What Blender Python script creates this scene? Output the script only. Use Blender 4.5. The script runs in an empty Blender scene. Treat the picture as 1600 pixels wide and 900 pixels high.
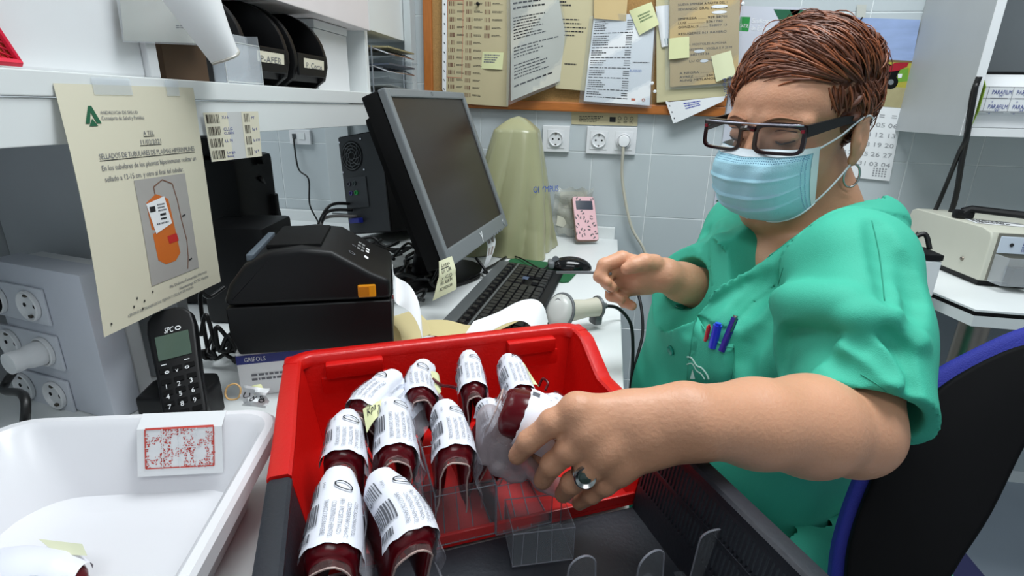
import bpy, bmesh, math, random
import numpy as np
from mathutils import Vector, Matrix
random.seed(7)
rng = np.random.default_rng(7)
SC = bpy.context.scene
COL = SC.collection
# ------------------------------------------------------------------ camera
FOC = 830.0                      # focal length in pixels of a 1600 wide frame
CAMZ = 1.15
PITCH, ROLL, YAW = math.radians(18.8), math.radians(1.2), math.radians(9.7)
FW = np.array([-math.sin(YAW)*math.cos(PITCH), math.cos(YAW)*math.cos(PITCH), -math.sin(PITCH)])
_r0 = np.cross(FW, [0, 0, 1]); _r0 /= np.linalg.norm(_r0)
_u0 = np.cross(_r0, FW)
RT = math.cos(ROLL)*_r0 + math.sin(ROLL)*_u0
UP = -math.sin(ROLL)*_r0 + math.cos(ROLL)*_u0
CO = np.array([0, 0, CAMZ])
cam_d = bpy.data.cameras.new('camera')
cam = bpy.data.objects.new('camera', cam_d)
COL.objects.link(cam)
cam_d.sensor_fit = 'HORIZONTAL'; cam_d.sensor_width = 36; cam_d.lens = FOC/1600*36
cam_d.clip_start = 0.02
cam.matrix_world = Matrix(((RT[0], UP[0], -FW[0], CO[0]), (RT[1], UP[1], -FW[1], CO[1]), (RT[2], UP[2], -FW[2], CO[2]), (0, 0, 0, 1)))
SC.camera = cam
# ------------------------------------------------------------------ world, lights, exposure
w = bpy.data.worlds.new('world'); SC.world = w; w.use_nodes = True
w.node_tree.nodes['Background'].inputs[0].default_value = (0.75, 0.85, 1, 1)
w.node_tree.nodes['Background'].inputs[1].default_value = 0.05
def area(name, loc, size, sizey, power, color, target=None):
    d = bpy.data.lights.new(name, 'AREA'); d.shape = 'RECTANGLE'; d.size = size; d.size_y = sizey
    d.energy = power; d.color = color
    o = bpy.data.objects.new(name, d); COL.objects.link(o); o.location = loc
    if target is not None:
        o.rotation_euler = (Vector(target)-Vector(loc)).to_track_quat('-Z', 'Y').to_euler()
    return o
area('ceiling_lamp_light', (0.35, 0.75, 2.56), 1.2, 0.6, 33, (0.93, 0.98, 1.0))
area('ceiling_lamp_light', (0.3, -0.75, 2.56), 1.2, 0.5, 11, (0.95, 0.98, 1.0))
area('rear_fill_light', (-1.75, 0.9, 2.56), 1.0, 1.0, 22, (0.92, 0.97, 1.0))  # added fill to brighten the tiles under the shelf, no lamp seen there
SC.view_settings.view_transform = 'Standard'
SC.view_settings.look = 'None'
SC.view_settings.exposure = 0.12
SC.view_settings.gamma = 1
# ------------------------------------------------------------------ placing helpers
def ray(px, py): return FW + RT*(px-800)/FOC - UP*(py-450)/FOC
def at(px, py, d=None, X=None, Y=None, Z=None):
    r = ray(px, py)
    if d is not None: t = d
    elif X is not None: t = (X-CO[0])/r[0]
    elif Y is not None: t = (Y-CO[1])/r[1]
    else: t = (Z-CO[2])/r[2]
    return CO + r*t
def V(*a): return np.array(a, float)
def nrm(v): v = np.asarray(v, float); return v/np.linalg.norm(v)
# ------------------------------------------------------------------ materials
def lin(c):
    return tuple(((x/255)/12.92 if x/255 <= 0.04045 else ((x/255+0.055)/1.055)**2.4) for x in c)
MATS = {}
def mat(name, rgb, rough=0.5, metal=0, spec=0.5, var=0.06, scale=12, bump=0.0, bscale=200, alpha=1, emit=None, coat=0, sss=0, stretch=None):
    if name in MATS: return MATS[name]
    m = bpy.data.materials.new(name); m.use_nodes = True; MATS[name] = m
    nt = m.node_tree; b = nt.nodes['Principled BSDF']
    c = lin(rgb)
    tc = nt.nodes.new('ShaderNodeTexCoord')
    vec = tc.outputs['Object']
    if stretch:
        mp = nt.nodes.new('ShaderNodeMapping'); mp.inputs['Scale'].default_value = stretch
        nt.links.new(vec, mp.inputs['Vector']); vec = mp.outputs['Vector']
    if var > 0:
        n = nt.nodes.new('ShaderNodeTexNoise'); n.inputs['Scale'].default_value = scale; n.inputs['Detail'].default_value = 4
        nt.links.new(vec, n.inputs['Vector'])
        r = nt.nodes.new('ShaderNodeMix'); r.data_type = 'RGBA'
        r.inputs['A'].default_value = tuple(x*(1-var) for x in c)+(1,)
        r.inputs['B'].default_value = tuple(min(1, x*(1+var)) for x in c)+(1,)
        nt.links.new(n.outputs['Fac'], r.inputs['Factor'])
        nt.links.new(r.outputs['Result'], b.inputs['Base Color'])
    else:
        b.inputs['Base Color'].default_value = c+(1,)
    b.inputs['Roughness'].default_value = rough; b.inputs['Metallic'].default_value = metal
    b.inputs['Specular IOR Level'].default_value = spec
    if coat: b.inputs['Coat Weight'].default_value = coat; b.inputs['Coat Roughness'].default_value = 0.15
    if sss:
        b.inputs['Subsurface Weight'].default_value = sss; b.inputs['Subsurface Radius'].default_value = (0.012, 0.004, 0.002)
        b.inputs['Subsurface Scale'].default_value = 0.6
    if bump:
        n2 = nt.nodes.new('ShaderNodeTexNoise'); n2.inputs['Scale'].default_value = bscale; n2.inputs['Detail'].default_value = 3
        nt.links.new(vec, n2.inputs['Vector'])
        bp = nt.nodes.new('ShaderNodeBump'); bp.inputs['Strength'].default_value = bump; bp.inputs['Distance'].default_value = 0.002
        nt.links.new(n2.outputs['Fac'], bp.inputs['Height']); nt.links.new(bp.outputs['Normal'], b.inputs['Normal'])
    if alpha < 1: b.inputs['Alpha'].default_value = alpha
    if emit:
        b.inputs['Emission Color'].default_value = lin(emit[0])+(1,); b.inputs['Emission Strength'].default_value = emit[1]
    return m
def clear(name, rgb=(235, 240, 245), opac=0.12, rough=0.12, edge=0.3):
    """thin clear plastic: mostly see-through with a glossy skin"""
    if name in MATS: return MATS[name]
    m = bpy.data.materials.new(name); m.use_nodes = True; MATS[name] = m
    nt = m.node_tree; nt.nodes.clear()
    out = nt.nodes.new('ShaderNodeOutputMaterial')
    t = nt.nodes.new('ShaderNodeBsdfTransparent'); t.inputs[0].default_value = (0.97, 0.98, 0.99, 1)
    g = nt.nodes.new('ShaderNodeBsdfPrincipled'); g.inputs['Base Color'].default_value = lin(rgb)+(1,); g.inputs['Roughness'].default_value = rough
    fr = nt.nodes.new('ShaderNodeLayerWeight'); fr.inputs[0].default_value = 0.35
    no = nt.nodes.new('ShaderNodeTexNoise'); no.inputs['Scale'].default_value = 60
    mr = nt.nodes.new('ShaderNodeMapRange'); mr.inputs['To Min'].default_value = opac; mr.inputs['To Max'].default_value = min(1, opac*2+edge)
    nt.links.new(fr.outputs['Facing'], mr.inputs['Value'])
    bp = nt.nodes.new('ShaderNodeBump'); bp.inputs['Strength'].default_value = 0.3; bp.inputs['Distance'].default_value = 0.002
    nt.links.new(no.outputs['Fac'], bp.inputs['Height']); nt.links.new(bp.outputs['Normal'], g.inputs['Normal'])
    mx = nt.nodes.new('ShaderNodeMixShader')
    nt.links.new(mr.outputs['Result'], mx.inputs[0]); nt.links.new(t.outputs[0], mx.inputs[1]); nt.links.new(g.outputs[0], mx.inputs[2])
    nt.links.new(mx.outputs[0], out.inputs[0])
    return m
# ------------------------------------------------------------------ object helpers
WL = {}          # object -> its world location
def _wl(p): return WL.get(p.name, V(0, 0, 0)) if p is not None else V(0, 0, 0)
def tag(o, label=None, cat=None, group=None, kind=None):
    if label: o['label'] = label
    if cat: o['category'] = cat
    if group: o['group'] = group
    if kind: o['kind'] = kind
    return o
def thing(name, label, cat, loc, group=None):
    o = bpy.data.objects.new(name, None); COL.objects.link(o); o.empty_display_size = 0.02
    o.location = tuple(loc); WL[o.name] = V(*loc)
    return tag(o, label, cat, group)
def link_mesh(name, me, m, parent=None, smooth=None, shift=True):
    nv = len(me.vertices)
    co = np.empty(nv*3, np.float32); me.vertices.foreach_get('co', co); co = co.reshape(-1, 3)
    c = (co.min(0)+co.max(0))/2 if nv else V(0, 0, 0)
    if parent is None and nv: c[2] = co[:, 2].min()
    co -= c; me.vertices.foreach_set('co', co.ravel()); me.update()
    if m is not None:
        for x in (m if isinstance(m, (list, tuple)) else [m]): me.materials.append(x)
    if smooth is not None:
        if smooth is True: me.shade_smooth()
        else:
            me.shade_smooth()
            try: me.set_sharp_from_angle(angle=math.radians(smooth))
            except Exception: pass
    o = bpy.data.objects.new(name, me); COL.objects.link(o)
    pw = _wl(parent)
    if parent is not None: o.parent = parent
    o.location = tuple(np.array(c, float)-pw); WL[o.name] = np.array(c, float)
    return o
def obj(name, bm, m, parent=None, smooth=None):
    me = bpy.data.meshes.new(name); bmesh.ops.recalc_face_normals(bm, faces=bm.faces) if getattr(bm, 'faces', None) and len(bm.faces) < 200000 and not getattr(obj, 'raw', False) else None
    bm.to_mesh(me); bm.free()
    return link_mesh(name, me, m, parent, smooth)
def from_vf(name, v, f, m, parent=None, smooth=None):
    me = bpy.data.meshes.new(name); me.from_pydata([tuple(x) for x in v], [], [tuple(q) for q in f]); me.update()
    return link_mesh(name, me, m, parent, smooth)
class Fr:
    """local frame: origin and three axes"""
    def __init__(s, o, x, y, z): s.o = V(*o); s.x = nrm(x); s.y = nrm(y); s.z = nrm(z)
    def p(s, a, b, c): return s.o+s.x*a+s.y*b+s.z*c
    def M(s): return Matrix(((s.x[0], s.y[0], s.z[0], s.o[0]), (s.x[1], s.y[1], s.z[1], s.o[1]), (s.x[2], s.y[2], s.z[2], s.o[2]), (0, 0, 0, 1)))
W0 = Fr((0, 0, 0), (1, 0, 0), (0, 1, 0), (0, 0, 1))
def yawfr(o, deg):
    a = math.radians(deg); return Fr(o, (math.cos(a), math.sin(a), 0), (-math.sin(a), math.cos(a), 0), (0, 0, 1))
def BM(): return bmesh.new()
def box(bm, fr, x0, x1, y0, y1, z0, z1, bev=0, seg=2):
    t = bmesh.new()
    vs = [t.verts.new((x, y, z)) for x in (x0, x1) for y in (y0, y1) for z in (z0, z1)]
    for q in ((0, 1, 3, 2), (4, 6, 7, 5), (0, 4, 5, 1), (2, 3, 7, 6), (0, 2, 6, 4), (1, 5, 7, 3)): t.faces.new([vs[i] for i in q])
    bmesh.ops.recalc_face_normals(t, faces=t.faces)
    if bev: bmesh.ops.bevel(t, geom=t.edges[:], offset=bev, segments=seg, affect='EDGES', profile=0.6)
    t.transform(fr.M()); _join(bm, t)
    return bm
def _join(bm, t):
    vm = [bm.verts.new(v.co) for v in t.verts]
    t.verts.index_update()
    for f in t.faces:
        try: bm.faces.new([vm[v.index] for v in f.verts])
        except ValueError: pass
    t.free()
def prism(bm, fr, poly, z0, z1, bev=0, seg=2):
    """extrude a 2D polygon (x, y of the frame) along its z"""
    t = bmesh.new(); n = len(poly)
    a = [t.verts.new((p[0], p[1], z0)) for p in poly]; b = [t.verts.new((p[0], p[1], z1)) for p in poly]
    t.faces.new(a[::-1]); t.faces.new(b)
    for i in range(n): t.faces.new((a[i], a[(i+1) % n], b[(i+1) % n], b[i]))
    bmesh.ops.recalc_face_normals(t, faces=t.faces)
    if bev:
        es = [e for e in t.edges if len(e.link_faces) == 2 and e.calc_face_angle(0) > 0.9]
        bmesh.ops.bevel(t, geom=es, offset=bev, segments=seg, affect='EDGES', profile=0.6)
    t.transform(fr.M()); _join(bm, t)
    return bm
def tube(bm, pts, r, seg=8, closed=False, cap=True, flat=1.0):
    pts = [V(*p) for p in pts]; n = len(pts)
    rs = r if hasattr(r, '__len__') else [r]*n
    rings = []; prev = None
    for i in range(n):
        if closed: t = pts[(i+1) % n]-pts[i-1]
        else: t = pts[min(i+1, n-1)]-pts[max(i-1, 0)]
        t = nrm(t) if np.linalg.norm(t) > 1e-9 else V(0, 0, 1)
        if prev is None:
            a = V(0, 0, 1) if abs(t[2]) < .9 else V(1, 0, 0)
            u = nrm(np.cross(t, a))
        else:
            u = prev-t*np.dot(prev, t); u = nrm(u) if np.linalg.norm(u) > 1e-9 else prev
        prev = u; v = np.cross(t, u)
        rings.append([bm.verts.new(pts[i]+rs[i]*(u*math.cos(k*2*math.pi/seg)+v*flat*math.sin(k*2*math.pi/seg))) for k in range(seg)])
    m = n if closed else n-1
    for i in range(m):
        A, B = rings[i], rings[(i+1) % n]
        for k in range(seg): bm.faces.new((A[k], A[(k+1) % seg], B[(k+1) % seg], B[k]))
    if cap and not closed: bm.faces.new(rings[0][::-1]); bm.faces.new(rings[-1])
    return bm
def spline(P, n=8, closed=False):
    P = [V(*p) for p in P]; out = []; m = len(P)
    rngi = range(m) if closed else range(m-1)
    for i in rngi:
        if closed: p0, p1, p2, p3 = P[i-1], P[i], P[(i+1) % m], P[(i+2) % m]
        else: p0, p1, p2, p3 = P[max(i-1, 0)], P[i], P[i+1], P[min(i+2, m-1)]
        for k in range(n):
            t = k/n
            out.append(0.5*((2*p1)+(-p0+p2)*t+(2*p0-5*p1+4*p2-p3)*t*t+(-p0+3*p1-3*p2+p3)*t**3))
    if not closed: out.append(P[-1])
    return out
def lathe(bm, fr, prof, seg=24, cap=True):
    rings = []
    for r, z in prof: rings.append([bm.verts.new(fr.p(r*math.cos(k*2*math.pi/seg), r*math.sin(k*2*math.pi/seg), z)) for k in range(seg)])
    for A, B in zip(rings[:-1], rings[1:]):
        for k in range(seg): bm.faces.new((A[k], A[(k+1) % seg], B[(k+1) % seg], B[k]))
    if cap:
        if prof[0][0] > 1e-5: bm.faces.new(rings[0][::-1])
        if prof[-1][0] > 1e-5: bm.faces.new(rings[-1])
    return bm
def ball(bm, c, r, seg=12, scale=(1, 1, 1)):
    t = bmesh.new(); bmesh.ops.create_uvsphere(t, u_segments=seg, v_segments=max(4, seg//2+2), radius=r)
    for v in t.verts: v.co = Vector((v.co.x*scale[0]+c[0], v.co.y*scale[1]+c[1], v.co.z*scale[2]+c[2]))
    _join(bm, t); return bm
# ------------------------------------------------------------------ text
_TC = {}
def text_geo(s):
    """outline of a line of text, cap height 1, baseline at 0: vertices, faces, width"""
    if s in _TC: return _TC[s]
    cu = bpy.data.curves.new('t', 'FONT'); cu.body = s; cu.resolution_u = 2; cu.size = 1
    o = bpy.data.objects.new('t', cu); me = o.to_mesh()
    v = np.array([tuple(x.co)[:2] for x in me.vertices]) if len(me.vertices) else np.zeros((0, 2))
    f = [tuple(p.vertices) for p in me.polygons]
    o.to_mesh_clear(); bpy.data.objects.remove(o); bpy.data.curves.remove(cu)
    v = v/0.7 if len(v) else v
    wd = v[:, 0].max() if len(v) else 0.5
    _TC[s] = (v, f, wd); return _TC[s]
class Sheet:
    """a flat or curved sheet with printing on it; f(u, v) gives the point, u and v run 0..1 (v down)"""
    def __init__(s, f, w, h): s.f = f; s.w = w; s.h = h; s.acc = {}
    def nor(s, u, v):
        e = 1e-3; a = s.f(u+e, v)-s.f(u-e, v); b = s.f(u, v+e)-s.f(u, v-e)
        return -nrm(np.cross(a, b))
    def P(s, u, v, off=0.0):
        p = s.f(u, v)
        return p+s.nor(u, v)*off if off else p
    def body(s, name, m, parent, nu=8, nv=8, thick=0.0004, smooth=True):
        V_ = []; F_ = []
        for side in (0, 1):
            for j in range(nv+1):
                for i in range(nu+1): V_.append(s.P(i/nu, j/nv, 1e-7 if side == 0 else -thick))
        N = (nu+1)*(nv+1); g = lambda i, j, k: k*N+j*(nu+1)+i
        for j in range(nv):
            for i in range(nu):
                F_.append((g(i, j, 0), g(i, j+1, 0), g(i+1, j+1, 0), g(i+1, j, 0)))
                F_.append((g(i, j, 1), g(i+1, j, 1), g(i+1, j+1, 1), g(i, j+1, 1)))
        for i in range(nu):
            F_.append((g(i, 0, 0), g(i+1, 0, 0), g(i+1, 0, 1), g(i, 0, 1))); F_.append((g(i, nv, 0), g(i, nv, 1), g(i+1, nv, 1), g(i+1, nv, 0)))
        for j in range(nv):
            F_.append((g(0, j, 0), g(0, j, 1), g(0, j+1, 1), g(0, j+1, 0))); F_.append((g(nu, j, 0), g(nu, j+1, 0), g(nu, j+1, 1), g(nu, j, 1)))
        return from_vf(name, V_, F_, m, parent, smooth=40)
    def _add(s, key, m, verts, faces):
        a = s.acc.setdefault(key, [m, [], []]); n = len(a[1]); a[1] += list(verts); a[2] += [tuple(i+n for i in q) for q in faces]
    def rect(s, u0, v0, u1, v1, m, key='print', off=0.0004, n=1, rot=0):
        vs = []; fs = []; nu, nv = n if isinstance(n, tuple) else (n, n)
        for j in range(nv+1):
            for i in range(nu+1): vs.append(s.P(u0+(u1-u0)*i/nu, v0+(v1-v0)*j/nv, off))
        for j in range(nv):
            for i in range(nu):
                k = j*(nu+1)+i; fs.append((k, k+nu+1, k+nu+2, k+1))
        s._add(key, m, vs, fs)
    def poly(s, pts, m, key='print', off=0.0005):
        s._add(key, m, [s.P(u, v, off) for u, v in pts], [tuple(range(len(pts)))[::-1]])
    def text(s, st, u, v, h, m, key='printed_text', off=0.0006, wmax=None, vertical=False, align='l', slant=0):
        g, f, wd = text_geo(st)
        if not len(g): return
        hh = h*s.h
        if vertical: hh = h*s.w
        k = 1.0
        if wmax: k = min(1.5, wmax*(s.h if vertical else s.w)/(wd*hh))
        pts = []
        sh = {'l': 0, 'c': -wd/2, 'r': -wd}[align]
        for x, y in g:
            a = (x+sh)*hh*k; b = y*hh
            if vertical: pts.append(s.P(u+b/s.w, v+a/s.h, off))
            else: pts.append(s.P(u+(a+slant*b)/s.w, v-b/s.h+slant*0, off))
        s._add(key, m, pts, [q[::-1] if vertical else q for q in f])
    def lines(s, u0, v0, u1, v1, n, m, key='printed_text', fill=0.5, ragged=0.4, seed=1, off=0.0004):
        r = random.Random(seed); dv = (v1-v0)/n
        for i in range(n):
            u = u0; e = u1-(u1-u0)*ragged*r.random()
            while u < e:
                wl = r.uniform(0.02, 0.09)*(u1-u0)*1.5
                s.rect(u, v0+i*dv, min(u+wl, e), v0+(i+fill)*dv, m, key, off); u += wl+0.012*(u1-u0)*2
    def bars(s, u0, v0, u1, v1, m, n=16, key='barcode', along='u', seed=1, off=0.0005, back=None, nv=1):
        r = random.Random(seed)
        if back: s.rect(u0, v0, u1, v1, back, 'label_patch', off*0.6)
        e = [0]+sorted(r.random() for _ in range(2*n-1))+[1]
        e = [(e[i]*0.4+0.6*i/(2*n)) for i in range(2*n+1)]
        for i in range(0, 2*n, 2):
            if along == 'u': s.rect(u0+(u1-u0)*e[i], v0, u0+(u1-u0)*e[i+1], v1, m, key, off, (1, nv))
            else: s.rect(u0, v0+(v1-v0)*e[i], u1, v0+(v1-v0)*e[i+1], m, key, off)
    def ring(s, u, v, ru, rv, wd, m, key='handwritten_mark', ang=0.0, off=0.0008):
        vs = []; fs = []; n = 28
        for i in range(n):
            a = 2*math.pi*i/n
            for k in (0, 1):
                x = (ru-(wd if k else 0))*math.cos(a); y = (rv-(wd if k else 0))*math.sin(a)
                X = x*math.cos(ang)-y*math.sin(ang); Y = x*math.sin(ang)+y*math.cos(ang)
                vs.append(s.P(u+X/s.w, v+Y/s.h, off))
        for i in range(n):
            j = (i+1) % n; fs.append((2*i, 2*j, 2*j+1, 2*i+1))
        s._add(key, m, vs, fs)
    def scribble(s, u0, v0, u1, v1, m, seed=1, n=10, wd=0.0008, key='handwriting', off=0.0007):
        r = random.Random(seed); pts = []
        for i in range(n+1):
            t = i/n; pts.append((u0+(u1-u0)*t+r.uniform(-.3, .3)*(u1-u0)/n, v0+(v1-v0)*t+(r.uniform(-1, 1))*0.5*0.012/s.h))
        for a, b in zip(pts[:-1], pts[1:]): s.stroke(a, b, wd, m, key, off)
    def stroke(s, a, b, wd, m, key='handwriting', off=0.0007):
        dx = (b[0]-a[0])*s.w; dy = (b[1]-a[1])*s.h; L = math.hypot(dx, dy)+1e-9
        nx, ny = -dy/L*wd/2/s.w, dx/L*wd/2/s.h
        s._add(key, m, [s.P(a[0]+nx, a[1]+ny, off), s.P(a[0]-nx, a[1]-ny, off), s.P(b[0]-nx, b[1]-ny, off), s.P(b[0]+nx, b[1]+ny, off)], [(0, 1, 2, 3)])
    def flush(s, parent):
        for k, (m, v, f) in s.acc.items():
            from_vf(k.split('#')[0], v, f, m, parent)
        s.acc = {}
def quad_sheet(tl, tr, br, bl, curl=0.0, curlv=0.0):
    tl, tr, br, bl = V(*tl), V(*tr), V(*br), V(*bl)
    n = nrm(np.cross(tr-tl, tl-bl))
    def f(u, v):
        p = tl*(1-u)*(1-v)+tr*u*(1-v)+br*u*v+bl*(1-u)*v
        return p+n*(curl*math.sin(math.pi*u)+curlv*v*v*math.cos(u*3))
    return Sheet(f, float(np.linalg.norm(tr-tl)), float(np.linalg.norm(bl-tl)))
# ------------------------------------------------------------------ distance fields -> meshes
class Field:
    def __init__(s, lo, hi, h):
        s.lo = V(*lo); s.h = h; s.n = np.ceil((V(*hi)-s.lo)/h).astype(int)+1
        s.F = np.full(tuple(s.n), 0.5, np.float32)
    def sub(s, lo, hi):
        a = np.maximum(0, np.floor((lo-s.lo)/s.h).astype(int)); b = np.minimum(s.n, np.ceil((hi-s.lo)/s.h).astype(int)+1)
        if np.any(b <= a): return None
        ax = [(s.lo[i]+s.h*np.arange(a[i], b[i])).astype(np.float32) for i in range(3)]
        sl = tuple(slice(a[i], b[i]) for i in range(3))
        return sl, ax[0][:, None, None], ax[1][None, :, None], ax[2][None, None, :]
    def comb(s, sl, d, k, op):
        A = s.F[sl]
        if op == 'u':
            if k > 0: hh = np.clip(0.5+0.5*(A-d)/k, 0, 1); s.F[sl] = A+(d-A)*hh-k*hh*(1-hh)
            else: s.F[sl] = np.minimum(A, d)
        elif op == 's':
            d = -d
            if k > 0: hh = np.clip(0.5-0.5*(A-d)/k, 0, 1); s.F[sl] = A+(d-A)*hh+k*hh*(1-hh)
            else: s.F[sl] = np.maximum(A, d)
    def ell(s, c, r, k=0.01, ax=None, op='u', pad=0.03):
        c = V(*c); r = V(*r); ax = ax if ax is not None else np.eye(3)
        ax = np.array(ax)
        ext = np.sqrt(((ax*r[:, None])**2).sum(0))+pad+k
        q = s.sub(c-ext, c+ext)
        if q is None: return
        sl, X, Y, Z = q; X = X-np.float32(c[0]); Y = Y-np.float32(c[1]); Z = Z-np.float32(c[2])
        k0 = 0; k1 = 0
        for i in range(3):
            L = (X*np.float32(ax[i][0])+Y*np.float32(ax[i][1])+Z*np.float32(ax[i][2]))
            k0 = k0+(L/np.float32(r[i]))**2; k1 = k1+(L/np.float32(r[i]**2))**2
        k0 = np.sqrt(k0); k1 = np.sqrt(k1)+1e-9
        s.comb(sl, (k0*(k0-1)/k1).astype(np.float32), k, op)
    def cap(s, a, b, ra, rb=None, k=0.01, op='u', pad=0.03):
        a = V(*a); b = V(*b); rb = ra if rb is None else rb
        m = max(ra, rb)+pad+k
        q = s.sub(np.minimum(a, b)-m, np.maximum(a, b)+m)
        if q is None: return
        sl, X, Y, Z = q; d = b-a; L2 = float(d@d)+1e-12
        t = np.clip(((X-a[0])*d[0]+(Y-a[1])*d[1]+(Z-a[2])*d[2])/L2, 0, 1)
        D = np.sqrt((X-a[0]-t*d[0])**2+(Y-a[1]-t*d[1])**2+(Z-a[2]-t*d[2])**2)-(ra+(rb-ra)*t)
        s.comb(sl, D.astype(np.float32), k, op)
    def chain(s, P, R, k=0.004, op='u', pad=0.03):
        for i in range(len(P)-1): s.cap(P[i], P[i+1], R[i], R[i+1], k, op, pad)
    def fn(s, lo, hi, g):
        q = s.sub(V(*lo), V(*hi))
        if q is None: return
        sl, X, Y, Z = q; s.F[sl] = g(s.F[sl], X, Y, Z)
    def mesh(s, name):
        F = s.F; N = F < 0
        n = s.n-1
        c = np.zeros(tuple(n), np.uint8)
        for i in (0, 1):
            for j in (0, 1):
                for k in (0, 1): c += N[i:n[0]+i, j:n[1]+j, k:n[2]+k]
        act = (c > 0) & (c < 8); I = np.argwhere(act)
        idx = np.full(tuple(n), -1, np.int32); idx[act] = np.arange(len(I))
        acc = np.zeros((len(I), 3)); cnt = np.zeros(len(I))
        cor = {(i, j, k): F[I[:, 0]+i, I[:, 1]+j, I[:, 2]+k].astype(float) for i in (0, 1) for j in (0, 1) for k in (0, 1)}
        for a in cor:
            for d in range(3):
                if a[d] == 0:
                    b = list(a); b[d] = 1; b = tuple(b); A, B = cor[a], cor[b]
                    m = (A < 0) != (B < 0); t = np.where(m, A/np.where(m, A-B, 1), 0)
                    p = np.tile(np.array(a, float), (len(I), 1)); p[:, d] += t
                    acc += p*m[:, None]; cnt += m
        vs = s.lo+s.h*(I+acc/cnt[:, None])
        fs = []
        for d in range(3):
            sl0 = [slice(None)]*3; sl1 = [slice(None)]*3; sl0[d] = slice(0, -1); sl1[d] = slice(1, None)
            A = N[tuple(sl0)]; B = N[tuple(sl1)]; E = A != B
            e1, e2 = [x for x in range(3) if x != d]
            q = np.argwhere(E); q = q[(q[:, e1] > 0) & (q[:, e2] > 0) & (q[:, e1] < n[e1]) & (q[:, e2] < n[e2])]
            ins = A[q[:, 0], q[:, 1], q[:, 2]]
            def gi(a, b):
                r = q.copy(); r[:, e1] -= a; r[:, e2] -= b; return idx[r[:, 0], r[:, 1], r[:, 2]]
            Q = np.stack([gi(1, 1), gi(0, 1), gi(0, 0), gi(1, 0)], 1)
            flip = ins if d != 1 else ~ins
            Q[~flip] = Q[~flip][:, ::-1]
            fs.append(Q)
        fs = np.concatenate(fs); fs = fs[(fs >= 0).all(1)]
        me = bpy.data.meshes.new(name)
        me.vertices.add(len(vs)); me.vertices.foreach_set('co', vs.astype(np.float32).ravel())
        me.loops.add(len(fs)*4); me.loops.foreach_set('vertex_index', fs.astype(np.int32).ravel())
        me.polygons.add(len(fs)); me.polygons.foreach_set('loop_start', np.arange(0, len(fs)*4, 4, dtype=np.int32))
        me.update(calc_edges=True)
        return me
    def build(s, name, m, parent, smooth_it=2):
        me = s.mesh(name)
        if smooth_it:
            nv = len(me.vertices); co = np.empty(nv*3, np.float32); me.vertices.foreach_get('co', co); co = co.reshape(-1, 3)
            ne = len(me.edges); e = np.empty(ne*2, np.int32); me.edges.foreach_get('vertices', e); e = e.reshape(-1, 2)
            deg = np.bincount(e.ravel(), minlength=nv)[:, None].astype(np.float32)
            for it in range(smooth_it):
                sm = np.stack([np.bincount(e[:, 0], co[e[:, 1], i], nv)+np.bincount(e[:, 1], co[e[:, 0], i], nv) for i in range(3)], 1)/np.maximum(deg, 1)
                co = co+(0.5 if it % 2 == 0 else -0.32)*(sm-co)
            me.vertices.foreach_set('co', co.astype(np.float32).ravel()); me.update()
        return link_mesh(name, me, m, parent, True)
# ================================================================== materials of the place
M_wall = mat('painted_wall', (196, 203, 205), 0.6, var=0.02)
M_grout = mat('tile_grout', (222, 227, 228), 0.8, var=0.05)
M_tile = mat('glazed_tile', (190, 198, 201), 0.24, var=0.03, scale=3)
M_floor = mat('floor_vinyl', (150, 160, 172), 0.45, var=0.05)
M_white = mat('white_laminate', (226, 230, 230), 0.35, var=0.02)
M_white2 = mat('white_plastic', (222, 224, 226), 0.4, var=0.02)
M_gap = mat('dark_joint', (70, 75, 78), 0.8, var=0)
M_black = mat('black_plastic', (10, 10, 12), 0.45, spec=.3, var=0.1)
M_blackm = mat('matt_black', (5, 5, 6), 0.7, spec=.2, var=0.1)
M_cable = mat('black_cable', (10, 10, 11), 0.45, var=0)
M_grey = mat('grey_plastic', (120, 124, 128), 0.4)
M_chrome = mat('chrome', (200, 200, 205), 0.15, metal=1, var=0)
M_steel = mat('brushed_steel', (150, 140, 130), 0.3, metal=1)
M_ink = mat('black_ink', (28, 28, 32), 0.7, var=0)
M_inkg = mat('grey_ink', (110, 112, 118), 0.7, var=0)
M_blue = mat('blue_ink', (35, 55, 150), 0.6, var=0)
M_redink = mat('red_ink', (190, 40, 35), 0.6, var=0)
M_brownink = mat('brown_ink', (120, 90, 70), 0.7, var=0)
M_paper = mat('cream_paper', (222, 217, 196), 0.7, var=0.03)
M_paperw = mat('white_paper', (232, 234, 236), 0.6, var=0.02)
M_kraft = mat('buff_paper', (200, 182, 140), 0.7, var=0.04)
M_note = mat('yellow_note', (218, 220, 170), 0.75, var=0.03)
M_clear = clear('clear_plastic')
M_sleeve = clear('clear_sleeve', opac=0.05, rough=0.1)
WY = 1.74
# ------------------------------------------------------------------ floor, ceiling, walls
def slab(name, x0, x1, y0, y1, z0, z1, m):
    o = obj(name, box(BM(), W0, x0, x1, y0, y1, z0, z1), m); return tag(o, kind='structure')
slab('floor', -2.9, 2.6, -1.7, 1.95, -0.05, 0, M_floor)
slab('ceiling', -2.9, 2.6, -1.7, 1.95, 2.6, 2.65, M_wall)
wb = slab('wall_back', -2.9, 2.6, WY+0.0016, WY+0.12, 0, 2.6, M_grout)
slab('wall_left', -2.85, -2.7, -1.7, WY+0.006, 0, 2.6, M_wall)
slab('wall_right', 2.3, 2.42, -1.7, WY+0.006, 0, 2.6, M_wall)
slab('wall_front', -2.7, 2.3, -1.7, -1.6, 0, 2.6, M_wall)
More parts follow.
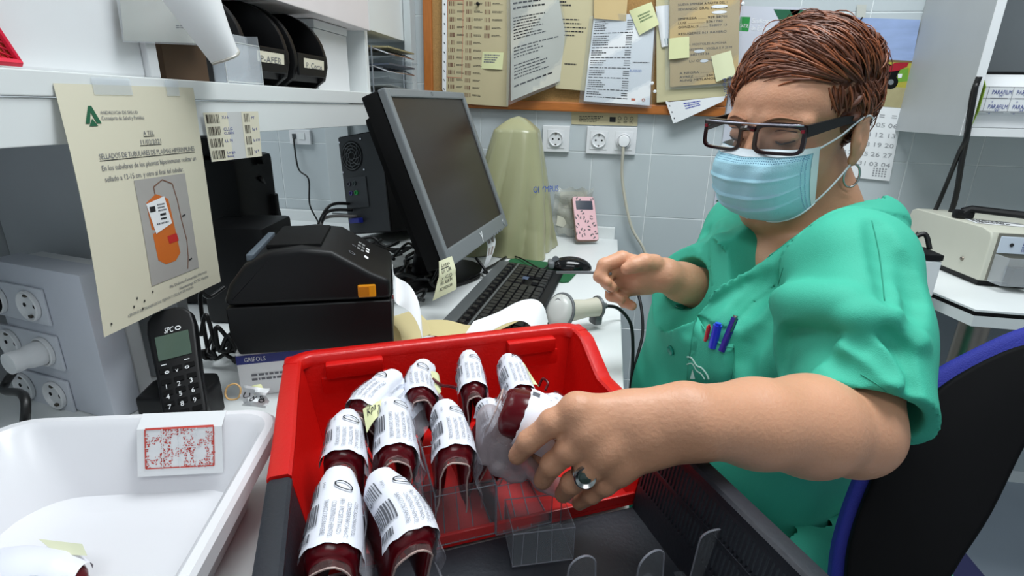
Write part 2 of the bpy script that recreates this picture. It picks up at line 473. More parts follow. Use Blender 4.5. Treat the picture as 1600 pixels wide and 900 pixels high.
# tiles of the back wall, each one its own piece
TW, TH = 0.18, 0.1955
tme = {}
def tile(i, j):
    bm = box(BM(), W0, -TW/2+.0011, TW/2-.0011, -0.004, 0.004, -TH/2+.0011, TH/2-.0011, 0.0012, 1)
    return bm
tbm = tile(0, 0); tmesh = bpy.data.meshes.new('tile'); tbm.to_mesh(tmesh); tbm.free(); tmesh.materials.append(M_tile)
for j in range(0, 9):
    for i in range(-10, 10):
        x = 0.13+(i-0.5)*TW; z = 1.0205+(j-5+0.5)*TH-0.0
        if x < -1.75 or x > 1.8: continue
        o = bpy.data.objects.new('tile', tmesh); COL.objects.link(o); o.parent = wb
        o.location = tuple(V(x, WY+0.0045, z)-WL[wb.name])
tag(obj('trim_1', box(BM(), W0, -0.945, -0.86, WY-0.02, WY+0.003, 0.78, 1.10, 0.002), M_wall), kind='structure')
# ------------------------------------------------------------------ desk
desk = thing('desk', 'white laminate desk under the crate, tray, monitor and keyboard', 'desk', (-0.6, 0.9, 0))
obj('desktop', box(BM(), W0, -1.40, 0.05, 0.10, WY-0.02, 0.722, 0.75, 0.002), M_white, desk)
obj('upstand', box(BM(), W0, -1.40, 0.04, WY-0.02, WY-0.002, 0.722, 0.787, 0.002), M_white, desk)
obj('side_panel', box(BM(), W0, 0.018, 0.046, 0.14, WY-0.04, 0.0, 0.721, 0.001), M_white, desk)
obj('side_panel', box(BM(), W0, -1.39, -1.36, 0.14, WY-0.04, 0.0, 0.721, 0.001), M_white, desk)
# ------------------------------------------------------------------ shelf above the desk
sh = thing('wall_shelf', 'long white shelf over the left side of the desk with papers taped to its edge', 'shelf', (-1.0, 0.9, 1.10))
obj('shelf_board', box(BM(), W0, -0.86, -0.58, 0.05, WY-0.002, 1.151, 1.1765, 0.0015), M_white, sh)
obj('fascia', box(BM(), W0, -0.604, -0.583, 0.05, WY-0.002, 1.102, 1.1495, 0.001), M_white, sh)
obj('shelf_underside', box(BM(), W0, -0.86, -0.605, 0.05, WY-0.002, 1.13, 1.1495, 0.001), M_white, sh)
obj('support_panel', box(BM(), W0, -0.859, -0.592, 0.618, 0.638, 0.7505, 1.1295, 0.001), mat('grey_board', (188, 192, 196), 0.5), sh)
obj('support_panel', box(BM(), W0, -0.885, -0.8605, 0.05, 0.638, 0.7505, 1.1295, 0.001), mat('grey_board', (188, 192, 196), 0.5), sh)
# ================================================================== things on the shelf
ZS = 1.177
b = thing('white_cabinet', 'tall plain white box on the shelf next to the red mesh bag', 'box', (-0.75, 0.56, ZS))
obj('carcass', box(BM(), W0, -0.855, -0.606, 0.445, 0.655, ZS+.0003, 1.62, 0.003), M_white2, b)
obj('side_flange', box(BM(), W0, -0.855, -0.598, 0.6555, 0.672, ZS+.0003, 1.62, 0.002), M_white2, b)
# red mesh bag
def mesh_bag():
    t = thing('mesh_bag', 'red and orange mesh bag at the left end of the shelf', 'bag', (-0.68, 0.40, ZS))
    f = lambda u, v: V(-0.591+0.004*math.sin(u*3), 0.30+0.182*u-(1-v)*0.09*u, ZS+0.005+(1-v)*0.20)
    S = Sheet(f, .15, .2)
    S.body('bag_panel', mat('orange_net', (196, 70, 40), 0.6, bump=.6, bscale=500), t, 4, 4, 0.008)
    bm = BM()
    for k in range(26):
        u = k/25
        tube(bm, [S.P(u, 0, .001), S.P(max(0, u-.5) if 0 else u, 1, .001)], 0.0008, 4)
    for k in range(34):
        v = k/33; tube(bm, [S.P(0, v, .0018), S.P(1, min(1, v+.25), .0018)], 0.0008, 4)
    tag(obj('net_cord', bm, mat('red_cord', (205, 30, 60), 0.5), t), kind='stuff')
    bm = BM(); tube(bm, [S.P(1, v/8, .002) for v in range(9)], 0.003, 6); tube(bm, [S.P(u/8, 1, .002) for u in range(9)], 0.004, 6)
    obj('piping', bm, mat('pink_red_tape', (220, 20, 60), 0.45), t, 40)
mesh_bag()
# clear pocket with grey card and a brown carton, then hanging white folder
t = thing('card_pocket', 'clear pocket with a grey card hanging beside the brown carton', 'document pocket', (-0.6, 0.72, ZS))
P = [at(*p, X=-0.592) for p in ((184, -40), (316, -40), (322, 68), (194, 64))]
S = quad_sheet(*P); S.body('grey_card', mat('grey_card', (172, 170, 158), 0.6), t)
S.text('CN', .66, .70, .05, M_ink); S.lines(.60, .74, .95, .80, 2, M_inkg); S.flush(t)
P = [at(*p, X=-0.588) for p in ((176, -40), (330, -40), (336, 72), (192, 66))]
S2 = quad_sheet(*P); S2.body('clear_sleeve', M_sleeve, t, thick=.0003)
t = thing('brown_carton', 'small dark brown carton behind the hanging white roll', 'carton', (-0.66, 0.79, ZS))
obj('carton_body', box(BM(), W0, -0.72, -0.615, 0.70, 0.785, ZS+.0003, ZS+.082, 0.001), mat('brown_card', (74, 52, 30), 0.7), t)
obj('carton_flap', box(BM(), W0, -0.614, -0.611, 0.70, 0.785, ZS+.055, ZS+.082, 0.0005), mat('dark_card', (60, 42, 26), 0.7), t)
t = thing('acrylic_holder', 'clear acrylic leaflet holder standing left of the black bins', 'holder', (-0.60, 0.89, ZS))
for a in ((-0.608, -0.588, 0.79, 0.792), (-0.608, -0.588, 0.878, 0.880), (-0.610, -0.608, 0.79, 0.880), (-0.590, -0.588, 0.79, 0.880)):
    obj('acrylic_wall', box(BM(), W0, a[0], a[1], a[2], a[3], ZS+.0003, ZS+(.060 if a[0] > -.6 else .075)), M_clear, t)
bm = BM()
for z in (ZS+.06, ZS+.002): tube(bm, [(-.588, .79, z), (-.588, .880, z)], .0009, 5)
for y in (.79, .880): tube(bm, [(-.588, y, ZS), (-.588, y, ZS+.06)], .0009, 5)
obj('edge_glint', bm, mat('acrylic_glint', (190, 195, 195), 0.3), t)  # pale tubes paint the glint along the clear edges
t = thing('hanging_folder', 'white rolled sheet with a clear bottom edge hanging down in front of the shelf', 'paper roll', at(330, 90, X=-0.52))
A = [at(*p, X=-0.535) for p in ((222, -40), (330, -60), (364, 72), (331, 100))]
c0, c1, c2, c3 = A
def fr_(u, v):
    top = c0*(1-u)+c1*u; bot = c3*(1-u)+c2*u
    return top*(1-v)+bot*v+V(.022*math.sin(math.pi*u), 0, 0)
S = Sheet(fr_, .1, .15); S.body('rolled_sheet', M_paperw, t, 12, 8, .001)
bm = BM(); tube(bm, [fr_(u/10, 1.0) for u in range(11)], .0022, 6); obj('clear_strip', bm, mat('strip_clear', (170, 168, 160), .2), t, 40)
# black rotary bins
def bin_(px, py, w, yy, lab, txt):
    fr = Fr((-0.733, yy, ZS+.0005), (1, 0.0, 0), (0, 1, 0), (0, 0, 1))
    t = thing('storage_bin', lab, 'storage bin', fr.o, 'black curved bins on the shelf')
    # side plates with a rounded outline, profile in x-z
    H = 0.155; D = 0.118
    prof = [(0, 0), (D-.035, 0), (D-.008, .018), (D, .045), (D, .062)] + [(D*math.cos(a)-.002, .062+(H-.062)*math.sin(a)) for a in np.linspace(0.15, 1.5, 9)] + [(0, H)]
    def plate(y0, y1, name):
        f2 = Fr(fr.p(0, y0, 0), fr.x, fr.z, -fr.y)
        obj(name, prism(BM(), f2, prof, -(y1-y0), 0, .002, 2), M_black, t, 35)
    plate(0, .012, 'side_plate'); plate(w-.012, w, 'side_plate')
    obj('bin_bottom', box(BM(), fr, .0, D-.036, .0125, w-.0125, 0, .004), M_black, t)
    obj('bin_back', box(BM(), fr, .0, .004, .0125, w-.0125, .0045, H-.002), M_black, t)
    lip = Fr(fr.p(D-.022, 0, .014), nrm(fr.x*.35+fr.z*.94), fr.y, nrm(np.cross(nrm(fr.x*.35+fr.z*.94), fr.y)))
    o = obj('front_lip', box(BM(), lip, 0, .045, .0125, w-.0125, -.002, .003, .001), M_black, t)
    a = lip.p(.036, w*.35, -.0035); 
    L = quad_sheet(lip.p(.038, w*.30, -.0032), lip.p(.038, w*.86, -.0032), lip.p(.014, w*.86, -.0032), lip.p(.014, w*.30, -.0032))
    L2 = quad_sheet(V(fr.o[0]+D+.002, yy+w*.25, ZS+.058), V(fr.o[0]+D+.002, yy+w*.85, ZS+.058), V(fr.o[0]+D+.0, yy+w*.85, ZS+.034), V(fr.o[0]+D, yy+w*.25, ZS+.034))
    L2.body('label_card', M_paper, t, 2, 2, .0006)
    L2.text(txt, .08, .75, .45, M_inkg, wmax=.8); L2.flush(t)
    obj('front_band', box(BM(), fr, D-.005, D+.0005, .0125, w-.0125, .024, .066, .002), M_black, t)
bin_(0, 0, .135, .878, 'black curved storage bin on the shelf, nearest the acrylic holder', 'P-AFER')
bin_(0, 0, .13, 1.030, 'black curved storage bin on the shelf, further one beside the white carton', 'P. Corte')
# white cartons, upper cabinet
t = thing('white_carton', 'low white carton standing on the shelf behind the black bins', 'carton', (-0.7, 1.2, ZS))
obj('carton_body', box(BM(), W0, -0.84, -0.665, 1.205, 1.36, ZS+.0003, 1.308, .001), M_white2, t)
obj('carton_lid', box(BM(), W0, -0.842, -0.663, 1.203, 1.362, 1.309, 1.326, .001), M_white2, t)
t = thing('white_carton', 'wide white carton stacked on top, overhanging the low one', 'carton', (-0.72, 1.2, 1.327))
obj('carton_body', box(BM(), W0, -0.855, -0.622, 0.96, 1.405, 1.3275, 1.52, .0015), mat('pinkish_card', (226, 218, 218), .6), t)
obj('carton_end', box(BM(), W0, -0.855, -0.622, 1.4055, 1.409, 1.3275, 1.52, .0005), M_white2, t)
t = thing('orange_tray', 'bright orange plastic cup above the black bins', 'cup', (-.70, .93, 1.327))
lathe_f = yawfr((-.74, .965, 1.3335), 0)
obj('cup_body', lathe(BM(), lathe_f, [(.02, 0), (.024, .0), (.028, .09), (.026, .09), (.0225, .004), (0.0001, .004)], 20, False), mat('orange_plastic', (255, 80, 20), .3), t, 40)
obj('cup_stand', box(BM(), W0, -.775, -.705, .93, .998, ZS+.157, ZS+.1563, 0), M_blackm, t)
# paper trays with sleeves near the corkboard
t = thing('wall_cabinet', 'tall white side cabinet above the shelf beside the cork board', 'cabinet', (-0.8, 1.55, 1.33))
obj('carcass', box(BM(), W0, -0.858, -0.642, 1.41, WY-.002, 1.335, 1.75, .001), M_white, t)
obj('corner_post', box(BM(), W0, -0.640, -0.618, 1.695, WY-.002, ZS+.001, 1.75, .001), M_wall, t)
obj('front_post', box(BM(), W0, -0.85, -0.64, 1.412, 1.43, ZS+.001, 1.334, .001), M_white, t)
t = thing('wire_tray', 'wire letter tray filled with plastic sleeves beside the cork board', 'letter tray', (-0.66, 1.56, ZS))
bm = BM()
for z in (ZS+.07, ZS+.115):
    tube(bm, [(-.85, 1.45, z), (-.635, 1.45, z), (-.60, 1.46, z-.012), (-.60, 1.66, z-.012), (-.635, 1.68, z), (-.85, 1.68, z)], .0018, 6)
    for k in range(7): tube(bm, [(-.85, 1.47+k*.03, z-.001), (-.62, 1.47+k*.03, z-.001)], .0011, 5)
for y in (1.45, 1.68):
    for x in (-.84, -.64): tube(bm, [(x, y, ZS+.0), (x, y, ZS+.12)], .002, 6)
obj('wire_frame', bm, M_chrome, t, 40)
for k, (z, m_, c_) in enumerate(((ZS+.120, mat('folder_tan', (150, 140, 105), .6), 0), (ZS+.076, mat('folder_navy', (70, 78, 92), .4), 1), (ZS+.084, M_sleeve, 2), (ZS+.030, M_sleeve, 3), (ZS+.010, mat('folder_grey', (140, 145, 145), .5), 4))):
    s = thing('document_sleeve', ['tan folder on top of the wire tray', 'navy folder lying in the wire tray', 'clear sleeve curling out of the wire tray', 'clear sleeve sticking out below the wire tray', 'grey folder at the bottom under the wire tray'][k], 'folder', (-.7, 1.56, z))
    S = Sheet(lambda u, v, z=z, k=k: V(-.83+.235*u+(.02*math.sin(v*7+k) if k in (2, 3) else 0)+(.03 if k in (2, 3) else 0)*v*0, 1.455+.20*v, z+.004*math.sin(u*5+k)+(.012*u*u*(1-v) if k > 1 else 0)), .24, .2)
    S.body('folder_sheet', m_, s, 10, 8, .004 if k < 2 else .001)
# ================================================================== poster taped to the shelf edge
def poster():
    t = thing('poster', 'cream notice with a photo of an orange plasma bag taped to the shelf edge', 'poster', at(200, 330, X=-0.565))
    tl, tr = at(83, 130, X=-0.5785), at(302, 137, X=-0.5785)
    br, bl = at(345, 440, X=-0.578), at(163, 527, X=-0.5400)
    n = nrm(np.cross(tr-tl, tl-bl))
    def f(u, v): return tl*(1-u)*(1-v)+tr*u*(1-v)+br*u*v+bl*(1-u)*v+n*.006*math.sin(math.pi*min(max(v, 0), 1))*(1-u)
    S = Sheet(f, .205, .29)
    S.body('paper', mat('poster_paper', (210, 205, 184), .7, var=.03), t, 10, 10)
    g = mat('dark_green_ink', (20, 90, 60), .6)
    S.poly([(.125, .155), (.165, .085), (.185, .085), (.225, .155), (.195, .155), (.172, .11), (.152, .155)], g, 'logo')
    S.poly([(.145, .165), (.172, .135), (.20, .165)], g, 'logo')
    S.text('ANDALUCIA DE SALUD', .23, .118, .013, M_inkg, wmax=.26)
    S.text('Consejeria de Salud y Familias', .23, .142, .016, M_ink, wmax=.30)
    S.text('A TEL', .50, .212, .020, M_ink, wmax=.085); S.rect(.50, .216, .585, .219, M_ink)
    S.text('11/02/2021', .46, .250, .020, M_ink, wmax=.17); S.rect(.46, .254, .63, .257, M_ink)
    S.text('SELLADOS DE TUBULARES DE PLASMAS HIPERINMUNES', .16, .298, .022, M_ink, wmax=.76); S.rect(.16, .303, .92, .306, M_ink)
    S.text('En los tubulares de los plasmas hiperinmunes realizar un', .16, .345, .022, M_inkg, wmax=.76)
    S.text('sellado a 12-15 cm. y otro al final del tubular.', .165, .39, .022, M_inkg, wmax=.62)
    gr = mat('photo_grey', (165, 162, 158), .6, var=.1)
    S.rect(.36, .40, .79, .875, gr, 'printed_photo', .0006, 4)
    org = mat('plasma_orange', (200, 105, 40), .5, var=.12)
    cx = lambda v: .505+(v-.45)*.08
    L = []; R_ = []
    for v in np.linspace(.475, .80, 12):
        q = (v-.475)/.325; hw = .092*(1-.95*max(0, 1-q*9)**2)*(1-.6*max(0, (q-.9)*10)**2)
        L.append((cx(v)-hw, v)); R_.append((cx(v)+hw+.012*q, v))
    S.poly(L+R_[::-1], org, 'printed_bag', .0008)
    S.poly([(.415, .51), (.57, .49), (.60, .62), (.455, .65)], M_paperw, 'printed_bag_label', .0011)
    S.rect(.435, .525, .48, .55, M_ink, 'print', .0013); S.lines(.50, .52, .57, .56, 3, M_inkg, off=.0013)
    S.rect(.51, .565, .56, .575, M_ink, 'print', .0013); S.rect(.51, .585, .56, .593, M_ink, 'print', .0013); S.lines(.47, .605, .58, .62, 1, M_inkg, off=.0013)
    S.poly([(.54, .675), (.625, .672), (.635, .71), (.55, .712)], M_redink, 'printed_red_label', .0011)
    tub = mat('tube_print', (120, 80, 60), .6)
    pts = [(.50, .475), (.50, .44), (.58, .415), (.66, .44), (.68, .52), (.69, .62), (.71, .72), (.70, .80), (.68, .86)]
    for a, b_ in zip(pts[:-1], pts[1:]): S.stroke(a, b_, .0014, tub, 'printed_tube', .0009)
    for v in (.60, .82): S.stroke((.70, v), (.73, v-.004), .002, M_ink, 'print', .0012)
    S.text('Ma Dolores Fernandez Herrera', .50, .918, .014, M_ink, wmax=.36)
    S.text('Hematologa CTTC Huelva', .58, .945, .014, M_ink, wmax=.29)
    S.text('CENTRO DE TRANSFUSION, TEJIDOS Y CELULAS DE HUELVA', .16, .965, .012, g, wmax=.55)
    for a in ((.24, .90), (.21, .93), (.29, .925), (.36, .90), (.27, .955), (.05, .96)): S.ring(a[0], a[1], .0011, .0016, .0010, M_ink, 'ink_spot')
    S.flush(t)
    for u0, u1 in ((.22, .48), (.75, .86)):
        T = quad_sheet(S.P(u0, -.03, .001), S.P(u1, -.03, .001), S.P(u1, .04, .001), S.P(u0, .04, .001)); T.body('sticky_tape', clear('tape', opac=.12), t, 2, 2, .0002)
poster()
# barcode card next to the poster
t = thing('barcode_card', 'small card with two columns of barcodes and handwriting taped to the shelf edge', 'label card', at(362, 210, X=-.575))
S = quad_sheet(at(317, 176, X=-.577), at(403, 174, X=-.577), at(409, 244, X=-.578), at(331, 253, X=-.578))
S.body('card', mat('grey_white_card', (205, 206, 205), .5), t, 2, 2)
S.rect(.0, .0, .40, 1, M_paper, 'label_strip', .0003); S.rect(.66, 0, 1, 1, M_paper, 'label_strip', .0003)
brc = mat('barcode_brown', (62, 54, 44), .7, var=0)
for k in range(4):
    S.bars(.03, .04+k*.245, .26, .22+k*.245, brc, 9, seed=k); S.bars(.70, .04+k*.245, .82, .22+k*.245, brc, 5, seed=k+9)
    S.text(['X16', 'CLLG', 'LL M', 'Largo'][k], .29, .13+k*.245, .06, M_blue, 'handwriting', wmax=.20); S.text(['PT', 'Sg 6', 'Sg 6/10', 'Sg 9'][k], .84, .16+k*.245, .055, M_blue, 'handwriting', wmax=.14)
    if k in (1, 3): S.text(['', 'CLISEN', '', 'Belen'][k], .29, .21+k*.245, .05, M_blue, 'handwriting', wmax=.20)
S.flush(t)
# ================================================================== socket housing
def socket_face(S, u, v, r_m, parent):
    """a Schuko socket: recessed cup with two holes and earth clips, as a part"""
    c = S.P(u, v, .0005); n = S.nor(u, v); x = nrm(S.P(u+.01, v)-S.P(u, v)); y = np.cross(n, x)
    fr = Fr(c, x, y, n)
    o = obj('socket', lathe(BM(), fr, [(r_m*1.12, .0), (r_m*1.12, .004), (r_m*1.02, .005), (r_m*.93, .0035), (r_m*.88, .0006), (0.0001, .0006)], 28, False), M_white2, parent, 35)
    for s_ in (-1, 1):
        obj('pin_hole', lathe(BM(), Fr(fr.p(s_*.0095, 0, .0008), x, y, n), [(.0028, 0), (.0028, .0004), (.0001, .0004)], 12, False), M_blackm, o)
        obj('earth_clip', box(BM(), fr, -.0025, .0025, s_*r_m*.78-.0015, s_*r_m*.78+.0015, .0005, .004), mat('dull_brass', (90, 85, 75), .4, metal=.8), o)
    return o, fr
t = thing('socket_housing', 'white upright housing with six wall sockets at the left end of the desk', 'socket box', (-.70, .50, .75))
hb0 = at(181, 660, Z=.7505)
HSF = Fr(hb0, (.985, -.174, 0), (.174, .985, 0), (0, 0, 1))
hh_ = float(at(112, 408, d=float(np.dot(hb0-CO, FW))*.985)[2]-.7505)
obj('housing', box(BM(), HSF, -.175, 0, 0, .038, 0, hh_, .004), mat('cool_white_plastic', (200, 204, 214), .45), t, 40)
obj('cover_edge', box(BM(), HSF, -.17, -.004, .0385, .06, 0, hh_-.003, .003), M_white2, t)
def hpt(px, py):
    r = ray(px, py); tt = np.dot(HSF.o-CO, HSF.y)/np.dot(r, HSF.y); q = CO+r*tt-HSF.o; return float(np.dot(q, HSF.x)), float(np.dot(q, HSF.z))
socks = {}
for k, (pL, pR) in enumerate((((4, 470), (52, 470)), ((25, 537), (75, 543)), ((47, 605), (92, 610)))):
    (xa, za_), (xb, zb_) = hpt(*pL), hpt(*pR)
    zc = (za_+zb_)/2
    obj('socket_plate', box(BM(), HSF, min(xa, xb)-.028, max(xa, xb)+.028, -.004, -.0005, zc-.0245, zc+.0245, .0015), mat('plate_white', (206, 210, 218), .4), t, 40)
    S = quad_sheet(HSF.p(-.2, -.0042, .3), HSF.p(0, -.0042, .3), HSF.p(0, -.0042, 0), HSF.p(-.2, -.0042, 0))
    for q, x_ in enumerate((xa, xb)):
        o, fr = socket_face(S, (x_+.2)/.2, 1-zc/.3, .0178, t); socks[(k, q)] = fr
def plug(fr, name, lab, m, cable_pts, capm=None, L=.040, r=.0165):
    t = thing(name, lab, 'plug', fr.o)
    obj('plug_body', lathe(BM(), fr, [(r*.9, .001), (r, .006), (r*.93, L*.45), (r*.78, L*.6), (r*.86, L*.8), (r*.84, L), (.0001, L+.001)], 24), m, t, 40)
    bm = BM(); tube(bm, spline([fr.p(0, -.004, L*.7)]+cable_pts, 8), .0045, 8); obj('power_cable', bm, capm or M_cable, t, True)
f = socks[(1, 1)]
plug(f, 'power_plug', 'white plug with black cable in the middle row of the socket housing', M_paperw, [f.p(-.004, -.03, .050), at(38, 620, d=.56), at(36, 690, d=.56), at(34, 760, d=.56)])
f = socks[(0, 0)]
plug(f, 'power_plug', 'black plug in the top row of the socket housing', M_black, [f.p(-.05, -.002, .05), f.p(-.12, .01, .04)], L=.03, r=.017)
# ================================================================== cordless phone
def handset():
    base = at(282, 655, Z=.752)
    t = thing('cordless_phone', 'black cordless phone handset standing in its cradle behind the white tray', 'phone', base)
    top = at(262, 483, d=.70); 
    b0 = at(288, 640, d=.66)
    up = nrm(top-b0); H = float(np.linalg.norm(top-b0))
    xx = nrm(RT*.97+FW*.22); xx = nrm(xx-up*np.dot(xx, up)); nn = np.cross(xx, up)   # normal towards the viewer
    if np.dot(nn, FW) > 0: nn = -nn
    fr = Fr(b0, xx, up, nn)
    W = .026
    prof = [(-W*.86, -.03), (W*.86, -.03), (W*.95, 0), (W*.96, H*.35), (W*1.08, H*.8), (W*1.0, H*.92), (W*.72, H*.985), (W*.3, H*1.01), (-W*.3, H*1.01), (-W*.72, H*.985), (-W*1.0, H*.92), (-W*1.08, H*.8), (-W*.96, H*.35), (-W*.95, 0)]
    obj('handset_body', prism(BM(), fr, prof, -.018, 0, .004, 3), M_black, t, 40)
    S = quad_sheet(fr.p(-W, H, .0004), fr.p(W, H, .0004), fr.p(W, 0, .0004), fr.p(-W, 0, .0004))
    S.text('SPC', .34, .24, .055, M_paperw, 'brand_mark', wmax=.20, slant=.2); S.ring(.66, .215, .0035, .003, .0012, M_paperw, 'brand_mark')
    o = obj('display', prism(BM(), Fr(fr.p(0, H*.62, .0002), fr.x, fr.y, fr.z), [(-.019, -.016), (.019, -.016), (.0195, .017), (-.0195, .017)], 0, .0012, .0005), mat('lcd_green', (74, 92, 80), .2), t)
    for k in range(5):
        for q in range(3):
            yy = H*(.40-.105*k)-.0; xk = (-.0145+.0145*q)
            if yy < -.02: continue
            kb = obj('key', prism(BM(), Fr(fr.p(xk, yy, .0002), fr.x, fr.y, fr.z), [(-.0055, -.0035), (.0055, -.0035), (.0055, .0035), (-.0055, .0035)], 0, .0012, .0006, 1), M_blackm, t)
    S.off = 0
    for k, row in enumerate((('1', '2', '3'), ('4', '5', '6'), ('7', '8', '9'))):
        for q, c in enumerate(row): S.text(c, .18+.27*q, .745+.095*k+.03-.0, .045, M_paperw, 'key_print', off=.0022)
    S.rect(.18, .54, .30, .548, M_paperw, 'key_print', .002); S.rect(.68, .54, .80, .548, M_paperw, 'key_print', .002)
    S.ring(.72, .62, .0026, .002, .0012, M_redink, 'key_print', off=.002); S.ring(.28, .62, .0026, .002, .0012, mat('green_print', (30, 120, 60), .5), 'key_print', off=.002)
    S.text('v', .46, .64, .04, M_paperw, 'key_print', off=.002)
    S.flush(t)
    c = fr.p(0, -.01, -.01)
    cf = yawfr((base[0], base[1]+.005, .7505), 12)
    obj('cradle', prism(BM(), cf, [(-.04, -.025), (.04, -.025), (.045, .02), (.03, .045), (-.03, .045), (-.045, .02)], 0, .045, .006, 3), M_black, t, 40)
handset()
# ================================================================== things on the desk
ZD = 0.7505
# --- tower computer standing behind the monitor, leaning a little
def tower():
    tl, tr = at(527, 214, d=1.60), at(612, 198, d=1.49)
    t = thing('computer_tower', 'black computer tower with its rear fan and ports facing out, left of the monitor', 'computer', (-.62, 1.42, ZD))
    bl = at(596, 412, d=1.60)
    x = nrm(tr-tl); zz = tl-bl; zz = nrm(zz-x*np.dot(zz, x)); y = np.cross(zz, x)
    if y[1] < 0: y = -y
    fr = Fr(tl, x, y, zz); W = .175; H = .415
    dz = (tl[2]-ZD)/max(zz[2], .5); H = min(H, dz-.016)
    obj('case', box(BM(), fr, 0, W+.0, .004, .36, -H, 0, .004), M_blackm, t, 40)
    obj('rear_panel', box(BM(), fr, .004, W-.004, -.001, .003, -H+.004, -.004, .0005), mat('rear_grey', (40, 42, 45), .5, metal=.3), t)
    # fan
    c = fr.p(.052, -.0015, -.062); ff = Fr(c, fr.x, fr.z, -fr.y)
    o = obj('fan_guard', BM(), None, t) if 0 else None
    bm = BM()
    for r in (.012, .021, .030, .039): tube(bm, [ff.p(r*math.cos(a), r*math.sin(a), .001) for a in np.linspace(0, 2*math.pi, 28, endpoint=False)], .0011, 5, closed=True)
    for k in range(8):
        tube(bm, [ff.p((.010+.03*q)*math.cos(k*.785+q*.9), (.010+.03*q)*math.sin(k*.785+q*.9), .001) for q in np.linspace(0, 1, 6)], .0010, 5)
    obj('fan_guard', bm, mat('guard_grey', (95, 98, 100), .35, metal=.6), t, 40)
    obj('fan_recess', lathe(BM(), Fr(fr.p(.052, -.0012, -.062), fr.x, fr.z, -fr.y), [(.044, 0), (.044, .0008), (.0001, .0008)], 28, False), M_blackm, t)
    for sx in (.008, .096):
        for sz in (-.018, -.106): 
            obj('screw', lathe(BM(), Fr(fr.p(sx, -.0012, sz), fr.x, fr.z, -fr.y), [(.0035, 0), (.003, .002), (.0001, .0025)], 10, False), M_chrome, t, 40)
    obj('port_plate', box(BM(), fr, .015, .10, -.004, -.0012, -.215, -.125, .001), mat('port_grey', (52, 54, 57), .4, metal=.4), t)
    for k, (px_, pz, c_) in enumerate(((.03, -.142, (60, 60, 70)), (.052, -.142, (50, 60, 60)), (.034, -.17, (60, 50, 110)), (.056, -.17, (20, 140, 60)))):
        obj('audio_port', lathe(BM(), Fr(fr.p(px_, -.0041, pz), fr.x, fr.z, -fr.y), [(.007, 0), (.007, .003), (.0045, .003), (.004, .0005), (.0001, .0005)], 16, False), mat('port%d_colour' % k, c_, .4), t, 40)
    obj('blue_connector', box(BM(), fr, .03, .07, -.022, -.0042, -.26, -.245, .002), mat('vga_blue', (24, 34, 120), .4), t)
    for k in range(max(0, int((H-.295)/.015))): obj('slot_cover', box(BM(), fr, .012, .10, -.0025, -.0012, -.285-.015*k, -.275-.015*k, .0004), mat('slot_grey', (45, 46, 50), .4, metal=.5), t)
    for k in range(3):
        a = fr.p(.02+.012*k, -.006, -.20-.02*k)
        bm = BM(); tube(bm, spline([a, a+V(-.03-.02*k, -.07, .0), a+V(-.07+.01*k, -.10, -.09), (a[0]-.05+.03*k, a[1]-.13, ZD+.006)], 8), .0048, 8)
        obj('cable', bm, M_cable if k < 2 else mat('grey_cable', (95, 92, 90), .4), t, True)
tower()
# --- black devices at the left back
t = thing('black_device', 'tall black box-shaped device standing behind the poster', 'device', (-.80, .98, ZD))
f = yawfr((-.80, .99, ZD), 12)
obj('device_body', box(BM(), f, -.10, .085, -.085, .10, 0, .295, .012), M_black, t, 40)
obj('device_top', box(BM(), f, -.10, .062, -.07, .09, .2955, .335, .015), M_black, t, 40)
obj('hinge', lathe(BM(), Fr(f.p(.0865, .02, .285), f.y, f.z, f.x), [(.009, 0), (.009, .012), (.0001, .013)], 16, False), M_black, t, 40)
obj('device_slot', box(BM(), f, .0852, .087, -.06, .07, .10, .104), M_gap, t)
t = thing('black_power_unit', 'lower black power unit in front of the tall black device', 'device', (-.68, .86, ZD))
f = yawfr((-.665, .90, ZD), 10)
obj('unit_body', box(BM(), f, -.07, .055, -.07, .06, 0, .185, .008), M_black, t, 40)
for k in range(5): obj('vent_rib', box(BM(), f, .0552, .0565, -.05, .04, .03+.018*k, .036+.018*k), M_gap, t)
# --- cables
def cable(lab, pts, r=.0035, m=None, name='cable', n=8):
    o = obj(name, tube(BM(), spline(pts, n), r, 8), m or M_cable, None, True)
    return tag(o, lab, 'cable')
r_ = random.Random(3)
for k in range(24):
    x, y = r_.uniform(-.66, -.42), r_.uniform(1.02, 1.30)
    pts = []
    a = r_.uniform(0, 6.28)
    for q in range(9):
        x += .045*math.cos(a); y += .045*math.sin(a); a += r_.uniform(-1.0, 1.0)
        x = min(max(x, -.70), -.36); y = min(max(y, .98), 1.36)
        pts.append((x, y, ZD+.006+.03*r_.random()+.002*k*r_.random()))
    o = cable('black cable of the tangle lying between the label printer and the computer tower', pts, .0034 if k % 3 else .0045)
    o['group'] = 'tangled cables behind the printer'
for k in range(15):
    x, y = r_.uniform(-.56, -.52), r_.uniform(.66, .74); pts = []; a = r_.uniform(0, 6.28)
    for q in range(8):
        x += .026*math.cos(a); y += .026*math.sin(a); a += r_.uniform(-1.5, 1.5)
        x = min(max(x, -.60), -.515); y = min(max(y, .66), .78)
        pts.append((x, y, ZD+.008+.11*r_.random()*(1 if k % 2 else .4)))
    o = cable('black cable of the bundle between the phone and the label printer', pts, .0032); o['group'] = 'bundled cables beside the phone'
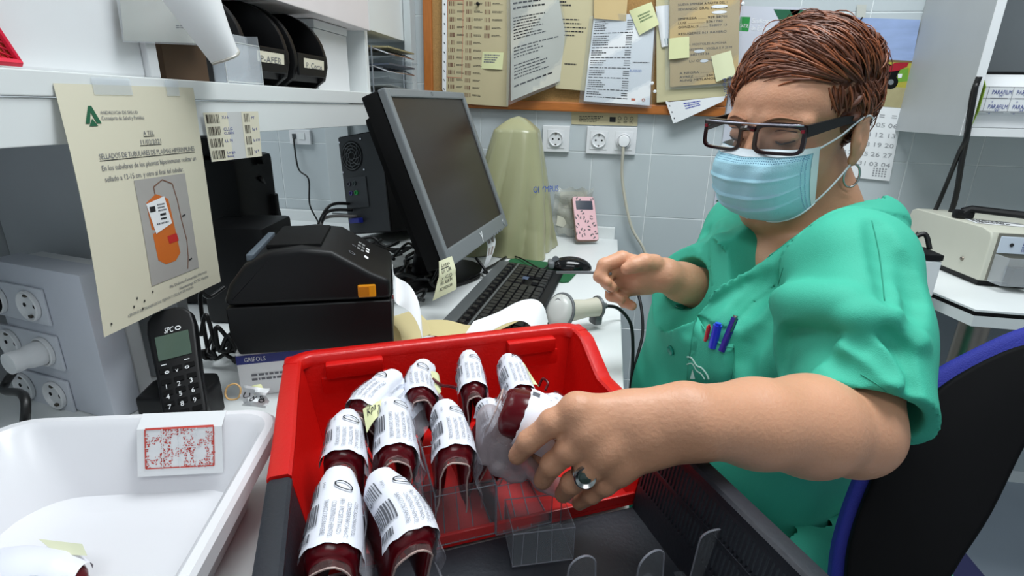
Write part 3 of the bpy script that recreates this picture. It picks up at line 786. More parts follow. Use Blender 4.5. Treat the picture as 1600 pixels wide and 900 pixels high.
def netjack():
    a, b = at(453, 202, Y=WY-.003), at(488, 226, Y=WY-.003)
    t = thing('network_outlet', 'white network outlet on the tiles under the shelf', 'outlet', a)
    obj('plate', box(BM(), W0, a[0], b[0], WY-.012, WY-.0005, b[2], a[2], .002), M_white2, t)
    obj('jack', box(BM(), W0, a[0]+.012, a[0]+.026, WY-.014, WY-.0125, a[2]-.03, a[2]-.014), M_gap, t)
    obj('jack_cover', box(BM(), W0, a[0]+.036, a[0]+.058, WY-.014, WY-.0125, a[2]-.032, a[2]-.010, .0005), M_white, t)
    p = V(a[0]+.019, WY-.018, a[2]-.028)
    cable('thin black network cable hanging from the outlet under the shelf', [p, p+V(.008, -.004, -.10), at(482, 280, Y=WY-.03), at(484, 320, Y=WY-.04), at(498, 352, Y=WY-.05), at(478, 362, Y=1.60)], .0028)
netjack()
cable('black cable with a thick bead running down from the tall black device', [(-.715, 1.02, 1.0), at(425, 305, d=1.22), at(437, 335, d=1.22), at(440, 358, d=1.20), at(430, 368, d=1.18)], .004)
bm = BM(); f = at(428, 322, d=1.19); box(bm, yawfr(f, 20), -.010, .010, -.010, .010, -.028, .028, .004); tag(obj('cable_bead', bm, M_black), 'black ferrite bead on the cable beside the tall black device', 'cable bead')
# small dark holes in the wall
# --- low white box under the printer and the printer
PZ = ZD+.072
t = thing('reagent_box', 'white carton with a blue band under the front of the label printer', 'carton', (-.49, .66, ZD))
fb = Fr(at(378, 620, Z=ZD), nrm(V(1, .50, 0)), nrm(V(-.50, 1, 0)), (0, 0, 1))
obj('box_body', box(BM(), fb, 0, .165, 0, .11, 0, .068, .001), M_paperw, t)
S = quad_sheet(fb.p(0, -.0003, .068), fb.p(.165, -.0003, .068), fb.p(.165, -.0003, 0), fb.p(0, -.0003, 0))
S.rect(0, .06, 1, .26, mat('navy_band', (28, 38, 120), .4), 'printed_band'); S.text('GRIFOLS', .06, .21, .10, M_paperw, 'brand_mark', wmax=.17); S.lines(.1, .5, .5, .7, 2, M_inkg); S.flush(t)
def printer():
    o0 = at(364, 556, Z=PZ)
    fr = Fr((o0[0]-.0, o0[1], PZ), nrm(V(1, .40, 0)), nrm(V(-.40, 1, 0)), (0, 0, 1))
    t = thing('label_printer', 'black label printer with a yellow latch and paper curling out of its front', 'printer', fr.o)
    L = .214; D = .16
    ff = Fr(fr.o, fr.x, fr.z, -fr.y)
    top = [(L, .0), (L, .066)] + [(L, .072)]
    up_ = [(L, .098), (L-.025, .110), (.14, .142), (.10, .147), (.06, .143), (.028, .125), (.008, .10), (.0, .080)]
    obj('lower_body', prism(BM(), ff, [(0.008, 0), (L, 0), (L, .069), (0.0, .069), (.0, .03)], -D, 0, .004, 3), M_black, t, 35)
    obj('upper_cover', prism(BM(), ff, [(L, .0705)]+up_[:1]+up_[1:]+[(.0, .0705)], -D, 0, .009, 4), M_black, t, 35)
    # top panel with buttons, slope of the front
    a, b = V(L-.03, .1125, 0), V(.14, .1425, 0)
    px_ = nrm(fr.x*(b[0]-a[0])+fr.z*(b[1]-a[1])); nz = nrm(np.cross(fr.y, px_)); nz = nz if nz[2] > 0 else -nz
    S = quad_sheet(fr.p(.14, D-.01, .1431), fr.p(L-.03, D-.01, .1131), fr.p(L-.03, .012, .1131), fr.p(.14, .012, .1431))
    S.ring(.5, .80, .005, .005, .0012, M_inkg, 'button_mark'); S.ring(.5, .5, .003, .003, .001, M_inkg, 'button_mark')
    for k in range(3):
        for q in range(2): S.rect(.60+.12*q, .22+.12*k, .69+.12*q, .29+.12*k, mat('printer_mark', (120, 122, 122), .5), 'status_mark')
    S.rect(.85, .62, .97, .70, M_paperw, 'warning_mark'); S.rect(.86, .30, .96, .36, M_paperw, 'warning_mark'); S.rect(.86, .40, .96, .46, M_paperw, 'warning_mark')
    S.flush(t)
    obj('top_window', box(BM(), fr, .055, .125, .02, D-.02, .1405, .1485, .003), M_blackm, t, 40)
    obj('rear_strip', box(BM(), fr, .030, .040, .015, D-.01, .128, .137, .002), mat('grey_blue_strip', (90, 100, 110), .3), t)
    y = mat('yellow_latch', (240, 160, 20), .35)
    la = Fr(fr.p(.182, -.0005, .085), fr.x, fr.z, -fr.y)
    o = obj('latch', box(BM(), la, -.012, .012, -.009, .009, 0, .003, .002), y, t)
    obj('latch_recess', box(BM(), la, -.0105, .003, -.0065, .0065, .0031, .0042, .0005), mat('latch_shade', (205, 125, 15), .4), o)
    obj('front_edge', box(BM(), fr, L+.0002, L+.003, .01, D-.01, .066, .074, .001), M_chrome, t)
    # curling label strip
    p0 = fr.p(L+.003, .05, .085); 
    q = [p0, at(618, 452, d=.84), at(640, 466, d=.83), at(654, 490, d=.82), at(660, 520, d=.81), at(660, 545, d=.81)]
    C_ = spline(q, 6); wv = nrm(fr.y*.75+V(0, 0, .65))*.025
    f = lambda u, v: (C_[min(int(v*(len(C_)-1)), len(C_)-2)]*(1-(v*(len(C_)-1)-min(int(v*(len(C_)-1)), len(C_)-2)))+C_[min(int(v*(len(C_)-1))+1, len(C_)-1)]*(v*(len(C_)-1)-min(int(v*(len(C_)-1)), len(C_)-2)))-wv*(1-2*u)
    Sheet(f, .05, .14).body('label_strip', M_paperw, t, 4, 24, .0004)
printer()
# beige backing paper curls and white sheet behind the crate
def strip(name, lab, cat, pts, wv, m, n=6, th=.0005):
    C_ = spline(pts, n); K = len(C_)-1; wv = V(*wv)
    def f(u, v):
        i = min(max(int(v*K), 0), K-1); a = v*K-i
        return C_[i]*(1-a)+C_[i+1]*a+wv*(u-.5)
    t = thing(name, lab, cat, C_[0]); Sheet(f, .1, .2).body('paper', m, t, 6, K, th); return t
beige = mat('beige_backing', (205, 190, 140), .6, var=.04)
strip('backing_paper', 'beige label backing strip arching up behind the crate, right of the printer', 'paper strip', [at(606, 528, d=.86)-V(0, 0, .03), at(612, 500, d=.88), at(628, 494, d=.89), at(645, 508, d=.88), at(652, 530, d=.86)], (.03, .05, 0), beige)
strip('backing_paper', 'long beige label backing strip lying behind the crate under the white sheet', 'paper strip', [at(655, 512, d=.90), at(690, 512, d=.92), at(730, 520, d=.93), at(775, 508, d=.95), at(820, 488, d=.97)], (.0, .07, 0), beige)
strip('white_sheet', 'white sheet of paper curved over the near end of the keyboard', 'paper', [at(728, 520, d=.84), at(765, 506, d=.85), at(800, 488, d=.86), at(825, 484, d=.865), at(840, 494, d=.86), at(848, 520, d=.85)], (.01, .06, .016), M_paperw)
# --- monitor
def monitor():
    TL, TR, BR, BL = at(614, 137, d=1.035), at(738, 147, d=1.40), at(779, 357, d=1.395), at(690, 436, d=1.0)
    c = (TL+TR+BR+BL)/4; x = nrm((TR-TL)+(BR-BL)); y = (TL-BL)+(TR-BR); y = nrm(y-x*np.dot(x, y)); n = np.cross(x, y)
    W = float(np.dot((TR-TL+BR-BL)/2, x)); H = float(np.dot((TL-BL+TR-BR)/2, y))
    fr = Fr(c, x, y, n)
    t = thing('monitor', 'black monitor with a silver bezel and dark screen standing above the keyboard', 'monitor', (c[0]-.05, c[1], ZD))
    sil = mat('silver_bezel', (118, 123, 126), .38, var=.03)
    w2, h2 = W/2, H/2; bz = .017; bb = .036
    obj('bezel_side', box(BM(), fr, -w2, -w2+bz, -h2, h2, -.012, .004, .003), sil, t)
    obj('bezel_side', box(BM(), fr, w2-bz, w2, -h2, h2, -.012, .004, .003), sil, t)
    obj('bezel_top', box(BM(), fr, -w2+bz-.002, w2-bz+.002, h2-bz, h2, -.012, .0038, .003), sil, t)
    o = obj('bezel_bottom', box(BM(), fr, -w2+bz-.002, w2-bz+.002, -h2, -h2+bb, -.012, .0038, .003), sil, t)
    obj('screen', box(BM(), fr, -w2+bz-.001, w2-bz+.001, -h2+bb-.001, h2-bz+.001, -.012, -.001), mat('dark_screen', (38, 31, 27), .30, var=.08, scale=5), t)
    obj('rear_shell', box(BM(), fr, -w2, w2, -h2+.004, h2, -.05, -.0125, .006), M_blackm, t, 40)
    obj('rear_shell', box(BM(), fr, -w2+.04, w2-.04, -h2+.03, h2-.03, -.085, -.0505, .012), M_blackm, t, 40)
    bt = Fr(fr.p(w2-.03, -h2+.016, .004), x, y, n)
    obj('power_button', lathe(BM(), bt, [(.009, 0), (.008, .0018), (.0001, .002)], 18, False), mat('silver_button', (130, 136, 140), .3), t, 40)
    for k in range(4): obj('menu_button', box(BM(), fr, w2-.13+.02*k, w2-.118+.02*k, -h2+.0, -h2+.004, .004, .0055), sil, t)
    S = quad_sheet(fr.p(-.03, -h2+bb, .0042), fr.p(.03, -h2+bb, .0042), fr.p(.03, -h2, .0042), fr.p(-.03, -h2, .0042))
    S.stroke((.40, .25), (.52, .55), .004, M_paperw, 'maker_mark'); S.stroke((.64, .2), (.44, .85), .004, M_paperw, 'maker_mark'); S.flush(t)
    S = quad_sheet(fr.p(-.01, h2, .0042), fr.p(.01, h2, .0042), fr.p(.01, h2-.017, .0042), fr.p(-.01, h2-.017, .0042)); S.ring(.5, .5, .004, .004, .0008, M_ink, 'maker_mark'); S.flush(t)
    # stand
    b0 = fr.p(0, -.08, -.10); foot = V(b0[0]-.02, b0[1], ZD+.012)
    d = nrm(foot-b0)
    bm = BM(); tube(bm, [b0, b0+(foot-b0)*.5, foot], [.032, .03, .034], 12); obj('stand_column', bm, M_black, t, 40)
    obj('stand_base', prism(BM(), yawfr((b0[0], b0[1], ZD+.0003), 60), [(.14*math.cos(a), .10*math.sin(a)) for a in np.linspace(0, 2*math.pi, 28, endpoint=False)], 0, .012, .003), M_black, t, 40)
    # sticky note hanging at the lower left corner
    cream = mat('cream_note', (222, 222, 190), .7, var=.03)
    s = thing('sticky_note', 'cream sticky note with handwriting hanging from the lower left corner of the monitor', 'sticky note', at(690, 430, d=.985))
    a, b = at(686, 408, d=.992), at(706, 400, d=1.045); c_, d_ = at(713, 452, d=1.03), at(676, 470, d=.975)
    q = lambda u, v: a*(1-u)*(1-v)+b*u*(1-v)+c_*u*v+d_*(1-u)*v+V(.012, -.012, 0)*math.sin(math.pi*v*1.0)*.6*(1 if v < .5 else .6)
    S = Sheet(q, .055, .075); S.body('note_paper', cream, s, 5, 8)
    for k, w_ in enumerate(('Lotes', 'UI UR', 'y CQ', 'FIX ALBUM', 'BC INDICAR')): S.text(w_, .12+.02*k, .17+.16*k, .09, M_ink, 'handwriting', wmax=.6)
    S.rect(.12, .20, .62, .225, M_ink, 'handwriting'); S.flush(s)
    s = thing('barcode_strip', 'strip of brown barcode labels hanging below the right end of the monitor', 'label strip', at(765, 380, d=1.33))
    pp = [at(755, 368, d=1.33), at(762, 385, d=1.325), at(758, 410, d=1.31), at(750, 427, d=1.30)]; C_ = spline(pp, 6); K = len(C_)-1
    def q(u, v):
        i = min(max(int(v*K), 0), K-1); al = v*K-i
        return C_[i]*(1-al)+C_[i+1]*al+(at(772, 362, d=1.38)-at(755, 368, d=1.33))*u*(1-.8*v)
    S = Sheet(q, .03, .09); S.body('strip_paper', M_paperw, s, 3, 14)
    for k in range(2):
        for j in range(2): S.bars(.12+.42*k, .12+.26*j, .42+.42*k, .28+.26*j, M_brownink, 4, seed=k+j)
    S.flush(s)
monitor()
for k, p in enumerate(([(-.30, 1.22, .80), (-.27, 1.21, .765), at(735, 412, Z=ZD+.004), at(748, 432, Z=ZD+.004), at(700, 450, Z=ZD+.004)],
                       [(-.33, 1.10, .78), at(700, 445, Z=ZD+.006), at(730, 425, Z=ZD+.006), at(760, 420, Z=ZD+.006), at(790, 402, Z=ZD+.006)])):
    cable(['black monitor cable dropping behind the keyboard', 'black keyboard cable lying behind the top of the keyboard'][k], p, .0036)
# --- keyboard
def keyboard():
    TL, BL, BR, TR = at(779, 409, Z=ZD+.022), at(696, 497, Z=ZD+.02), at(842, 512, Z=ZD+.014), at(873, 437, Z=ZD+.014)
    x = nrm(BL-TL); x[2] = 0; x = nrm(x)
    y = np.cross(V(0, 0, 1), x)
    if y[0] < 0: y = -y
    # frame: long axis from the far end towards the camera, y towards the typist (+x side)
    L = .455; D = .168
    o0 = TL; fr = Fr((o0[0], o0[1], ZD+.0005), x, y, (0, 0, 1))
    t = thing('keyboard', 'black computer keyboard with a grey top strip in front of the monitor', 'keyboard', fr.o)
    ff = Fr(fr.o, fr.y, fr.z, fr.x)
    obj('keyboard_body', prism(BM(), ff, [(0, 0), (0, .018), (.012, .0245), (.055, .022), (D-.004, .010), (D, .006), (D, 0)], 0, L, .002), M_black, t, 35)
    sl = math.atan2(.022-.010, D-.055-.004)
    kf = Fr(fr.p(0, .030, .0238), fr.x, nrm(fr.y*math.cos(sl*.9)-fr.z*math.sin(sl*.9)), nrm(fr.z*math.cos(sl*.9)+fr.y*math.sin(sl*.9)))
    gm = mat('gunmetal', (98, 102, 104), .35, metal=.3)
    obj('top_strip', box(BM(), Fr(fr.p(0, .004, .0215), fr.x, nrm(fr.y*.985+fr.z*.0), fr.z), .004, L-.004, 0.0, .026, 0, .005, .0015), gm, t)
    obj('middle_strip', box(BM(), kf, .004, L-.004, .022, .027, -.003, .0022, .0008), gm, t)
    kmesh = {}
    def key(w, d):
        k = (round(w, 4), round(d, 4))
        if k not in kmesh:
            bm = BM(); t2 = 1.6e-3
            vs = [bm.verts.new(p) for p in ((-w/2, -d/2, 0), (w/2, -d/2, 0), (w/2, d/2, 0), (-w/2, d/2, 0), (-w/2+t2, -d/2+t2, .0062), (w/2-t2, -d/2+t2, .0062), (w/2-t2, d/2-t2, .0062), (-w/2+t2, d/2-t2, .0062))]
            for q in ((4, 5, 6, 7), (0, 1, 5, 4), (1, 2, 6, 5), (2, 3, 7, 6), (3, 0, 4, 7), (3, 2, 1, 0)): bm.faces.new([vs[i] for i in q])
            me = bpy.data.meshes.new('key'); bm.to_mesh(me); bm.free(); me.materials.append(mat('key_black', (26, 26, 28), .38, var=0)); kmesh[k] = me
        return kmesh[k]
    rot = Matrix(((kf.x[0], kf.y[0], kf.z[0]), (kf.x[1], kf.y[1], kf.z[1]), (kf.x[2], kf.y[2], kf.z[2]))).to_euler()
    def place(a, b_, w, d=.0165):
        p = kf.p(a, b_, .0015); o = bpy.data.objects.new('key', key(w-.0014, d-.0)); COL.objects.link(o); o.parent = t; o.location = tuple(p-_wl(t)); o.rotation_euler = rot
    U = .0183
    # x runs from the far end (numeric pad side seen from the typist on the right) towards the camera
    for k in range(16): place(.03+k*.0262 if k < 12 else .03+k*.0262, .012, .0165, .013)
    rows = [(.040, [1]*13+[2]), (.0575, [1.5]+[1]*12+[1.5]), (.075, [1.8]+[1]*11+[2.2]), (.0925, [1.3]+[1]*11+[2.7]), (.110, [1.4, 1.1, 1.4, 5.6, 1.4, 1.1, 1.4, 1.6])]
    for yy, ws in rows:
        a = L-.012
        for w_ in ws:
            place(a-w_*U/2, yy, w_*U); a -= w_*U
        a -= .006
        if yy in (.040, .0575, .110):
            for k in range(3): place(a-U*(k+.5), yy, U)
        if yy == .0925: place(a-U*1.5, yy, U)
        a -= 3*U+.006
        for k in range(4):
            if a-U*(k+.5) > .01: place(a-U*(k+.5), yy, U)
    obj('blue_sticker', box(BM(), kf, .115, .135, .060, .074, .0078, .0084), mat('blue_grey', (70, 85, 110), .5), t)
keyboard()
# --- mouse pad, mouse, pen
o = obj('mouse_mat', prism(BM(), Fr(at(858, 425, Z=ZD), nrm(V(.98, -.17, 0)), nrm(V(.17, .98, 0)), (0, 0, 1)), [(-.13, -.06), (.055, -.075), (.068, -.065), (.070, .07), (.06, .08), (-.12, .08), (-.13, .07)], 0, .003, .001), mat('green_mat', (20, 92, 52), .7, bump=.3), None)
tag(o, 'dark green mouse mat under the mouse at the end of the keyboard', 'mouse mat')
def mouse():
    c = at(888, 420, Z=ZD+.004)
    t = thing('mouse', 'shiny black computer mouse on the green mat', 'mouse', c)
    F_ = Field(c-V(.09, .06, .01), c+V(.09, .06, .06), .0022)
    ax = yawfr((0, 0, 0), 8); A = np.array([ax.x, ax.y, ax.z])
    F_.ell(c+ax.x*.005, (.056, .032, .033), 0, A); 
    F_.fn(c-V(.1, .1, .05), c+V(.1, .1, .1), lambda F, X, Y, Z: np.maximum(F, (c[2]+.0005)-Z))
    F_.build('mouse_shell', mat('gloss_black', (14, 14, 15), .12), t, 2)
    obj('scroll_wheel', lathe(BM(), Fr(c+ax.x*-.034+V(0, -.003, .026), ax.x, ax.z, -ax.y), [(.009, 0), (.009, .006), (.0001, .006)], 16, False), M_grey, t, 40)
    obj('side_grip', box(BM(), Fr(c+ax.x*-.042+V(0, 0, .010), ax.x, ax.y, ax.z), -.012, .005, -.020, .020, -.008, .012, .006, 3), M_grey, t, 40)
    cable('thin black mouse cable curving over the keyboard end', [c+ax.x*-.05+V(0, 0, .012), at(845, 420, Z=ZD+.02), at(815, 404, Z=ZD+.01), at(795, 400, Z=ZD+.005), at(775, 412, Z=ZD+.005)], .002)
mouse()
# --- hand-held scanner
def scanner():
    h0, h1 = at(886, 486, d=.985), at(944, 478, d=1.02)
    t = thing('barcode_scanner', 'beige hand-held barcode scanner lying behind the red crate', 'scanner', at(880, 505, Z=ZD))
    x = nrm(h1-h0); bg = mat('scanner_beige', (196, 192, 176), .4); gy = mat('scanner_grey', (90, 94, 96), .4)
    z = V(0, 0, 1); y = nrm(np.cross(z, x)); z = np.cross(x, y); fr = Fr(h0, x, y, z)
    bm = BM(); rings = []
    for k, (a, ry, rz) in enumerate(((-.004, .019, .021), (.015, .020, .020), (.04, .018, .017), (.060, .019, .018), (.068, .019, .019))):
        rings.append([bm.verts.new(fr.p(a, ry*math.cos(q*math.pi/10), rz*math.sin(q*math.pi/10))) for q in range(20)])
    for A, B in zip(rings[:-1], rings[1:]):
        for k in range(20): bm.faces.new((A[k], A[(k+1) % 20], B[(k+1) % 20], B[k]))
    bm.faces.new(rings[-1]); obj('grip', bm, bg, t, 40)
    # head: tilted dome facing the camera-left
    hx = nrm(-RT*.5-FW*.75+UP*.25); u = nrm(np.cross(hx, FW)); u = nrm(UP-hx*np.dot(UP, hx)); v = np.cross(hx, u)
    hc = at(875, 487, d=.975)
    hf = Fr(hc, u, v, hx)
    bm = BM(); rings = []
    for a, s_ in ((-.018, .55), (-.012, .85), (0, 1.0), (.006, .97), (.012, .80), (.015, .5)):
        rings.append([bm.verts.new(hf.p(.033*s_*math.cos(q*math.pi/14), .026*s_*math.sin(q*math.pi/14), a)) for q in range(28)])
    for A, B in zip(rings[:-1], rings[1:]):
        for k in range(28): bm.faces.new((A[k], A[(k+1) % 28], B[(k+1) % 28], B[k]))
    bm.faces.new(rings[-1]); bm.faces.new(rings[0][::-1]); obj('scanner_head', bm, mat('scanner_face', (190, 192, 188), .3), t, 60)
    bm = BM(); tube(bm, [hf.p(.0345*math.cos(q), .0275*math.sin(q), -.001) for q in np.linspace(0, 2*math.pi, 32, endpoint=False)], .003, 6, closed=True); obj('head_rim', bm, gy, t, True)
    bm = BM(); tube(bm, [hf.p(.014+.007*math.cos(q), .006*math.sin(q), .0135) for q in np.linspace(0, 2*math.pi, 20, endpoint=False)], .001, 6, closed=True); obj('trigger_ring', bm, gy, t, True)
    obj('end_cap', lathe(BM(), Fr(fr.p(.066, 0, 0), fr.y, fr.z, fr.x), [(.021, 0), (.022, .004), (.018, .008), (.006, .010), (.0055, .022), (.0001, .022)], 20), gy, t, 40)
    obj('end_foot', box(BM(), fr, .058, .074, -.012, .012, -.034, -.014, .004), gy, t, 40)
    cable('black scanner cable looping over the desk edge', [fr.p(.085, 0, 0), at(966, 482, d=1.05), at(985, 505, d=1.06), at(989, 545, d=1.06), at(986, 600, d=1.05), at(975, 680, d=1.05)], .0035)
scanner()
cable('black cable hanging beside the desk edge below the far hand', [at(985, 430, d=1.25), at(1000, 470, d=1.22), at(1004, 520, d=1.2), at(993, 570, d=1.18), at(984, 640, d=1.16)], .0035)
# --- dust cover over a microscope
def cover():
    c = at(806, 388, Z=ZD)
    t = thing('dust_cover', 'translucent olive dust cover with blue lettering behind the monitor', 'dust cover', c)
    m = mat('olive_vinyl', (158, 158, 122), .32, var=.05, coat=.3)
    m.node_tree.nodes['Principled BSDF'].inputs['Alpha'].default_value = 1
    F = 144; R = 60; Vv = []; Ff = []
    cx, cy = -.280, 1.54
    def f(u, v):
        a = u*2*math.pi; h = .375*(1-v)
        s_ = .40+.60*v**.75
        if v < .10: s_ *= (v/.10)**.5 if v > 0 else .02
        ex, ey = .120, .135
        sq = (abs(math.cos(a))**3.6+abs(math.sin(a))**3.6)**(-1/3.6)
        fold = abs(math.sin(4.5*a+1.5*v+.6))**.6
        w = 1+(.11*fold-.055)*min(1, v*1.6)+.03*math.sin(11*a+5*v)*v+.09*max(0, v-.8)/.2*math.sin(5*a)
        x = cx-.005+.030*(1-v)+ex*sq*s_*w*math.cos(a)+(.02*v if math.cos(a) > .3 else 0); y = cy+ey*sq*s_*w*math.sin(a)
        return V(x, min(y, 1.71), ZD+.001+h)
    for j in range(R+1):
        for i in range(F): Vv.append(f(i/F, j/R))
    for j in range(R):
        for i in range(F): Ff.append((j*F+i, (j+1)*F+i, (j+1)*F+(i+1) % F, j*F+(i+1) % F))
    from_vf('cover_sheet', Vv, Ff, m, t, True)
    S = quad_sheet(at(832, 290, Y=1.36), at(864, 289, Y=1.36), at(864, 300, Y=1.36), at(832, 302, Y=1.36))
    # lettering lies on the front face of the cover
    def g(u, v):
        q = S_pts[0]*(1-u)*(1-v)+S_pts[1]*u*(1-v)+S_pts[2]*u*v+S_pts[3]*(1-u)*v; return q
    # take the surface near the lettering
    Pv = np.array(Vv)
    def near(px, py):
        r = ray(px, py); best = None
        D = Pv-CO; tt = D@r/(r@r); dd = np.linalg.norm(D-np.outer(tt, r), axis=1)
        k = np.where(dd < .02)[0]; k = k[np.argmin(tt[k])] if len(k) else np.argmin(dd)
        return CO+r*(tt[k]-.012)
    S_pts = [near(832, 290), near(864, 289), near(864, 300), near(832, 302)]
    d0 = min(np.dot(p-CO, FW) for p in S_pts)
    S = Sheet(g, .045, .016)
    S.text('OLYMPUS', .02, .95, .85, mat('olympus_blue', (40, 80, 170), .4), 'lettering', wmax=1.25); S.flush(t)
    # bunched corner at the foot
    bm = BM()
cover()
# --- smartphone in leopard case leaning on a packet at the wall
def smartphone():
    bl, br = at(901, 377, d=1.635), at(936, 377, d=1.65); tl = at(900, 306, d=1.675)
    x = nrm(br-bl); y = tl-bl; y = nrm(y-x*np.dot(x, y)); n = np.cross(x, y); W = .0735; H = .148
    fr = Fr(bl+x*W/2+y*.002, x, y, n)
    t = thing('smartphone', 'smartphone in a pink leopard-print flip case leaning against the wall', 'phone', fr.o)
    rr = [(W/2-.008*(1-math.cos(a)), 0) for a in (0,)]
    def rrect(w, h, r, y0=0):
        P = []
        for cx_, cy_, a0 in ((w/2-r, y0+r, -90), (w/2-r, y0+h-r, 0), (-w/2+r, y0+h-r, 90), (-w/2+r, y0+r, 180)):
            for k in range(5):
                a = math.radians(a0+90*k/4); P.append((cx_+r*math.cos(a), cy_+r*math.sin(a)))
        return P
    obj('phone_case', prism(BM(), fr, rrect(W, H, .009), -.011, 0, .0015), mat('brown_edge', (130, 100, 85), .4), t, 40)
    obj('case_cover', prism(BM(), fr, rrect(W-.003, H-.003, .008, .0015), .0001, .002, .0006), mat('pink_leather', (226, 180, 186), .5), t)
    obj('view_window', prism(BM(), fr, rrect(.055, .030, .002, .102), .0021, .0026), mat('window_dark', (52, 58, 72), .15), t)
    S = quad_sheet(fr.p(-W/2, H, .0021), fr.p(W/2, H, .0021), fr.p(W/2, 0, .0021), fr.p(-W/2, 0, .0021))
    lp = mat('leopard_spot', (92, 84, 88), .5); lt = mat('leopard_tan', (200, 160, 120), .5); r = random.Random(5)
    P = []
    for k in range(400):
        u, v = r.uniform(.1, .9), r.uniform(.05, .96)
        if .08 < v < .36 and .07 < u < .93: continue
        if all(((u-a)*W)**2+((v-b)*H)**2 > .0165**2 for a, b in P): P.append((u, v))
    for u, v in P:
        a0 = r.uniform(0, 6.28); rad = r.uniform(.0055, .0078)
        for s_ in range(2):
            aa = a0+s_*math.pi*1.05; sp = r.uniform(1.4, 2.3); vs = []
            for k in range(7):
                a = aa+sp*k/6; vs.append((u+(rad+.0013*math.sin(k))*math.cos(a)/W, v+rad*math.sin(a)*1.15/H))
            for k in range(6, -1, -1):
                a = aa+sp*k/6; vs.append((u+(rad-.0034)*math.cos(a)/W, v+(rad-.0034)*math.sin(a)*1.15/H))
            for k in range(6): S._add('leopard_print', lp, [S.P(*vs[i], .0004) for i in (k, k+1, 12-k, 13-k)], [(0, 3, 2, 1)])
    S.flush(t)
smartphone()
t = thing('plastic_packet', 'crinkled clear plastic packet leaning on the wall behind the leopard phone', 'packet', at(880, 378, Z=ZD))
A = [at(*p, Y=1.712) for p in ((868, 294), (928, 294), (915, 372), (862, 360))]
def g(u, v):
    q = A[0]*(1-u)*(1-v)+A[1]*u*(1-v)+A[2]*u*v+A[3]*(1-u)*v
    return q+V(0, -.006*math.sin(9*u+4*v)-.004*math.sin(17*v-6*u)-.006-.004*v, .004*math.sin(20*u))
S = Sheet(g, .1, .15); S.body('plastic_film', clear('crinkle_plastic', rgb=(215, 215, 205), opac=.30, rough=.1), t, 16, 20, .0006)
A2 = [p+V(0, .010, 0) for p in A]
S2 = quad_sheet(A2[0]+V(.015, 0, -.012), A2[1]+V(-.02, 0, -.012), A2[2]+V(-.005, -.02, .02), A2[3]+V(.015, -.02, .02)); S2.body('paper_insert', mat('insert_paper', (205, 204, 188), .6), t, 2, 2); S2.lines(.1, .1, .7, .5, 7, mat('faint_ink', (150, 150, 140), .6), seed=4); S2.flush(t)
# --- crumpled paper bits in front of the carton
t = thing('crumpled_label', 'small crumpled white label with black figures beside the white tray', 'paper scrap', at(390, 622, Z=ZD))
a = at(398, 620, d=.66)
f = lambda u, v: a+V((u-.5)*.035, (.5-v)*.01, (.5-v)*.022)+V(.002, -.004, .003)*math.sin(7*u+5*v)+V(0, -.003, .002)*math.cos(11*v-4*u)
S = Sheet(f, .035, .024); S.body('paper', M_paperw, t, 10, 8); S.text('8 8', .35, .75, .35, M_ink, wmax=.5); S.text('U', .05, .6, .3, M_ink, wmax=.2); S.flush(t)
t = thing('yellow_scrap', 'small yellow paper scrap behind the crumpled label', 'paper scrap', at(405, 606, d=.67))
quad_sheet(at(388, 606, d=.675), at(408, 600, d=.675), at(416, 616, d=.67), at(396, 622, d=.67), curl=.004).body('paper', M_note, t, 6, 4)
o = obj('rubber_band', tube(BM(), spline([at(*p, d=.668) for p in ((352, 616), (356, 604), (368, 600), (376, 608), (372, 622), (358, 624))], 6, closed=True), .0012, 6, closed=True), mat('tan_rubber', (205, 165, 110), .5), None, True)
tag(o, 'tan rubber band leaning by the white carton', 'rubber band')
# ================================================================== cork board with its papers
cb = thing('cork_board', 'wood-framed cork board covered in papers on the tiled wall', 'notice board', (-.1, WY, 1.15))
X0, X1, Z0 = -.590, .327, 1.146
fr = Fr((X0, WY-.001, Z0), (1, 0, -.012), (0, -1, 0), (0.012, 0, 1))
oak = mat('orange_wood', (176, 104, 44), .4, var=.25, scale=30, stretch=(1, 8, 8))
oakv = mat('orange_wood_upright', (176, 104, 44), .4, var=.25, scale=30, stretch=(8, 8, 1))
cork = mat('cork', (170, 132, 80), .85, var=.35, scale=260, bump=.5)
obj('cork_panel', box(BM(), fr, .02, X1-X0-.02, .002, .012, .02, .72), cork, cb)
obj('frame_rail', box(BM(), fr, 0, X1-X0, .0, .022, 0, .028, .004), oak, cb)
obj('frame_rail', box(BM(), fr, 0, X1-X0, .0, .022, .72, .748, .004), oak, cb)
obj('frame_stile', box(BM(), fr, 0, .028, .0, .0215, .0285, .7195, .004), oakv, cb)
obj('frame_stile', box(BM(), fr, X1-X0-.028, X1-X0, .0, .0215, .0285, .7195, .004), oakv, cb)
def wsheet(name, lab, pts, m, Y, curl=.004, nu=8, nv=8, cat='notice', curlv=0):
    P = [at(*p, Y=Y) for p in pts]
    t = thing(name, lab, cat, (P[0]+P[2])/2)
    S = quad_sheet(*P, curl=curl, curlv=curlv); S.body('paper', m, t, nu, nv); return t, S
def sleeve(t, S, holes=True):
    s = Sheet(lambda u, v: S.P(-.07+1.10*u, -.01+1.04*v, .0015+.002*math.sin(9*v+4*u)), S.w, S.h); s.body('plastic_sleeve', M_sleeve, t, 8, 14, .0003)
    return s
CY = 1.712
t, S = wsheet('barcode_list', 'tall buff sheet of brown barcodes at the left end of the cork board', ((697, -30), (802, -30), (794, 167), (695, 160)), mat('tan_paper', (190, 178, 142), .6), CY)
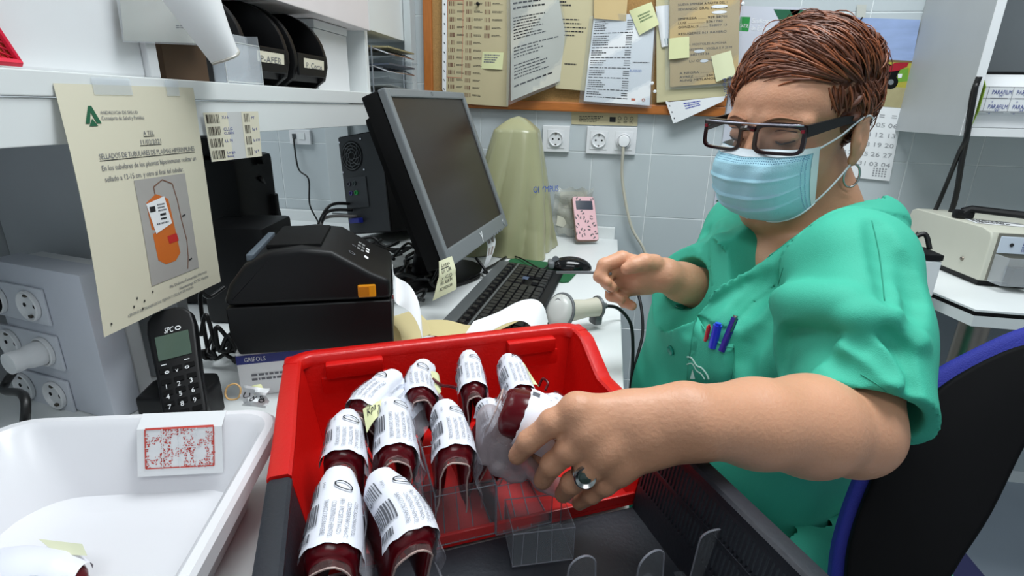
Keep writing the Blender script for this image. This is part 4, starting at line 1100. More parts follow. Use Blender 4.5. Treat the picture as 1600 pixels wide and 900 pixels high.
for c in range(3):
    for k in range(13 if c < 2 else 7):
        vv = .16+k*.062
        if c == 2 and .42 < vv < .62: continue
        S.bars([.05, .32, .60][c], vv, [.16, .42, .69][c], vv+.035, M_brownink, 4, seed=k+c*20); S.lines([.18, .44, .71][c], vv+.01, [.30, .58, .88][c], vv+.028, 2, M_ink, seed=k+c)
for k in range(4): pass
ro = mat('faint_red', (190, 110, 90), .6)
for a, b in (((.03, .15), (.27, .15)), ((.03, .78), (.27, .78)), ((.03, .15), (.03, .78)), ((.27, .15), (.27, .78))): S.stroke(a, b, .0015, ro, 'ruled_line')
S.text('+CI', .40, .12, .018, M_ink); S.flush(t)
bm = BM(); 
Sx = quad_sheet(*[at(*p, Y=CY-.001) for p in ((691, -30), (699, -30), (697, 150), (691, 140))]); Sx.body('punched_margin', M_paperw, t, 1, 4)
for k in range(12): Sx.ring(.5, .03+k*.085, .0022, .0022, .0018, M_ink, 'punch_hole')
Sx.flush(t)
t, S = wsheet('sticky_note', 'pale yellow note on the barcode list at the left of the cork board', ((754, 81), (787, 82), (785, 109), (752, 107)), M_note, CY-.004, cat='sticky note'); S.lines(.1, .15, .9, .7, 4, M_inkg, seed=3); S.flush(t)
t, S = wsheet('typed_sheet', 'grey typed sheet in a clear sleeve curling out, right of the barcode list', ((797, -30), (868, -30), (895, 118), (800, 158)), mat('greyish_paper', (200, 198, 186), .6), CY-.012, curl=.012, curlv=.02)
for k, (a, b, n) in enumerate(((.05, .26, 5), (.30, .50, 8), (.55, .66, 4), (.70, .84, 5), (.88, .92, 1))): S.lines(.06, a, .92 if k % 2 == 0 else .7, b, n, M_ink, seed=k+30, fill=.35, ragged=.5)
S.flush(t); sleeve(t, S)
t, S = wsheet('typed_sheet', 'buff typed sheet behind the grey one on the cork board', ((862, -30), (933, -30), (915, 142), (868, 138)), mat('buff2_paper', (196, 186, 150), .6), CY-.003)
S.lines(.05, .18, .5, .24, 2, M_ink, seed=2); S.lines(.12, .34, .85, .52, 5, M_brownink, seed=5, fill=.3); S.lines(.3, .75, .7, .78, 1, M_ink, seed=7); S.flush(t)
t, S = wsheet('price_list', 'white printed list with blue headings in the middle of the cork board', ((928, 26), (1024, 20), (1015, 165), (912, 158)), M_paperw, CY-.008)
bh = mat('blue_heading', (70, 80, 170), .6)
v = .06
for blk, n in enumerate((5, 5, 3, 3, 3, 4, 2)):
    S.lines(.03, v, .30, v+n*.024, n, M_ink, seed=blk, fill=.45); S.lines(.56, v, .66, v+n*.024, n, M_ink, seed=blk+50, fill=.45, ragged=.1); v += n*.024+.01
    S.lines(.03, v, .66, v+.018, 1, bh, seed=blk+9, fill=.5, ragged=0); v += .034
S.lines(.70, .52, .98, .56, 1, mat('pen_blue', (60, 110, 190), .5), seed=4, fill=.3); S.text('BUQUIO', .66, .63, .025, mat('pen_blue', (60, 110, 190), .5), 'handwriting'); S.rect(.72, .93, .78, .955, ro, 'stamp'); S.ring(.90, .94, .004, .004, .0015, M_redink, 'stamp'); S.flush(t)
sl = sleeve(t, S)
t, S = wsheet('card', 'plain tan card pinned above the printed list', ((928, -20), (982, -20), (978, 33), (928, 29)), mat('tan_card', (205, 180, 130), .6), CY-.012, cat='card')
t, S = wsheet('sticky_note', 'yellow note stuck over the top right corner of the printed list', ((983, 17), (1018, 3), (1030, 38), (999, 55)), M_note, CY-.014, cat='sticky note'); S.lines(.25, .3, .85, .65, 3, mat('green_ink', (110, 130, 90), .6), seed=1); S.flush(t)
t, S = wsheet('backing_sheet', 'buff sheet behind the brown memo on the right of the cork board', ((1025, -30), (1140, -30), (1136, 150), (1026, 160)), mat('buff3', (196, 188, 150), .6), CY-.002)
t, S = wsheet('white_slip', 'white slip behind the brown memo, beside the yellow note', ((1024, 10), (1046, 8), (1044, 72), (1034, 74)), M_paperw, CY-.006); S.rect(.5, .8, .95, .95, mat('dark_teal', (40, 100, 100), .5), 'stamp'); S.flush(t)
t, S = wsheet('memo', 'brown memo with black typed numbers and small notes in a clear sleeve', ((1046, -25), (1157, -30), (1153, 128), (1047, 136)), mat('brown_paper', (192, 168, 122), .6), CY-.012)
for i, (s_, v_, u_) in enumerate((('NUEVA EMPRESA A PARTIR DEL 1', .21, .12), ('SEVIANDO GRAL STE 31 03', .255, .12), ('EMPRESA ........ 959 58701', .345, .12), ('LUZ ................ 5061740', .385, .12), ('GONZALO ......... 958077 13', .425, .12), ('RESUGERES 061 RAYERO', .49, .12), ('PUEBLA  MOSTOLES ALMONA', .60, .12), ('682TE086   VECELA E Y 20 M', .65, .28), ('682TE136', .70, .30), ('LU ORDEN', .765, .28), ('A NEGRA ............. 68', .88, .14), ('AVREZ .......... 5501', .92, .14), ('AUNQ METLANOS ... 570', .955, .14))): S.text(s_, u_, v_, .022, M_ink, wmax=min(.7, .9-u_))
for u, v, ru in ((.66, .235, .012), (.66, .29, .011), (.38, .66, .008), (.45, .76, .006), (.66, .76, .010)):
    S.poly([(u+.12*ru/.012*math.cos(a)+.05, v+.016*math.sin(a)) for a in np.linspace(0, 2*math.pi, 14, endpoint=False)], M_paperw, 'white_correction', .0009)
S.flush(t); sleeve(t, S)
t, S = wsheet('sticky_note', 'yellow note stuck at the left edge of the brown memo', ((1046, 60), (1077, 57), (1077, 90), (1045, 93)), M_note, CY-.018, cat='sticky note')
t, S = wsheet('sticky_note', 'cream note with blue handwriting at the lower right of the brown memo', ((1111, 88), (1142, 79), (1150, 118), (1119, 128)), mat('cream2', (222, 224, 185), .7), CY-.018, cat='sticky note')
for k, w_ in enumerate(('Pedro', 'Moment Re', '25 Feb')): S.text(w_, .28+.27*k, .95, .2, mat('note_ink', (60, 70, 110), .6), 'handwriting', vertical=True, wmax=.8)
S.flush(t)
t, S = wsheet('torn_form', 'white form in a clear sleeve slipping down below the cork board', ((1040, 160), (1134, 150), (1130, 158), (1056, 192)), M_paperw, CY-.006); S.lines(.28, .15, .6, .6, 3, bh, seed=8); S.flush(t); 
Sx = quad_sheet(*[at(*p, Y=CY-.006) for p in ((1040, 158), (1048, 160), (1060, 189), (1052, 193))]); Sx.body('sleeve_margin', M_paperw, t, 1, 3)
for k in range(3): Sx.ring(.5, .2+.3*k, .002, .002, .0016, M_ink, 'punch_hole')
Sx.flush(t)
for k, p in enumerate(((747, 6), (1019, 130), (1160, 6), (1023, 143))):
    c = at(*p, Y=CY-.008); o = obj('push_pin', lathe(BM(), Fr(c, (1, 0, 0), (0, 0, 1), (0, -1, 0)), [(.004, -.006), (.0045, .0), (.0025, .003), (.0045, .007), (.0001, .0085)], 14), M_black if k in (0, ) else M_paperw, None, 40)
    tag(o, ['black push pin at the top of the barcode list', 'white push pin right of the printed list', 'white push pin at the top right corner of the brown memo', 'white push pin low on the cork, just under another'][k], 'push pin')
# notice strip under the board
t, S = wsheet('energy_notice', 'tan notice strip with small icons taped under the cork board', ((893, 172), (997, 174), (996, 197), (893, 194)), mat('tan_strip', (196, 186, 150), .6), WY-.002, curl=0)
S.lines(.12, .40, .52, .85, 4, M_ink, seed=3, fill=.5); S.rect(.58, .42, .67, .78, M_ink, 'icon')
for k in range(3): S.ring(.73+.09*k, .5, .005, .005, .0012, M_ink, 'icon'); S.lines(.70+.09*k, .70, .76+.09*k, .88, 2, M_ink, seed=k)
S.flush(t)
# ------------------------------------------------------------------ wall sockets
def wall_socket(x0, x1, z0, z1, n, lab):
    t = thing('wall_socket', lab, 'wall socket', ((x0+x1)/2, WY, z0))
    obj('cover_plate', box(BM(), W0, x0, x1, WY-.011, WY-.0005, z0, z1, .002), M_white2, t)
    S = quad_sheet((x0, WY-.0112, z1), (x1, WY-.0112, z1), (x1, WY-.0112, z0), (x0, WY-.0112, z0)); out = []
    for k in range(n):
        u = (k+.5)/n; cx = x0+(x1-x0)*u
        obj('insert_plate', box(BM(), W0, cx-.027, cx+.027, WY-.0125, WY-.0112, (z0+z1)/2-.028, (z0+z1)/2+.028, .0008), M_white2, t)
        S.f0 = S.f; S2 = quad_sheet((x0, WY-.0127, z1), (x1, WY-.0127, z1), (x1, WY-.0127, z0), (x0, WY-.0127, z0))
        out.append(socket_face(S2, u, .5, .0205, t)[1])
    return out
wall_socket(-.208, -.123, 1.018, 1.098, 1, 'single white wall socket under the cork board')
o = wall_socket(-.070, .082, 1.017, 1.099, 2, 'double white wall socket under the cork board')
f = o[1]
plug(f, 'power_plug', 'white plug in the right half of the double wall socket', M_paperw, [f.p(0, .0, .03) if 0 else V(f.o[0], WY-.035, f.o[2]-.03), V(f.o[0]+.006, WY-.02, f.o[2]-.12), V(f.o[0]+.045, WY-.018, f.o[2]-.26), at(1008, 395, Y=WY-.02), at(1030, 470, Y=WY-.02), at(1040, 560, Y=WY-.02)], capm=mat('cream_cable', (200, 196, 180), .5), L=.028, r=.018)
# ------------------------------------------------------------------ calendars
gA, gB, gC = mat('green_dark', (20, 90, 60), .5), mat('green_mid', (30, 140, 60), .5), mat('green_light', (110, 180, 60), .5)
t, S = wsheet('wall_calendar', 'pale wall calendar with green triangles hanging behind the person', ((1157, 9), (1262, 12), (1215, 362), (1112, 344)), mat('lilac_paper', (200, 203, 214), .55), WY-.004, curl=0, cat='calendar')
def tris(u0, v0, du, dv, seq):
    for k, (i, j, dn, c) in enumerate(seq):
        u = u0+i*du/2; v = v0+j*dv
        S.poly([(u, v), (u+du, v), (u+du/2, v+dv)] if dn else [(u, v+dv), (u+du/2, v), (u+du, v+dv)], (gA, gB, gC)[c], 'printed_triangles')
tris(.50, .01, .16, .033, [(0, 0, 1, 0), (1, 0, 0, 1), (2, 0, 1, 1), (3, 0, 0, 0), (4, 0, 1, 0), (1, 1, 1, 1), (3, 0, 1, 1), (5, 0, 0, 2), (2, 1, 0, 2)])
tris(.02, .90, .22, .035, [(0, 0, 0, 1), (0, 1, 1, 0), (1, 1, 0, 2), (2, 0, 0, 1), (0, 2, 0, 0), (2, 1, 1, 1), (1, 2, 1, 1), (0, -1, 0, 0)])
S.rect(.02, .045, .17, .105, gB, 'logo'); S.text('SATSE', .035, .09, .016, M_paperw, wmax=.12, off=.001); S.text('Sindicato', .20, .07, .02, gB, wmax=.3); S.text('de Enfermeria', .20, .10, .02, gB, wmax=.42)
for r in range(5):
    for c in range(6): S.rect(.22+.05*c, .70+r*.018, .25+.05*c, .712+r*.018, M_inkg, 'date_print')
S.flush(t)
t = thing('wall_calendar', 'calendar with a motorcycle photo hanging right of the person', 'calendar', at(1380, 150, Y=WY-.005))
P = [at(*p, Y=WY-.006) for p in ((1300, 26), (1438, 31), (1390, 283), (1262, 270))]
S = quad_sheet(*P); S.body('calendar_paper', M_paperw, t, 2, 2)
vh = .525
sky = mat('photo_sky', (150, 170, 210), .5, var=.25, scale=14, stretch=(1, 1, 4)); hay = mat('photo_field', (175, 165, 60), .6, var=.3, scale=60); soil = mat('photo_road', (170, 160, 120), .6, var=.15, scale=40)
S.rect(0, 0, 1, .245, sky, 'photo_sky_part', .0006); S.rect(0, .245, 1, .40, hay, 'photo_field_part', .0006); S.rect(0, .40, 1, vh, soil, 'photo_road_part', .0006)
S.rect(0, .238, 1, .252, mat('photo_hedge', (120, 100, 60), .6), 'photo_hedge_part', .0007)
S.poly([(.84, .30), (.97, .28), (.985, .36), (.88, .37)], mat('photo_green', (110, 160, 50), .6, var=.2, scale=80), 'photo_bush', .0008)
def disc(u, v, r, m, key, off): S.poly([(u+r*math.cos(a)/S.w, v+r*math.sin(a)/S.h) for a in np.linspace(0, 2*math.pi, 20, endpoint=False)], m, key, off)
disc(.80, .372, .018, M_blackm, 'motorcycle_print', .0010); disc(.80, .372, .007, M_grey, 'motorcycle_wheel_hub', .0012); disc(.60, .36, .018, M_blackm, 'motorcycle_print', .0010)
S.poly([(.56, .28), (.70, .255), (.88, .29), (.84, .36), (.66, .385), (.58, .36)], M_blackm, 'motorcycle_print', .0011)
S.poly([(.74, .285), (.80, .255), (.96, .248), (.95, .272), (.86, .30), (.76, .31)], mat('photo_red', (165, 22, 40), .4), 'motorcycle_red_print', .0014)
S.poly([(.86, .32), (.91, .318), (.91, .342), (.87, .345)], M_paperw, 'plate_print', .0015); S.poly([(.62, .345), (.72, .34), (.74, .37), (.64, .38)], M_grey, 'motorcycle_engine_print', .0014)
S.stroke((.64, .265), (.72, .235), .0025, M_blackm, 'motorcycle_print', .0013)
lt = mat('date_grey', (150, 152, 156), .6); 
for r, (a, b) in enumerate((('05', '06'), ('12', '13'), ('19', '20'), ('26', '27'), ('03', '04'))):
    v = .655+r*.064
    for k, (u, s_) in enumerate(((.37, ''), (.50, ''), (.63, ''), (.77, a), (.915, b))):
        S.text(s_ or str(int(a)-3+k if int(a) > 3 else 29+k).zfill(2), u, v, .028, (lt if (k < 4 or r == 4) else M_ink), 'date_print', align='c', wmax=.11)
for u in (.77, .915): S.rect(u-.03, .575, u+.03, .580, lt, 'date_print'); S.rect(u-.03, .588, u+.03, .593, lt, 'date_print')
for r in range(4):
    for c in range(5): S.rect(.78+.035*c, .92+r*.016, .80+.035*c, .93+r*.016, lt, 'date_print')
S.flush(t)
c = at(1350, 26, Y=WY-.006)
t = thing('calendar_hook', 'small paper tab with a black clip holding up the motorcycle calendar', 'hook', c)
quad_sheet(*[at(*p, Y=WY-.004) for p in ((1339, 7), (1354, 7), (1352, 28), (1338, 27))]).body('tab', mat('tab_grey', (190, 192, 185), .6), t, 2, 2)
obj('black_clip', tube(BM(), [at(1343, 33, Y=WY-.012), at(1348, 27, Y=WY-.014)], .0022, 6), M_black, t)
# ------------------------------------------------------------------ wall cupboard at the right
t = thing('wall_cupboard', 'open grey wall cupboard at the upper right with white front edges', 'cupboard', (1.1, WY, 1.11))
cg = mat('cupboard_grey', (176, 180, 182), .5)
CX0, CX1, CYF, CZ0 = .795, 1.75, 1.435, 1.108
obj('side_board', box(BM(), W0, CX0, CX0+.018, CYF+.0015, WY-.002, CZ0, 1.9, .0005), cg, t)
obj('side_edge', box(BM(), W0, CX0, CX0+.018, CYF-.001, CYF+.001, CZ0, 1.9), M_paperw, t)
obj('bottom_board', box(BM(), W0, CX0+.0185, CX1, CYF+.0015, WY-.002, CZ0, CZ0+.018, .0005), cg, t)
obj('bottom_edge', box(BM(), W0, CX0+.0185, CX1, CYF-.001, CYF+.001, CZ0, CZ0+.018), M_paperw, t)
obj('back_board', box(BM(), W0, CX0+.0185, CX1, WY-.012, WY-.003, CZ0+.0185, 1.9), mat('cupboard_dark', (120, 126, 130), .6), t)
obj('side_board', box(BM(), W0, CX1, CX1+.018, CYF, WY-.002, CZ0, 1.9, .0005), cg, t)
obj('top_board', box(BM(), W0, CX0, CX1+.018, CYF, WY-.002, 1.901, 1.919, .0005), cg, t)
zb = CZ0+.0185
t = thing('film_box', 'white dispenser box with blue lettering in the open cupboard', 'box', (.93, 1.47, zb))
fb = Fr((.845, 1.478, zb), nrm(V(1, -.02, 0)), nrm(V(.02, 1, 0)), (0, 0, 1))
ff = Fr(fb.o, fb.y, fb.z, fb.x)
obj('box_body', prism(BM(), ff, [(0.014, .0), (.014, .034), (0.0, .036), (.0, .090), (.018, .112), (.036, .118), (.10, .118), (.10, 0)], 0, .16, .001), M_paperw, t)
obj('green_end', prism(BM(), ff, [(.013, .0), (-.0, .036), (.0, .09), (.018, .112), (.10, .112), (.10, 0)], -.002, -.0002), mat('lime_green', (150, 185, 60), .5), t)
S = quad_sheet(fb.p(0, -.0004, .09), fb.p(.16, -.0004, .09), fb.p(.16, -.0004, .036), fb.p(0, -.0004, .036))
nb = mat('logo_navy', (40, 60, 140), .5)
for c_ in range(3):
    for r in range(2):
        u = .09+.31*c_; v = .30+.58*r
        S.text('PARAFILM', u, v, .17, nb, 'brand_mark', wmax=.25); S.text('"M"', u+.09, v+.12, .10, nb, 'brand_mark', wmax=.07); S.rect(u+.0, v+.15, u+.22, v+.17, M_inkg)
        S.ring(u+.04, v+.30-.0 if r == 0 else v+.2, .0015, .0015, .0006, nb, 'brand_mark'); 
    S.rect(.05+.31*c_-.01, 0, .055+.31*c_-.01, 1, M_inkg, 'fold_line')
for v in (.0, .46, .98): S.rect(0, v, 1, v+.015, M_inkg, 'fold_line')
S.flush(t)
t = thing('black_holder', 'black box behind the white dispenser in the cupboard', 'box', (.97, 1.6, zb))
obj('holder_body', box(BM(), W0, .86, 1.10, 1.585, 1.66, zb, zb+.13, .01), M_black, t, 40)
obj('holder_foot', box(BM(), W0, 1.008, 1.10, 1.50, 1.583, zb, zb+.05, .004), M_black, t, 40)
for k, (a, b) in enumerate(((0, 0), (1, 0))):
    p = [[at(1530, 120, Y=1.425), at(1520, 150, Y=1.425), at(1512, 205, Y=1.425), at(1503, 250, Y=1.45), at(1490, 320, Y=1.48), at(1462, 382, Y=1.46)], [at(1526, 130, Y=1.418), at(1511, 210, Y=1.42), at(1498, 240, Y=1.45), at(1478, 290, Y=1.5), at(1455, 340, Y=1.5), at(1428, 372, Y=1.48)]][k]
    cable(['thick black cable dropping from the cupboard to the heat sealer', 'second black cable from the cupboard, left of the thick one'][k], p, .0062-.0012*k)
# ------------------------------------------------------------------ right table with the sealer
t = thing('side_table', 'white table with a black edge line and steel leg at the right', 'table', (1.2, 1.45, 0))
za = .80
P = [at(1440, 445, Z=za), at(1525, 484, Z=za), at(1640, 492, Z=za)]
poly = [(P[0][0]-.02, P[0][1]+.03), (P[1][0], P[1][1]), (P[2][0]+.35, P[2][1]-.01), (1.7, 1.0), (1.7, WY-.01), (P[0][0]-.02, WY-.01)]
poly = [(float(a), float(b)) for a, b in poly]
obj('tabletop', prism(BM(), Fr((0, 0, za-.004), (1, 0, 0), (0, 1, 0), (0, 0, 1)), poly, 0, .004), M_white, t)
obj('edge_band', prism(BM(), Fr((0, 0, za-.012), (1, 0, 0), (0, 1, 0), (0, 0, 1)), poly, 0, .0078), M_blackm, t)
obj('table_core', prism(BM(), Fr((0, 0, za-.034), (1, 0, 0), (0, 1, 0), (0, 0, 1)), poly, 0, .0218), M_white, t)
lg = at(1535, 540, Z=.70)
obj('leg', lathe(BM(), yawfr((P[1][0]+.045, P[1][1]+.06, 0), 0), [(.026, 0), (.026, za-.036)], 24), M_steel, t, 40)
obj('leg', lathe(BM(), yawfr((1.6, 1.3, 0), 0), [(.026, 0), (.026, za-.036)], 24), M_steel, t, 40)
obj('under_table_shade', box(BM(), W0, .80, 1.68, WY-.04, WY-.015, .3, za-.036), mat('shaded_tile_grey', (130, 135, 138), .5), t)  # grey sheet painted as the shade on the wall tiles below the table
def sealer():
    # machine with a cream shell, clear front guard and black handle
    A = at(1528, 447, Z=za+.001); B = at(1446, 402, Z=za+.001)
    ex = nrm(V(1, -.02, 0)); ey = nrm(V(B[0]-A[0], B[1]-A[1], 0)); ey = nrm(V(-.10, 1, 0))
    fr = Fr((A[0]-.0, A[1], za+.0015), ex, ey, (0, 0, 1))
    t = thing('tube_sealer', 'cream tube sealing machine with a clear front guard on the side table', 'machine', fr.o)
    cm = mat('cream_metal', (198, 198, 184), .4)
    ff = Fr(fr.o, fr.x, fr.z, -fr.y)
    obj('shell', prism(BM(), Fr(fr.o, fr.y, fr.z, fr.x), [(0, .012), (0, .105), (.006, .118), (.03, .124), (.255, .124), (.27, .118), (.275, .10), (.275, .012)], -.003, .30, .004, 3), cm, t, 35)
    obj('base', box(BM(), fr, .004, .29, .01, .265, 0, .0115, .001), M_black, t)
    S = quad_sheet(fr.p(.008, -.0008, .117), fr.p(.28, -.0008, .117), fr.p(.28, -.0008, .018), fr.p(.008, -.0008, .018))
    obj('front_recess', box(BM(), fr, .008, .292, -.0015, -.0002, .014, .118), mat('recess_grey', (120, 118, 108), .4), t)
    obj('control_panel', box(BM(), fr, .012, .288, -.004, -.0016, .076, .112, .001), mat('panel_blue_white', (205, 215, 228), .35), t)
    P2 = quad_sheet(fr.p(.012, -.0044, .112), fr.p(.112, -.0044, .112), fr.p(.112, -.0044, .076), fr.p(.012, -.0044, .076))
    P2.ring(.22, .48, .004, .004, .0038, M_ink, 'knob_mark')
    P2.text('hymotic', .42, .50, .26, nb, 'brand_mark', wmax=.5); P2.rect(.42, .56, .9, .62, M_redink, 'brand_mark'); P2.text('SEAL-COM 5000', .42, .85, .15, nb, 'brand_mark', wmax=.5); P2.flush(t)
    obj('clear_guard', box(BM(), fr, .012, .288, -.040, -.038, .014, .074), M_clear, t)
    obj('guard_side', box(BM(), fr, .010, .012, -.040, -.0045, .014, .074), M_clear, t)
    obj('seal_head', box(BM(), fr, .035, .075, -.030, -.0045, .016, .050, .002), mat('dark_bronze', (60, 56, 50), .3, metal=.5), t)
    L = quad_sheet(fr.p(.10, -.0415, .066), fr.p(.16, -.0415, .066), fr.p(.16, -.0415, .026), fr.p(.10, -.0415, .026)); L.body('warning_label', M_paperw, t, 2, 2)
    L.text('LA SELLADORA', .06, .35, .12, nb, wmax=.8); L.text('APAGAR', .1, .62, .12, M_redink, wmax=.6); L.text('LIMPIEZA', .06, .88, .12, nb, wmax=.7); L.flush(t)
    obj('side_screw', lathe(BM(), Fr(fr.p(-.0032, .06, .045), fr.y, fr.z, -fr.x), [(.0045, 0), (.004, .003), (.0001, .0035)], 12, False), M_steel, t, 40)
    h0, h1 = fr.p(.02, .13, .126), fr.p(.16, .035, .126)
    bm = BM(); tube(bm, [h0+V(0, 0, .012), h0+V(.01, -.006, .022), h1+V(-.02, .01, .020), h1+V(0, 0, .012)], [.012, .008, .008, .013], 8); obj('carry_handle', bm, M_black, t, 40)
    bm = BM(); box(bm, Fr(h0, ex, ey, (0, 0, 1)), -.018, .018, -.01, .01, -.001, .018, .004); box(bm, Fr(h1, ex, ey, (0, 0, 1)), -.02, .02, -.01, .01, -.001, .018, .004); obj('handle_mount', bm, M_black, t, 40)
    return fr
sf = sealer()
t = thing('yellow_marker', 'yellow marker pen lying on top of the cream sealing machine', 'marker', sf.p(.13, .06, .125))
a, b = sf.p(.115, .075, .1325), sf.p(.20, .055, .1325)
obj('marker_body', tube(BM(), [a, b], .006, 12), mat('marker_yellow', (250, 190, 30), .4), t, 40); obj('marker_cap', tube(BM(), [b, b+nrm(b-a)*.03], .0066, 12), mat('marker_cap', (250, 210, 60), .4), t, 40)
t = thing('papers_on_sealer', 'loose printed sheet lying on top of the sealing machine', 'paper', sf.p(.05, .08, .125))
Sx = quad_sheet(sf.p(.02, .12, .1252), sf.p(.11, .10, .1252), sf.p(.10, .05, .1252), sf.p(.01, .07, .1252)); Sx.body('paper', M_paperw, t, 2, 2); Sx.lines(.05, .05, .95, .9, 6, M_ink, seed=2); Sx.flush(t)
c = at(1452, 392, Z=za+.09)
t = thing('power_adapter', 'white box with a black top between the person and the sealing machine', 'power adapter', (c[0], c[1], za))
cf = yawfr((c[0]-.0, c[1], za+.0012), 0)
obj('adapter_body', box(BM(), cf, -.045, .012, -.03, .04, 0, .075, .003), M_paperw, t); obj('adapter_top', box(BM(), cf, -.046, .013, -.031, .041, .0755, .088, .003), M_black, t)
obj('black_flex', tube(BM(), spline([cf.p(-.04, .0, .09), cf.p(-.03, .01, .11), cf.p(-.01, .01, .12), cf.p(-.0, .0, .092)], 6), .005, 8), M_cable, t, True)
# ------------------------------------------------------------------ office chair
def chair():
    blue = mat('blue_fabric', (26, 36, 140), .75, bump=.4, bscale=600); blk = mat('chair_black', (5, 5, 7), .7, spec=.12); navy = mat('seat_navy', (10, 14, 60), .8)
    t = thing('office_chair', 'office chair with a blue cushion and black plastic shell under the person', 'chair', (.62, .70, 0))
    def plane(P, d): return [at(px, py, d=d) for px, py in P]
    # outline in a real plane: normal points to the viewer and a bit to the left
    o0 = at(1450, 760, d=.60)
    n = nrm(-ray(1450, 760)+RT*.35); x = nrm(np.cross(UP, n)); y = np.cross(n, x); fr = Fr(o0, x, y, n)
    def onp(px, py, off=0):
        r = ray(px, py); p0 = fr.o+fr.z*off; tt = np.dot(p0-CO, fr.z)/np.dot(r, fr.z); q = CO+r*tt-fr.o; return (float(np.dot(q, x)), float(np.dot(q, y)))
    shell = [(1322, 872), (1352, 770), (1398, 682), (1450, 620), (1520, 572), (1600, 540), (1680, 540), (1690, 600), (1640, 640), (1600, 690), (1545, 800), (1500, 870), (1470, 915), (1400, 985), (1330, 985)]
    sp = [tuple(p[:2]) for p in spline([(a, b, 0) for a, b in [onp(*q) for q in shell]], 4, closed=True)]
    obj('back_shell', prism(BM(), fr, sp, -.012, .012, .005, 3), blk, t, 40)
    cus = [(1298, 872), (1330, 760), (1382, 656), (1440, 592), (1515, 548), (1600, 512), (1690, 500), (1700, 560), (1640, 640), (1580, 700), (1500, 860), (1400, 960), (1310, 960)]
    sp = [tuple(p[:2]) for p in spline([(a, b, 0) for a, b in [onp(*q, -.03) for q in cus]], 4, closed=True)]
    obj('back_cushion', prism(BM(), Fr(fr.p(0, 0, -.012), fr.x, fr.y, fr.z), sp, -.045, -.0005, .012, 4), blue, t, 50)
    sc = V(.40, .74, 0)
    obj('seat', prism(BM(), yawfr((sc[0], sc[1], .40), 0), [(.25*math.copysign(abs(math.cos(a))**.5, math.cos(a)), .24*math.copysign(abs(math.sin(a))**.5, math.sin(a))) for a in np.linspace(0, 2*math.pi, 32, endpoint=False)], 0, .06, .02, 3), navy, t, 50)
    bm = BM(); tube(bm, spline([(.44, .70, .395), (.50, .60, .375), fr.p(.0, -.24, .03), fr.p(0, -.16, .02)], 6), .018, 10); obj('back_stem', bm, blk, t, True)
    obj('gas_column', lathe(BM(), yawfr((sc[0], sc[1], .09), 0), [(.03, 0), (.03, .15), (.02, .16), (.02, .309)], 20), M_black, t, 40)
    for k in range(5):
        a = k*2*math.pi/5+.3; e = V(sc[0]+.27*math.cos(a), sc[1]+.27*math.sin(a), .07)
        obj('base_leg', tube(BM(), [(sc[0], sc[1], .11), tuple(e)], [.025, .016], 8), M_black, t, 40)
        obj('caster', lathe(BM(), Fr((e[0], e[1]-.0125, .028), (1, 0, 0), (0, 0, 1), (0, 1, 0)), [(.0001, 0), (.028, .002), (.028, .023), (.0001, .025)], 16, False), M_black, t, 40)
chair()
